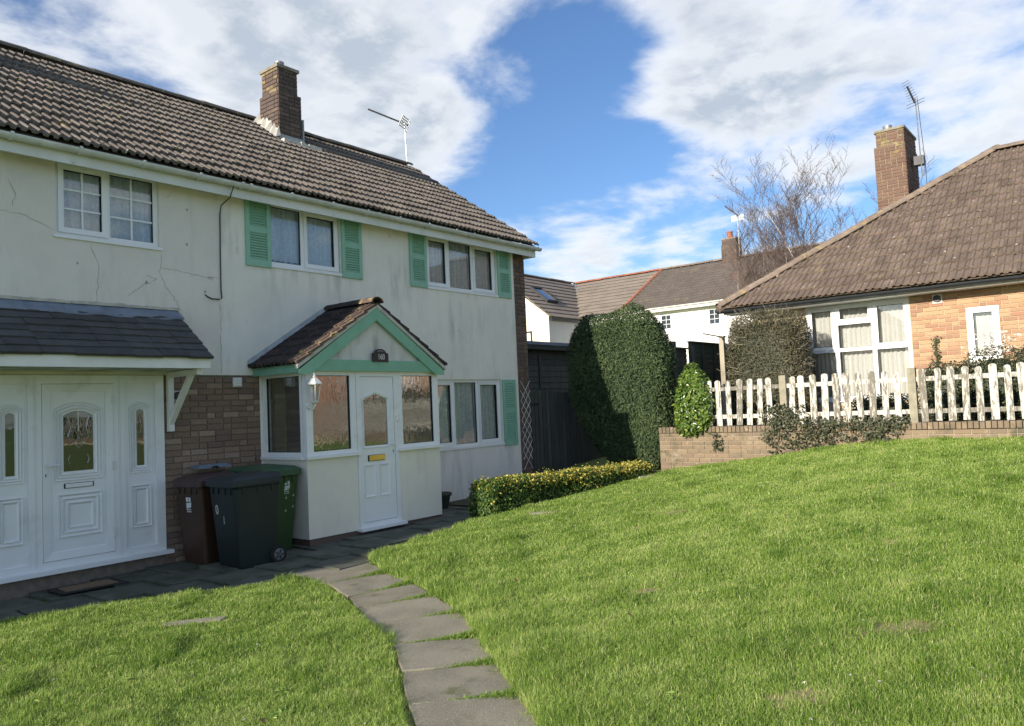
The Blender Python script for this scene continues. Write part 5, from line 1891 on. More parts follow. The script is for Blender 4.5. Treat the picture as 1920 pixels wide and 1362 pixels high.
gd = mb.build('garage_door', 'white_wall', bung)
for k in range(1, 8):
    u = GD[0] + (GD[1] - GD[0]) * k / 8
    MB(TB).box(u - 0.012, u + 0.012, GD[2] + 0.05, GD[3] - 0.05, -0.0499, -0.035).build('door_rib', 'white_wall', gd)
# extractor vent under the eaves
vt = MB(TB).ring(rect(6.36, 6.52, 3.16, 3.32), rect(6.38, 6.50, 3.18, 3.30), 0.0, 0.02).build('vent_cover', 'upvc_trim', bung)
MB().tube([(BX + 0.01, -6.44, 3.245), (BX - 0.06, -6.44, 3.245)], 0.062, 18).build('vent_cowl', 'black_plastic', bung)
# roof
EX, EZB = 15.42, 3.46
HY = -2.47                         # eaves line of the hipped end
TANB = 0.716
RX = 20.0
RZ = EZB + (RX - EX) * TANB
RYB = HY - (RX - EX)
PB = math.atan(TANB)
RYE = -17.0 + (RX - EX)
mb = MB()
mb.quad((EX, HY, EZB), (EX, -17.0, EZB), (RX, RYE, RZ), (RX, RYB, RZ))
mb.quad((EX, HY, EZB), (RX, RYB, RZ), (2 * RX - EX, HY, EZB))
mb.quad((2 * RX - EX, HY, EZB), (RX, RYB, RZ), (RX, RYE, RZ), (2 * RX - EX, -17.0, EZB))
mb.quad((EX, -17.0, EZB), (2 * RX - EX, -17.0, EZB), (RX, RYE, RZ))
broof = mb.build('roof', 'tile_bungalow', bung)
cb_, sb_ = math.cos(PB), math.sin(PB)
SLB = (RX - EX) / cb_
NB = 17
gb = SLB / NB


def in_hip(x, s):
    return x > s * cb_ + 0.02 and x < 14.5 - s * cb_


tile_roof(broof, (EX - 0.02, HY, EZB), (0, -1, 0), (cb_, 0, sb_), 60, NB, 0.24, gb, 'roman', 'tile_bungalow', inside=in_hip, seed=15)
def bung_roof_point(r):
    while True:
        u = r.uniform(0.2, 7.0)
        s = SLB * r.random()
        if u > s * cb_ + 0.1:
            break
    s = int(s / gb) * gb + r.choice((0.01, 0.02, r.random() * gb))
    nn_ = Vector((-sb_, 0, cb_))
    return Vector((EX + s * cb_, HY - u, EZB + s * sb_)) + nn_ * 0.062, nn_


moss_on(broof, 300, bung_roof_point, 78, 'moss_clump')
hc = cap_mesh('hip_tile', 0.40, 0.13, 'hip_tile')
caps(broof, (EX - 0.02, HY + 0.02, EZB + 0.05), (RX, RYB, RZ + 0.06), hc, 0.37, 'hip_tile')
caps(broof, (RX, RYB, RZ + 0.06), (RX, -9.6, RZ + 0.06), hc, 0.37, 'ridge_tile')
MB().tube([(EX - 0.02, HY + 0.02, EZB - 0.01), (RX, RYB, RZ)], 0.085, 8).build('mortar_bed', 'hip_tile', broof)
# eaves
MB(T_side(EX)).box(2.50, 16.9, 3.335, 3.45, -0.16, -0.135).build('fascia_board', 'white_paint', bung)
mb = MB()
mb.quad((EX + 0.14, -16.9, 3.345), (BX, -16.9, 3.345), (BX, -2.5, 3.345), (EX + 0.14, -2.5, 3.345))
mb.build('soffit', 'white_paint', bung)
GB = lambda u, v, w: (EX + 0.06 - w, -u, 3.425 + v)
bg_ = gutter_mesh(GB, 2.40, 16.9, 0.062).build('gutter', 'black_gutter', bung)
for k in range(10):
    MB().box(EX + 0.05, EX + 0.135, -3.0 - k * 0.95, -2.97 - k * 0.95, 3.36, 3.42).build('gutter_bracket', 'black_gutter', bg_)
# chimney
bch = chimney(bung, 18.75, 20.0, -5.56, -4.92, 4.9, 7.40, 'brick_bungalow_chimney', 7.05, 0.05, seed=61, lichen_z=6.9, mortar='mortar_wall')
MB().lathe([(0.09, 0), (0.10, 0.02), (0.09, 0.06), (0.095, 0.10), (0.10, 0.16), (0.085, 0.165)], (19.1, -5.16, 7.455), 16).build('chimney_pot', 'steel', bch)
ae = thing('television_aerial', 'spiky rooftop aerial on a mast strapped to the bungalow chimney', 'aerial', (19.1, -5.55, 6.6))
MB().tube([(19.2, -5.78, 6.3), (19.15, -5.76, 8.1)], 0.012, 8).build('mast', 'steel', ae)
MB().tube([(19.36, -5.83, 5.4), (19.36, -5.83, 6.7), (19.16, -5.80, 8.1)], 0.007, 5).build('mast_cable', 'cable', ae)
MB().box(19.2, 19.4, -5.83, -5.63, 6.62, 6.82).build('clamp', 'dark_metal', ae)
b0, b1 = Vector((19.15, -5.75, 8.0)), Vector((19.02, -5.64, 8.38))
MB().tube([tuple(b0), tuple(b1)], 0.022, 6).build('boom', 'dark_metal', ae)
d_ = (b1 - b0).normalized()
s_ = d_.cross(Vector((0, 0, 1))).normalized()
for k in range(8):
    p = b0 + d_ * (0.10 + 0.06 * k)
    hw = 0.15 - 0.006 * k
    MB().tube([tuple(p - s_ * hw), tuple(p + s_ * hw)], 0.006, 4).build('element', 'steel', ae)
for z in (7.93, 8.0):
    MB().tube([tuple(Vector((19.12, -5.76, z)) - s_ * 0.28), tuple(Vector((19.12, -5.76, z + 0.04)) + s_ * 0.28)], 0.007, 4).build('reflector_bar', 'steel', ae)

# ------------------------------------------------------------------ white house behind
wh = thing('white_house', 'white two storey house with brown tiled roof beyond the hedge', 'house', (34, 8, 1))
WX = 32.0
TWH = T_side(WX)
wins = [(-7.62, -7.06, 4.78, 5.50), (-5.28, -4.72, 4.78, 5.52), (-9.0, -8.3, 4.2, 5.45), (-3.4, -2.8, 4.78, 5.5)]
mb = MB(TWH)
wall_faces(mb, -14.9, 8.0, 0.6, 5.75, wins, 0.0)
wwall = mb.build('white_wall', 'white_wall', wh)
for w_ in wins:
    u0, u1, v0, v1 = w_
    window(wh, TWH, u0, u1, v0, v1, [(u0 + 0.06, u1 - 0.06, v0 + 0.06, v1 - 0.06, False, (2, 3))], w1=-0.02, pane='pane_dark', sill=0.06)
    room(wh, TWH, u0, u1, v0, v1, 1.0)
# render seams, like the photograph's pale vertical band
MB(TWH).box(-6.25, -6.15, 0.7, 5.74, 0.0005, 0.012).build('render_band', 'white_paint', wh)
WRX, WRZ, WEZ, WEX = 36.0, 8.25, 5.80, 31.6
mb = MB()
mb.quad((WEX, -8.0, WEZ), (WRX, -8.0, WRZ), (WRX, 9.5, WRZ), (WEX, 9.5, WEZ))
mb.quad((WRX, -8.0, WRZ), (40.4, -8.0, WEZ), (40.4, 14.9, WEZ), (WRX, 14.9, WRZ))
wroof = mb.build('roof', 'far_tile', wh)
WP = math.atan2(WRZ - WEZ, WRX - WEX)
cw, sw = math.cos(WP), math.sin(WP)
SLW = (WRX - WEX) / cw
NWc = 15


def tile_sheet(parent, origin, ax, ay, nx, ny, width, gauge, mode, mat, inside=None, tilt=0.10, lift=0.03, name='far_roof_tiles'):
    ax, ay = Vector(ax), Vector(ay)
    az = ax.cross(ay)
    V, F = tile_geo(mode, gauge + 0.05, width=width)
    rot = Matrix((ax, ay, az)).transposed() @ Matrix.Rotation(-tilt, 3, 'X')
    mb = MB()
    for j in range(ny):
        for i in range(nx):
            if inside and not inside((i + 0.5) * width, (j + 0.5) * gauge):
                continue
            p = Vector(origin) + ax * (i * width) + ay * (j * gauge) + az * lift
            b = len(mb.v)
            mb.v += [tuple(p + rot @ Vector(v)) for v in V]
            mb.f += [tuple(b + k for k in f) for f in F]
    o = mb.build(name, mat, parent)
    o['kind'] = 'stuff'
    return o


tile_sheet(wroof, (WEX - 0.02, 9.45, WEZ), (0, -1, 0), (cw, 0, sw), 50, NWc, 0.30, SLW / NWc, 'roman', 'far_tile')
rcw = cap_mesh('ridge_tile', 0.45, 0.13, 'hip_tile')
caps(wroof, (WRX, 9.4, WRZ + 0.06), (WRX, -3.0, WRZ + 0.06), rcw, 0.46)
MB(T_side(WEX)).box(-9.5, 8.0, WEZ - 0.19, WEZ + 0.0, -0.03, 0.0).build('fascia_board', 'white_paint', wh)
mb = MB()
mb.quad((WEX, -8, WEZ - 0.18), (WX, -8, WEZ - 0.18), (WX, 9.5, WEZ - 0.18), (WEX, 9.5, WEZ - 0.18))
mb.build('soffit', 'white_paint', wh)
gutter_mesh(lambda u, v, w: (WEX - 0.055 - w, -u, WEZ - 0.02 + v), -9.5, 8.0, 0.055).build('gutter', 'white_paint', wh)
# newer roof with larger tiles between the red verge and the valley
mb = MB()
mb.quad((WEX, 9.5, WEZ), (WRX, 9.5, WRZ), (WRX, 14.9, WRZ), (WEX, 12.0, WEZ))
nroof = mb.build('extension_roof', 'far_tile_new', wh)
tile_sheet(nroof, (WEX - 0.02, 14.9, WEZ), (0, -1, 0), (cw, 0, sw), 13, 11, 0.42, SLW / 11, 'flat', 'far_tile_new', inside=lambda x, s: x > 3.0 - s * cw * 0.68, tilt=0.12, lift=0.06)
rcr = cap_mesh('ridge_tile', 0.45, 0.13, 'red_ridge')
caps(nroof, (WRX, 14.9, WRZ + 0.06), (WRX, 9.55, WRZ + 0.06), rcr, 0.46)
rcr2 = cap_mesh('verge_tile', 0.33, 0.09, 'red_ridge')
caps(nroof, (WEX, 9.5, WEZ + 0.09), (WRX, 9.5, WRZ + 0.07), rcr2, 0.335, 'verge_tile')
# wing: gable end towards us, one slope seen, rooflight
GX = 29.0
GY0, GY1 = 11.75, 14.9
mb = MB()
mb.quad((GX, GY0, 0.6), (GX, GY0, 5.72), (GX, GY1, 8.1), (GX, 18.0, 5.72), (GX, 18.0, 0.6))
gab = mb.build('gable_wall', 'cream_wall', wh)
MB().quad((GX, GY0, 0.6), (WX, GY0, 0.6), (WX, GY0, 5.75), (GX, GY0, 5.72)).build('side_wall', 'cream_wall_shaded', wh)
mb = MB()
mb.quad((GX - 0.08, GY0 - 0.12, 5.66), (WEX + 0.3, GY0 - 0.12, 5.66), (WRX, GY1, WRZ), (GX - 0.08, GY1, WRZ))
mb.quad((GX - 0.08, GY1, WRZ), (WRX, GY1, WRZ), (WRX, 18.2, 5.66), (GX - 0.08, 18.2, 5.66))
groof = mb.build('wing_roof', 'far_tile_new', wh)
gp = math.atan2(WRZ - 5.66, GY1 - GY0 + 0.12)
gc, gs = math.cos(gp), math.sin(gp)
SLG = (GY1 - GY0 + 0.12) / gc
tile_sheet(groof, (GX - 0.10, GY0 - 0.14, 5.66), (1, 0, 0), (0, gc, gs), 16, 11, 0.42, SLG / 11, 'flat', 'far_tile_new', inside=lambda x, s: x < 2.9 + s * gc * 1.35, tilt=0.12, lift=0.06)
caps(groof, (GX - 0.08, GY1, WRZ + 0.05), (WRX, GY1, WRZ + 0.05), rcw, 0.46)
MB().box(GX, WX, GY0 - 0.16, GY0 - 0.10, 5.48, 5.64).build('gutter', 'black_gutter', wh)
MB().tube([(WEX + 0.3, GY0 - 0.12, 5.74), (WRX, GY1, WRZ + 0.05)], 0.07, 6).build('valley', 'lead', wh)


def on_wing(x, s, n):
    return (x, GY0 - 0.12 + s * gc - n * gs, 5.66 + s * gs + n * gc)


mb = MB(on_wing)
mb.ring([(30.15, 1.35), (31.05, 1.35), (31.05, 2.65), (30.15, 2.65)], [(30.23, 1.43), (30.97, 1.43), (30.97, 2.57), (30.23, 2.57)], 0.05, 0.20)
rl = mb.build('rooflight', 'dark_metal', wh)
MB(on_wing).quad((30.23, 1.43, 0.15), (30.97, 1.43, 0.15), (30.97, 2.57, 0.15), (30.23, 2.57, 0.15)).build('pane', MAT['pane_dark'], rl)
MB(on_wing).quad((30.23, 1.43, 0.12), (30.97, 1.43, 0.12), (30.97, 2.57, 0.12), (30.23, 2.57, 0.12)).build('blind', 'white_wall', rl)
TG = T_side(GX)
MB(TG).ring(rect(-13.75, -12.75, 3.95, 5.10), rect(-13.68, -12.82, 4.02, 5.03), 0.0, 0.05).build('window', 'dark_metal', wh)
MB(TG).quad((-13.68, 4.02, 0.02), (-12.82, 4.02, 0.02), (-12.82, 5.03, 0.02), (-13.68, 5.03, 0.02)).build('window_pane', 'pane', wh)
MB(TG).quad((-13.68, 4.02, 0.006), (-12.82, 4.02, 0.006), (-12.82, 5.03, 0.006), (-13.68, 5.03, 0.006)).build('window_blind', 'white_wall', wh)
wch = chimney(wh, 35.4, 36.1, 5.2, 5.95, 7.7, 9.15, 'brick_chimney', 8.9, 0.04, seed=71)
MB().lathe([(0.16, 0), (0.15, 0.05), (0.13, 0.28), (0.15, 0.30), (0.145, 0.36)], (35.7, 5.6, 9.2), 14).build('chimney_pot', 'red_ridge', wch)
ae = thing('television_aerial', 'small distant aerial above the white house chimney', 'aerial', (35.6, 5.15, 9.0))
MB().tube([(35.6, 5.12, 8.3), (35.6, 5.12, 10.3)], 0.02, 6).build('mast', 'steel', ae)
MB().tube([(35.65, 5.0, 10.15), (35.3, 5.6, 10.75)], 0.03, 5).build('boom', 'dark_metal', ae)
mb = MB()
for s in (-1, 1):
    mb.box(35.6, 35.63, 5.12 + s * 0.06 if s > 0 else 5.12 - 0.30, 5.12 + 0.30 if s > 0 else 5.12 - 0.06, 10.0, 10.26)
mb.build('reflector', 'upvc', ae)

# ------------------------------------------------------------------ unseen house added left of the picture, turned so its eaves shade the paving
nb = thing('shade_casting_house', 'unseen house added left of view so its eaves shade the paving', 'house', (-18, 3, 0))
A = Vector((-22.0, 1.96, 0))
ang = math.atan2(-0.227, 1.0)
ca, sa = math.cos(ang), math.sin(ang)


def TNB(u, v, w):
    return (A.x + u * ca - v * sa, A.y + u * sa + v * ca, w)


mb = MB(TNB)
mb.box(0.0, 12.98, 0.35, 6.4, -0.2, 4.62)
mb.build('outer_wall', 'render_left', nb)
mb = MB(TNB)
i = mb.pts([(-0.1, 0, 4.65), (13.05, 0, 4.65), (13.05, 3.35, 6.95), (-0.1, 3.35, 6.95), (-0.1, 6.7, 4.65), (13.05, 6.7, 4.65)])
mb.f += [(i, i + 1, i + 2, i + 3), (i + 3, i + 2, i + 5, i + 4), (i, i + 3, i + 4), (i + 1, i + 5, i + 2), (i, i + 4, i + 5, i + 1)]
mb.build('roof', 'tile', nb)

# ------------------------------------------------------------------ gate, shed and panel fences
gate = thing('garden_gate', 'dark weathered plank gate with rounded board tops beside the house', 'gate', (12.5, 0.25, 0.2))
x = 12.03
k = 0
gr_ = random.Random(2)
while x < 13.0:
    w = 0.118
    top = 1.86 + 0.03 * gr_.random()
    lp = [(x, 0.18), (x + w - 0.012, 0.18), (x + w - 0.012, top)]
    for q in range(1, 6):
        t = math.pi * q / 6
        lp.append((x + (w - 0.012) / 2 + (w - 0.012) / 2 * math.cos(t), top + 0.05 * math.sin(t)))
    lp.append((x, top))
    MB(T_front(0.25)).prism(lp, 0.0, 0.02 + 0.004 * gr_.random()).build('board', 'fence_dark', gate)
    x += w + 0.012
for z in (0.45, 1.0, 1.58):
    MB(T_front(0.25)).box(12.03, 13.0, z, z + 0.09, -0.04, -0.001).build('ledge', 'fence_dark', gate)
MB(T_front(0.25)).box(12.03, 12.55, 1.62, 1.66, 0.025, 0.035).build('strap_hinge', 'dark_metal', gate)

pf_ = thing('plank_fence', 'dark upright plank fence between the gate and the tall hedge', 'fence', (14.0, 0.3, 0.2))
MB(T_front(0.27)).box(13.02, 13.12, 0.1, 1.95, -0.05, 0.05).build('post', 'fence_dark', pf_)
for k in range(16):
    x = 13.13 + k * 0.13
    MB(T_front(0.27)).box(x, x + 0.115, 0.15, 1.86 + 0.02 * gr_.random(), 0.0, 0.018 + 0.004 * gr_.random()).build('board', 'fence_dark', pf_)
for z in (0.5, 1.5):
    MB(T_front(0.27)).box(13.13, 15.2, z, z + 0.08, -0.04, -0.001).build('rail', 'fence_dark', pf_)

shed = thing('garden_shed', 'dark timber outbuilding with flat roof behind the plank gate', 'shed', (16.5, 3.6, 0.4))
MB().box(15.3, 20.5, 3.05, 5.4, 0.2, 3.05).build('shed_body', 'fence_dark', shed)
for k in range(17):
    z = 0.35 + k * 0.155
    mb = MB(T_front(3.05))
    i = mb.pts([(15.28, z, 0.03), (20.5, z, 0.03), (20.5, z + 0.17, 0.006), (15.28, z + 0.17, 0.006), (15.28, z, 0.001), (20.5, z, 0.001)])
    mb.f += [(i, i + 1, i + 2, i + 3), (i, i + 4, i + 5, i + 1)]
    mb.build('weatherboard', 'fence_dark', shed)
MB(T_front(3.05)).box(16.35, 16.42, 0.3, 2.95, 0.031, 0.06).build('batten', 'fence_dark', shed)
MB(T_front(3.05)).box(18.2, 18.27, 0.3, 2.95, 0.031, 0.06).build('batten', 'fence_dark', shed)
MB().box(15.1, 20.7, 2.80, 5.6, 3.06, 3.26).build('shed_roof', 'fence_dark', shed)
MB().box(15.1, 20.7, 2.775, 2.799, 3.18, 3.262).build('roof_trim', 'lead', shed)


def panel(x0, x1, y, z0, z1, mat, label, battens, lap=0.11):
    t = thing('board_fence', label, 'fence', ((x0 + x1) / 2, y, z0))
    T_ = T_front(y)
    z = z0
    while z < z1 - 0.02:
        h = min(lap, z1 - z)
        mb = MB(T_)
        i = mb.pts([(x0, z, 0.02), (x1, z, 0.02), (x1, z + h + 0.015, 0.004), (x0, z + h + 0.015, 0.004), (x0, z, 0.0), (x1, z, 0.0), (x1, z + h + 0.015, 0.0), (x0, z + h + 0.015, 0.0)])
        mb.f += [(i, i + 1, i + 2, i + 3), (i, i + 4, i + 5, i + 1), (i + 4, i + 7, i + 6, i + 5), (i, i + 3, i + 7, i + 4), (i + 1, i + 5, i + 6, i + 2), (i + 3, i + 2, i + 6, i + 7)]
        mb.build('board', mat, t)
        z += lap
    for x in battens:
        MB(T_).box(x - 0.02, x + 0.02, z0, z1 + 0.01, 0.0205, 0.05).build('batten', mat, t)
    MB(T_).box(x0, x1, z1 + 0.011, z1 + 0.04, -0.02, 0.06).build('capping', mat, t)
    return t


panel(14.0, 15.02, -1.85, 0.95, 2.64, 'fence_dark', 'dark overlapping board fence panel just right of the tall hedge', [14.0])
panel(15.14, 17.6, -1.85, 0.95, 2.79, 'fence_green', 'green lapped fence panel next to the square clipped bush', [15.18, 15.75, 16.35])
for x, z, lab in ((14.25, 2.78, 'dark post with broken stub rising above the fence panels'), (15.08, 2.72, 'pale topped post between the dark and green fence panels')):
    o = MB().box(x - 0.06, x + 0.06, -1.99, -1.905, 0.95, z).build('fence_post', 'fence_dark', None)
    tag(o, lab, 'post', 'posts of the panel fence')
ps = thing('gate_post', 'pale square timber post at the left edge of the clipped bush', 'post', (14.35, -3.02, 1.0))
MB().box(14.30, 14.39, -3.00, -2.91, 0.97, 2.78).build('post_shaft', 'timber_pale', ps)
MB().box(14.285, 14.405, -3.015, -2.895, 2.781, 2.805).build('post_cap', 'timber_pale', ps)
o = MB()
o.tube([(14.28, -2.60, 2.88), (14.28, -2.98, 2.78), (14.26, -3.12, 2.50)], 0.014, 6)
tag(o.build('bent_rod', 'dark_metal'), 'dark bent metal rod fixed to the pale timber post', 'rod')


mb = MB()
mb.quad((9.3, -1.75, 0.075), (12.4, -2.1, 0.235), (13.0, -2.25, 0.30), (13.3, 0.2, 0.27), (12.0, 0.2, 0.10), (11.97, -0.02, 0.09), (9.3, -0.02, 0.055))
tag(mb.build('planting_bed', 'soil'), kind='structure', label='dark soil between the low hedge and the house corner')

# ------------------------------------------------------------------ planting
def surface_points(fn, n):
    """n random points on a closed shape given as fn(a, b) -> (point, normal), a and b in 0..1"""
    a, b = rng.random(n), rng.random(n)
    return fn(a, b)


def superblob(c, r, n, pw=3.0, taper=None, inner=0.25, lump=0.06, lscale=4.0, seed=1, zmin=None):
    """points near the surface of a boxy ellipsoid, with lumps"""
    rr_ = np.array(r)
    ar = np.array([rr_[1] * rr_[2], rr_[0] * rr_[2], rr_[0] * rr_[1]])
    ax_ = rng.choice(3, n * 2, p=ar / ar.sum())
    d = rng.random((n * 2, 3)) * 2 - 1
    d[np.arange(n * 2), ax_] = np.where(rng.random(n * 2) < 0.5, -1.0, 1.0)
    m = (np.abs(d[:, 0]) ** pw + np.abs(d[:, 1]) ** pw + np.abs(d[:, 2]) ** pw) ** (1 / pw)
    s = d / m[:, None]
    # weight by area roughly
    P = s * np.array(r)
    nr = unit(np.sign(s) * np.abs(s) ** (pw - 1) / np.array(r))
    depth = 1 - inner * rng.random(len(P)) ** 2.2
    wob = 1 + lump * fbm(P, seed, lscale)
    P = P * (depth * wob)[:, None]
    if taper is not None:
        P = taper(P)
    P = P + np.array(c)
    if zmin is not None:
        ok = P[:, 2] > zmin
        P, nr, depth = P[ok], nr[ok], depth[ok]
    return P[:n], nr[:n], depth[:n]


def box_hedge_points(n, axis0, axis1, halfw, ztop, zbase, lump=0.05, seed=1, inner=0.09):
    """points just inside a clipped hedge that runs from axis0 to axis1; tops and sides get points by area"""
    a0, a1 = np.array(axis0, float), np.array(axis1, float)
    L = np.linalg.norm(a1 - a0)
    d = (a1 - a0) / L
    sd = np.array([-d[1], d[0]])
    t = rng.random(n)
    hgt = np.mean(ztop) - np.mean(zbase)
    areas = np.array([L * 2 * halfw, L * hgt, L * hgt, 2 * halfw * hgt, 2 * halfw * hgt])
    which = rng.choice(5, n, p=areas / areas.sum())
    P = np.zeros((n, 3))
    Nn = np.zeros((n, 3))
    q, v = rng.random(n) * 2 - 1, rng.random(n)
    s = np.where(which == 1, 1.0, np.where(which == 2, -1.0, q))
    t = np.where(which == 3, 0.0, np.where(which == 4, 1.0, t))
    v = np.where(which == 0, 1.0, v)
    zt = ztop[0] + (ztop[1] - ztop[0]) * t
    zb = zbase[0] + (zbase[1] - zbase[0]) * t
    round_ = np.where(v > 0.8, 1 - 0.35 * ((v - 0.8) / 0.2) ** 2 * (which != 0), 1.0)
    xy = a0[None] + d[None] * (t * L)[:, None] + sd[None] * (s * halfw * round_)[:, None]
    P[:, :2] = xy
    P[:, 2] = zb + (zt - zb) * v - np.where(which == 0, 0.06 * np.abs(s) ** 3, 0)
    Nn[which == 0] = (0, 0, 1)
    Nn[which == 1, :2] = sd
    Nn[which == 2, :2] = -sd
    Nn[which == 3, :2] = -d
    Nn[which == 4, :2] = d
    off = lump * fbm(P, seed, 3.5) - inner * rng.random(n) ** 1.5
    return P + Nn * off[:, None], Nn, v


def shrub(name, label, cat, base, parts, group=None):
    t = thing(name, label, cat, base, group)
    for nm, me in parts:
        link(nm, me, t)
    return t


def core_mesh(c, r, mat='bark', pw=3.0, taper=None, shrink=0.86):
    """dark inner mass of twigs so that one does not look through a dense hedge"""
    mb = MB()
    nu, nv = 24, 14
    pts = []
    for j in range(nv + 1):
        for i in range(nu):
            th, ph = 2 * math.pi * i / nu, math.pi * j / nv
            d = np.array([[math.sin(ph) * math.cos(th), math.sin(ph) * math.sin(th), math.cos(ph)]])
            m = (np.abs(d) ** pw).sum() ** (1 / pw)
            p = d / m * np.array(r) * shrink
            if taper is not None:
                p = taper(p)
            pts.append(tuple((p + np.array(c))[0]))
    i0 = mb.pts(pts)
    for j in range(nv):
        for i in range(nu):
            k = (i + 1) % nu
            mb.f.append((i0 + j * nu + i, i0 + (j + 1) * nu + i, i0 + (j + 1) * nu + k, i0 + j * nu + k))
    return mb


# tall clipped yew
YC, YR = (13.34, -1.22, 1.84), (0.40, 1.14, 1.60)


def ytaper(P):
    z = P[:, 2:3] / 1.62
    lowt = np.clip(-z, 0, 1)
    top = np.clip(z - 0.35, 0, 1)
    f = 1 - 0.42 * lowt ** 1.3 - 0.20 * top ** 1.5
    Q = P.copy()
    Q[:, 1:2] *= f
    Q[:, 0:1] = Q[:, 0:1] * (1 - 0.2 * lowt) + 0.06 * lowt ** 1.4
    Q[:, 1:2] -= 0.34 * lowt ** 1.3
    return Q


P, nr, dp_ = superblob(YC, YR, 74000, 3.6, ytaper, inner=0.16, lump=0.060, lscale=5.0, seed=5)
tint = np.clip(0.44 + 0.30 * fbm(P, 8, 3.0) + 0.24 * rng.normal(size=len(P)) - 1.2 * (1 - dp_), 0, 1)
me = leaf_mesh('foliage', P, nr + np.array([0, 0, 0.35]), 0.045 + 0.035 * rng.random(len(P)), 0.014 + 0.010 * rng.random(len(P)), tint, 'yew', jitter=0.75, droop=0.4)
S_ = rng.choice(len(P), 900, replace=False)
me2 = leaf_mesh('stray_shoots', P[S_] + nr[S_] * 0.02, nr[S_] + np.array([0, 0, 0.9]), 0.10 + 0.06 * rng.random(900), 0.012, np.clip(0.55 + 0.2 * rng.normal(size=900), 0, 1), 'yew', jitter=0.5)
yew = shrub('yew_hedge', 'tall column of clipped dark green yew beside the brick wall', 'hedge', (13.6, -1.6, 0.25), [('foliage', me), ('stray_shoots', me2)])
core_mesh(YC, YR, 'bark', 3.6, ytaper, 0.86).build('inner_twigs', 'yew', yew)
MB().tube([(13.6, -1.6, 0.1), (13.58, -1.6, 0.9)], 0.07, 8).build('trunk', 'bark', yew)

# low variegated hedge
P, nr, v = box_hedge_points(24000, (8.50, -1.68), (12.25, -2.18), 0.26, (0.56, 0.52), (0.0, 0.16), lump=0.05, seed=9, inner=0.12)
yellow = (v > 0.72) * (0.55 + 0.3 * fbm(P, 3, 2.2)) + (v <= 0.72) * (0.12 + 0.25 * np.clip(fbm(P, 4, 3.0), -0.3, 1) + 0.25 * (v - 0.4))
yellow *= np.clip((P[:, 0] - 8.4) / 0.7, 0.15, 1)
tint = np.where(rng.random(len(P)) < np.clip(yellow, 0, 1), 0.75 + 0.25 * rng.random(len(P)), 0.05 + 0.42 * rng.random(len(P)))
me = leaf_mesh('foliage', P, nr + np.array([0, 0, 0.5]), 0.035 + 0.022 * rng.random(len(P)), 0.022 + 0.012 * rng.random(len(P)), tint, 'euonymus', jitter=0.7)
eu = shrub('variegated_hedge', 'low clipped hedge with yellow variegated leaves along the lawn', 'hedge', (10, -1.9, 0.05), [('foliage', me)])
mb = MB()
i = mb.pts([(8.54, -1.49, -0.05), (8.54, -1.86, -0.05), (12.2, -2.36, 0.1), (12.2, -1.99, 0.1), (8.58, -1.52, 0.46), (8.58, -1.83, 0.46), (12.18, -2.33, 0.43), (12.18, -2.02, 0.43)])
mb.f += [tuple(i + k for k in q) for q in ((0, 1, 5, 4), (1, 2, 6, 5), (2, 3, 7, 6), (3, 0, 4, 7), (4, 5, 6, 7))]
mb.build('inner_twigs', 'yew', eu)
# upright shoots on top of the hedge
P = []
for k in range(70):
    t = rng.random()
    x, y = 8.53 + 3.67 * t, -1.68 - 0.50 * t + rng.uniform(-0.2, 0.2)
    h = rng.uniform(0.03, 0.11)
    for q in range(6):
        P.append((x + rng.normal() * 0.012, y + rng.normal() * 0.012, 0.53 - 0.03 * t + h * q / 5))
P = np.array(P)
link('shoots', leaf_mesh('shoots', P, np.tile((0, -0.3, 1.0), (len(P), 1)), 0.035, 0.02, 0.3 + 0.7 * rng.random(len(P)), 'euonymus', jitter=0.6), eu)

# glossy shrub at the end of the wall
P, nr, dp_ = superblob((13.02, -2.92, 1.60), (0.27, 0.40, 0.66), 4600, 2.6, lambda Q: Q * np.concatenate([1 - 0.45 * np.clip(0.35 + 0.65 * Q[:, 2:3] / 0.66, 0, 1), 1 - 0.50 * np.clip(0.35 + 0.65 * Q[:, 2:3] / 0.66, 0, 1), np.ones((len(Q), 1))], 1), inner=0.35, lump=0.16, lscale=6, seed=12)
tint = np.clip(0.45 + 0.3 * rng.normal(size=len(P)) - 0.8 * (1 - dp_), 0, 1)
me = leaf_mesh('foliage', P, nr + np.array([-0.1, 0, 0.5]), 0.06 + 0.035 * rng.random(len(P)), 0.034 + 0.016 * rng.random(len(P)), tint, 'camellia', jitter=0.55)
t = shrub('glossy_shrub', 'bright green glossy leaved shrub at the left end of the fence', 'shrub', (13.05, -2.95, 1.0), [('foliage', me)])
mb = MB()
for k in range(5):
    a = k * 1.25
    mb.tube([(13.05, -2.95, 1.0), (12.99 + 0.06 * math.cos(a), -2.98 + 0.08 * math.sin(a), 1.2), (12.99 + 0.10 * math.cos(a), -2.95 + 0.14 * math.sin(a), 1.9)], [0.014, 0.010, 0.005], 5)
mb.build('stems', 'bark', t)

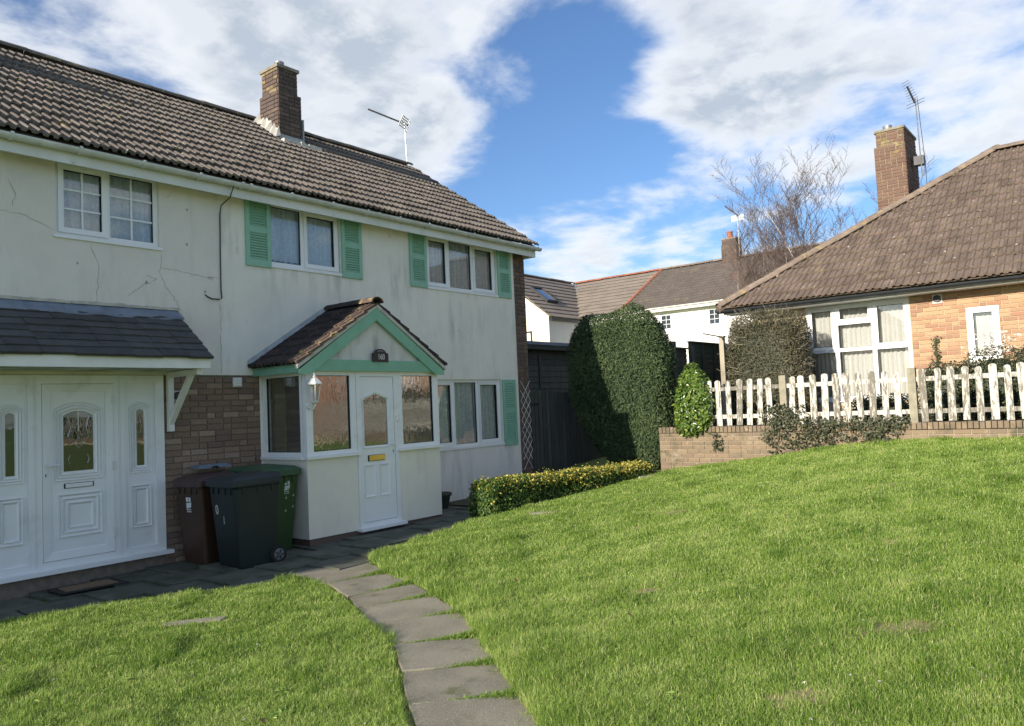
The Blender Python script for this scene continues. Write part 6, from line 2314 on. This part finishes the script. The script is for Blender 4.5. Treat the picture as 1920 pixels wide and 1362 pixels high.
# square clipped bush before the bungalow
BC, BR = (14.75, -3.72, 2.06), (0.52, 0.76, 1.16)
btap = lambda P: P * np.concatenate([np.ones((len(P), 1)), 1 + 0.08 * np.clip(-P[:, 2:3] / 1.16, -1, 1), np.ones((len(P), 1))], 1)
P, nr, dp_ = superblob(BC, BR, 34000, 5.0, btap, inner=0.22, lump=0.045, lscale=6, seed=15, zmin=1.0)
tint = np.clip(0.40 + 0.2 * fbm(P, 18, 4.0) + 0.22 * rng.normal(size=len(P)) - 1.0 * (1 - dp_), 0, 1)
me = leaf_mesh('foliage', P, nr + np.array([0, 0, 0.3]), 0.03 + 0.025 * rng.random(len(P)), 0.012 + 0.010 * rng.random(len(P)), tint, 'dull_hedge', jitter=0.9)
t = shrub('clipped_bush', 'square clipped dull olive bush in front of the bungalow', 'bush', (14.75, -3.72, 1.0), [('foliage', me)])
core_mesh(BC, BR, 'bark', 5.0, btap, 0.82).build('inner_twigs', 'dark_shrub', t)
mb = MB()
for k in range(420):
    d = unit(rng.normal(size=(1, 3)))[0]
    d[0] = -abs(d[0])
    m = (np.abs(d) ** 5).sum() ** 0.2
    p = np.array(BC) + d / m * np.array(BR) * 0.93
    if p[2] < 1.1:
        continue
    q = p + d * rng.uniform(0.08, 0.16) + rng.normal(size=3) * 0.07
    mb.tube([tuple(p), tuple((p + q) / 2 + rng.normal(size=3) * 0.02), tuple(q)], [0.004, 0.003, 0.002], 3, cap=False)
mb.build('twigs', 'timber_pale', t)

# dark shrubs along the bungalow, right part
SH = [((14.55, -6.75, 1.45), (0.40, 0.50, 0.66), 5200, 'leafy dark shrub under the bungalow wall behind the concrete post'),
      ((14.55, -7.45, 1.50), (0.42, 0.55, 0.72), 6000, 'dark shrub with white flowers under the narrow bungalow window'),
      ((14.55, -8.25, 1.58), (0.45, 0.60, 0.80), 6500, 'taller rounded dark shrub at the right edge of view'),
      ((14.60, -5.70, 1.22), (0.35, 0.60, 0.34), 3500, 'low dark shrub under the large bungalow window'),
      ((14.60, -9.3, 1.50), (0.45, 0.65, 0.72), 4000, 'dark shrub beyond the right edge of view')]
for k, (c, r, n, lab) in enumerate(SH):
    P, nr, dp_ = superblob(c, r, n, 2.4, None, inner=0.3, lump=0.14, lscale=5, seed=30 + k, zmin=0.99)
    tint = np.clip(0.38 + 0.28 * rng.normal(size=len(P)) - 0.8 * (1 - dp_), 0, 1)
    me = leaf_mesh('foliage', P, nr + np.array([0, 0, 0.4]), 0.035 + 0.025 * rng.random(len(P)), 0.018 + 0.012 * rng.random(len(P)), tint, 'dark_shrub', jitter=0.7)
    t = shrub('dark_shrub', lab, 'shrub', (c[0], c[1], 1.0), [('foliage', me)], 'shrubs in the raised bungalow garden')
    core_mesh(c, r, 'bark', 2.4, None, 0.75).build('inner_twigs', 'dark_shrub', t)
    if 'white flowers' in lab:
        Q = np.array(c) + np.stack([rng.normal(size=150) * 0.12 - 0.15, rng.normal(size=150) * 0.16 - 0.02, 0.62 + rng.random(150) * 0.34], 1)
        link('flowers', leaf_mesh('flowers', Q, np.tile((-0.6, 0, 0.6), (150, 1)), 0.05, 0.035, rng.random(150), 'flower', jitter=0.8), t)
# climbing shoot against the bungalow wall
P = np.stack([15.93 + rng.normal(size=170) * 0.02, -6.37 + rng.normal(size=170) * 0.035, 1.0 + rng.random(170) * 1.55], 1)
t = shrub('climber_shoot', 'single upright leafy shoot against the orange bricks', 'plant', (15.93, -6.37, 1.0), [('foliage', leaf_mesh('foliage', P, np.tile((-1.0, 0, 0.3), (170, 1)), 0.05, 0.03, rng.random(170) * 0.7, 'yew', jitter=0.6))])
MB().tube([(15.94, -6.37, 0.98), (15.93, -6.37, 2.55)], 0.008, 5).build('stem', 'bark', t)

# ivy spilling over the wall
Q = []
for k in range(13):
    y0 = -4.35 - 2.0 * (k + rng.random() * 0.6) / 13
    L = rng.uniform(0.25, 0.75) * (1.15 if -4.9 < y0 < -4.3 else 0.8)
    m = int(130 * L + 30)
    s = rng.random(m)
    Q.append(np.stack([12.95 - 0.07 * rng.random(m) - 0.03 * np.sin(s * 3), y0 + 0.10 * np.sin(s * 4 + k) + rng.normal(size=m) * 0.075, WT + 0.05 - s * L], 1))
m = 800
Q.append(np.stack([12.99 - 0.10 * rng.random(m) + 0.06, -4.3 - 2.15 * rng.random(m), WT - 0.06 + 0.17 * rng.random(m) ** 1.5], 1))
m = 420
Q.append(np.stack([12.98 + 0.03 * rng.normal(size=m), -4.55 + rng.normal(size=m) * 0.17, WT + 0.05 + 0.3 * rng.random(m) ** 1.6], 1))
m = 90
Q.append(np.stack([12.97 + 0.02 * rng.normal(size=m), -3.35 + rng.normal(size=m) * 0.05, WT - 0.40 + 0.3 * rng.random(m)], 1))
P = np.concatenate(Q)
P[:, 2] = np.maximum(P[:, 2], height(P[:, 0], P[:, 1]) * 0 + np.interp(P[:, 1], WB_Y, WB_Z) + 0.02)
nr = np.tile((-1.0, 0.0, 0.5), (len(P), 1))
me = leaf_mesh('foliage', P, nr, 0.035 + 0.025 * rng.random(len(P)), 0.028 + 0.018 * rng.random(len(P)), np.clip(0.35 + 0.3 * rng.normal(size=len(P)), 0, 1), 'ivy', jitter=0.6, droop=0.8)
t = shrub('ivy', 'dark ivy trailing over the brick wall below the picket fence', 'ivy', (12.95, -5.3, 0.6), [('foliage', me)])
mb = MB()
for k in range(16):
    y0 = -4.4 - 1.95 * k / 16
    mb.tube([(13.03, y0, WT + 0.03), (12.955, y0 + 0.04, WT - 0.02), (12.965, y0 + rng.uniform(-0.1, 0.1), WT - 0.25), (12.97, y0 + rng.uniform(-0.15, 0.15), WT - rng.uniform(0.3, 0.5))], 0.005, 4)
mb.build('stems', 'bark', t)


# ------------------------------------------------------------------ bare birch behind the bungalow
def bare_tree(base, stems, height_, seed, spread):
    r = random.Random(seed)
    trunk, twigs = MB(), MB()

    def grow(p, d, L, rad, depth):
        n = (7, 5, 4, 3, 3)[depth]
        pts, rads = [p], [rad]
        q = p.copy()
        for k in range(n):
            d = (d + Vector((r.gauss(0, 0.07), r.gauss(0, 0.07), (0.06, 0.12, 0.06, 0.0, -0.10)[depth]))).normalized()
            q = q + d * (L / n)
            pts.append(q.copy())
            rads.append(rad * (1 - (0.85 if depth == 0 else 0.55) * (k + 1) / n))
        (trunk if depth == 0 else twigs).tube([tuple(x) for x in pts], rads, 6 if depth < 2 else 3, cap=False)
        if depth >= 4:
            return
        m = (11, 6, 5, 4)[depth]
        for k in range(m):
            t = (0.30 if depth == 0 else 0.2) + (0.70 if depth == 0 else 0.8) * (k + r.random()) / m
            i = min(int(t * n), n - 1)
            f = t * n - i
            b = pts[i].lerp(pts[i + 1], f)
            a = r.uniform(0, 6.283)
            side = Vector((math.cos(a), math.sin(a), 0))
            nd = (d * 0.8 + side * spread * (0.52 if depth == 0 else 0.5) + Vector((0, 0, 0.12))).normalized()
            grow(b, nd, L * r.uniform(0.34, 0.5) * (1.15 - 0.55 * t if depth == 0 else 1.0), max(rads[i] * 0.5, 0.0048), depth + 1)
    for dx, dy, lean, hh in stems:
        grow(Vector((base[0] + dx, base[1] + dy, base[2])), Vector((lean[0], lean[1], 1)).normalized(), height_ * hh, 0.05 * hh, 0)
    return trunk, twigs


def put_tree(name, label, base, stems, h, seed, spread, bark='bark_birch'):
    t = thing(name, label, 'tree', base)
    a, b = bare_tree(base, stems, h, seed, spread)
    a.build('trunk', bark, t)
    b.build('crown', 'twig', t)


put_tree('birch_tree', 'bare multi stemmed birch rising behind the bungalow roof', (24.5, -1.6, 1.0), [(-0.4, 1.5, (-0.02, 0.10), 0.80), (0.1, 0.7, (0.0, 0.05), 0.90), (0.2, -0.5, (0.02, -0.05), 1.0), (0.0, 0.1, (0.02, 0.0), 0.95), (0.3, -0.9, (0.02, -0.12), 0.85), (0.3, 1.2, (0.02, 0.20), 0.72), (-0.2, 2.1, (0.0, 0.16), 0.72), (0.1, 1.0, (0.0, 0.12), 0.88)], 6.75, 5, 1.2)
put_tree('bare_shrub', 'low bare brown shrub between birch and bungalow chimney', (26.5, -3.4, 1.0), [(0.0, 0.2, (0.0, 0.15), 0.8), (0.2, -0.4, (0.03, -0.16), 0.85), (0, -0.9, (0.0, -0.2), 0.7)], 5.6, 9, 0.9, 'twig')

# ------------------------------------------------------------------ grass
BARE = [(8.6, -2.79, 0.30, 0.07), (7.0, -3.2, 0.10, 0.07), (8.4, -4.75, 0.26, 0.10), (7.6, -4.75, 0.16, 0.07), (5.4, -6.05, 0.16, 0.07), (5.05, -7.95, 0.30, 0.12), (3.95, -7.75, 0.17, 0.10), (7.1, -7.5, 0.10, 0.07), (3.42, -3.05, 0.34, 0.075), (9.5, -6.9, 0.35, 0.08), (11.9, -2.55, 0.12, 0.10)]
cpos = np.array(cam.matrix_world.translation)
Rm = np.array(cam.matrix_world.to_3x3())


def in_view(P, mg=0.20):
    d = (P - cpos) @ Rm
    z = -d[:, 2]
    u = d[:, 0] / np.maximum(z, 0.1)
    v = d[:, 1] / np.maximum(z, 0.1)
    return (z > 0.3) & (np.abs(u) < 0.66 + mg) & (v > -0.47 - 0.9 * mg)


def scatter(n_try, x0, x1, y0, y1):
    x, y = rng.uniform(x0, x1, n_try), rng.uniform(y0, y1, n_try)
    edge = 0.06 * np.sin(x * 9.0) * np.sin(y * 7.0 + x * 3) + 0.05 * np.sin(y * 13 + x * 5)
    on_right = (x > path_r(y) - 0.07 + 1.9 * edge + 0.02 * rng.normal(size=n_try)) & (x < 12.96)
    on_left = x < path_l(y) + 0.045 + 0.5 * edge
    lawn = (on_right | on_left) & (y < lawn_top(x) + 0.7 * edge - 0.01)
    # keep off the hedges' feet
    lawn &= ~((x > 8.0) & (x < 12.3) & (y > -1.95 - 0.135 * (x - 8.02)))
    z = height(x, y)
    P = np.stack([x, y, z], 1)
    d = np.linalg.norm(P - cpos, axis=1)
    dens = np.clip((4.6 / d) ** 1.45, 0.16, 1.0)
    keep = lawn & (rng.random(n_try) < dens) & in_view(P)
    for bx, by, ra, rb in BARE:
        q = ((x - bx) * 0.7 - (y - by) * 0.7) / ra
        w = ((x - bx) * 0.7 + (y - by) * 0.7) / rb if True else 0
        q = ((x - bx) * 0.62 + (y - by) * -0.78) / ra
        w = ((x - bx) * 0.78 + (y - by) * 0.62) / rb
        keep &= ~((q * q + w * w < 0.55 + 0.45 * np.sin(x * 31) * np.sin(y * 27)) & (rng.random(n_try) > 0.22))
    return P[keep], d[keep]


AREA = (13.2 - 0.3) * (9.6 - 1.0)
P, dist = scatter(int(AREA * 23000), 0.3, 13.2, -9.6, -1.0)
n = len(P)
tall = 0.5 + 0.5 * fbm(P[:, :2], 2, 4.0)
tuft = np.clip(fbm(P[:, :2], 6, 11.0), -1, 1)
near_edge = np.exp(-((P[:, 0] - path_r(P[:, 1])) / 0.45) ** 2) * (P[:, 0] > path_r(P[:, 1]))
tuft2 = np.clip(fbm(P[:, :2], 33, 6.5) - 0.32, 0, 1)
hgt = (0.024 + 0.016 * tall + 0.024 * np.clip(tuft, 0, 1) + 0.065 * tuft2 + 0.038 * near_edge) * rng.uniform(0.45, 1.3, n)
far = np.clip(dist / 5.0, 1, 2.6)
wid = 0.0027 * rng.uniform(0.6, 1.4, n) * far ** 1.0
az = rng.uniform(0, 2 * np.pi, n) + 0.8 * fbm(P[:, :2], 14, 2.6)
lean = rng.uniform(0.1, 1.25, n)
dx = np.stack([np.cos(az), np.sin(az), np.zeros(n)], 1)
sdv = np.stack([-np.sin(az), np.cos(az), np.zeros(n)], 1)
turn = rng.uniform(-1.2, 1.2, n)
sdv = sdv * np.cos(turn)[:, None] + dx * np.sin(turn)[:, None]
up = np.array([0, 0, 1.0])
b0 = P - up * 0.008
m1 = P + dx * (hgt * lean * 0.30)[:, None] + up * (hgt * 0.60)[:, None]
tp = P + dx * (hgt * lean * 0.95)[:, None] + up * (hgt * (1.0 - 0.22 * lean))[:, None]
W = (sdv * wid[:, None])
V = np.stack([b0 - W * 0.5, b0 + W * 0.5, m1 - W * 0.42, m1 + W * 0.42, tp], 1).reshape(-1, 3)
k = (np.arange(n) * 5)[:, None]
F = np.stack([k, k + 1, k + 3, k, k + 3, k + 2, k + 2, k + 3, k + 4], 1).reshape(-1, 3)
tint = 0.43 + 0.10 * fbm(P[:, :2], 21, 1.3) + 0.20 * fbm(P[:, :2], 22, 7.0) + 0.17 * fbm(P[:, :2], 23, 19.0) + 0.20 * rng.normal(size=n)
tint = tint - 0.30 * tuft2
dry = rng.random(n) < 0.09
tint = np.where(dry, 0.85 + 0.15 * rng.random(n), np.clip(tint, 0.0, 0.80))
lawn = link('lawn_grass', tri_mesh('lawn_grass', V, F, np.repeat(tint, 5), 'grass'))
tag(lawn, 'short rough green grass of the sunny lawns', 'grass', kind='stuff')
print('grass blades', n)

# tufts in the joints of the path
Q = []
for (a, b, c, d), (a2, b2, c2, d2) in zip(SLABS, SLABS[1:]):
    L_, R_ = (np.array(d) + np.array(a2)) / 2, (np.array(c) + np.array(b2)) / 2
    m = 1300
    s = rng.random(m) ** 0.55 * 1.05
    Q.append(np.concatenate([L_ + (R_ - L_) * s[:, None] + rng.normal(size=(m, 2)) * 0.032 * (0.3 + s[:, None] ** 2), (0.016 + 0.034 * s ** 2)[:, None]], 1))
Q = np.concatenate(Q)
n = len(Q)
P = np.concatenate([Q[:, :2], np.full((n, 1), -0.062)], 1)
h = Q[:, 2] * rng.uniform(0.5, 1.3, n)
az = rng.uniform(0, 6.28, n)
dx = np.stack([np.cos(az), np.sin(az), np.zeros(n)], 1)
sdv = np.stack([-np.sin(az), np.cos(az), np.zeros(n)], 1) * 0.0032
V = np.stack([P - sdv, P + sdv, P + dx * (h * 0.3)[:, None] + up * (h * 0.6)[:, None] - sdv * 0.8, P + dx * (h * 0.3)[:, None] + up * (h * 0.6)[:, None] + sdv * 0.8, P + dx * (h * 0.9)[:, None] + up * (h * 0.95)[:, None]], 1).reshape(-1, 3)
k = (np.arange(n) * 5)[:, None]
F = np.stack([k, k + 1, k + 3, k, k + 3, k + 2, k + 2, k + 3, k + 4], 1).reshape(-1, 3)
o = link('path_grass', tri_mesh('path_grass', V, F, np.repeat(np.clip(0.35 + 0.25 * rng.normal(size=n), 0, 1), 5), 'grass'))
tag(o, 'tufts of grass in the joints between the flagstones', 'grass', kind='stuff')

# rosettes of broad leaved weeds and a few daisies in the turf
Pw, dw = scatter(4200, 0.8, 13.2, -9.2, -1.6)
sel = fbm(Pw[:, :2], 44, 1.3) + 0.3 * rng.normal(size=len(Pw)) > 0.35
C_ = Pw[sel][:70]
Q = np.repeat(C_, 9, axis=0) + np.concatenate([rng.normal(size=(len(C_) * 9, 2)) * 0.022, 0.018 + 0.022 * rng.random((len(C_) * 9, 1))], 1)
o = link('lawn_weeds', leaf_mesh('lawn_weeds', Q, np.tile((0, 0, 1.0), (len(Q), 1)), 0.026 + 0.022 * rng.random(len(Q)), 0.012 + 0.008 * rng.random(len(Q)), rng.random(len(Q)), 'weed', jitter=0.35))
tag(o, 'rosettes of broad leaved weeds scattered in the lawn', 'weeds', kind='stuff')
Pd = Pw[~sel][:60]
Qd = Pd + np.array([0, 0, 0.045])
Qd = np.repeat(Qd, 5, axis=0)
o = link('lawn_daisies', leaf_mesh('lawn_daisies', Qd, np.tile((0, 0, 1.0), (len(Qd), 1)), 0.010, 0.008, rng.random(len(Qd)), 'flower', jitter=0.25))
tag(o, 'tiny white daisies dotted over the lawn', 'daisies', kind='stuff')

# bare patches and two half-buried slabs in the lawn
for bx, by, ra, rb in BARE:
    mb = MB()
    lp = []
    for q in range(14):
        t = 2 * math.pi * q / 14
        e = 0.95 + 0.25 * rnd.random()
        a, b = ra * e * math.cos(t), rb * e * math.sin(t)
        x, y = bx + a * 0.62 + b * 0.78, by - a * 0.78 + b * 0.62
        lp.append((x, y, float(height(x, y)) + 0.008))
    i = mb.pts(lp)
    mb.f.append(tuple(range(i + 13, i - 1, -1)))
    o = mb.build('bare_patch', 'dry_turf', ground)
for q in ([(3.15, -2.93), (3.52, -3.20), (3.60, -3.12), (3.23, -2.85)], [(8.45, -2.60), (8.78, -2.95), (8.86, -2.87), (8.55, -2.52)], [(11.75, -2.48), (12.05, -2.62), (12.1, -2.48), (11.8, -2.36)]):
    slab_piece('sunken_slab', q, float(height(*np.mean(q, axis=0))) + 0.02, 0.05, 'concrete', ground, 0.0, 0.0)

# a few dry leaves on the lawn
LV = [((5.35, -4.85), 'small curled brown leaf on the lawn right of the path'), ((4.75, -6.35), 'dry brown leaf in the grass near the lower flagstones'), ((2.45, -5.35), 'pale dry leaf lying on the left lawn')]
for (x, y), lab in LV:
    z = float(height(x, y)) + 0.05
    P1 = np.array([[x, y, z]])
    o = link('dry_leaf', leaf_mesh('dry_leaf', P1, np.array([[0.2, -0.6, 0.8]]), 0.06, 0.035, 0.5, 'dry_leaf', jitter=0.2))
    tag(o, lab, 'leaf', 'dry leaves on the lawn')

for o in BASES:
    if '_base' in o:
        del o['_base']
bpy.context.view_layer.update()
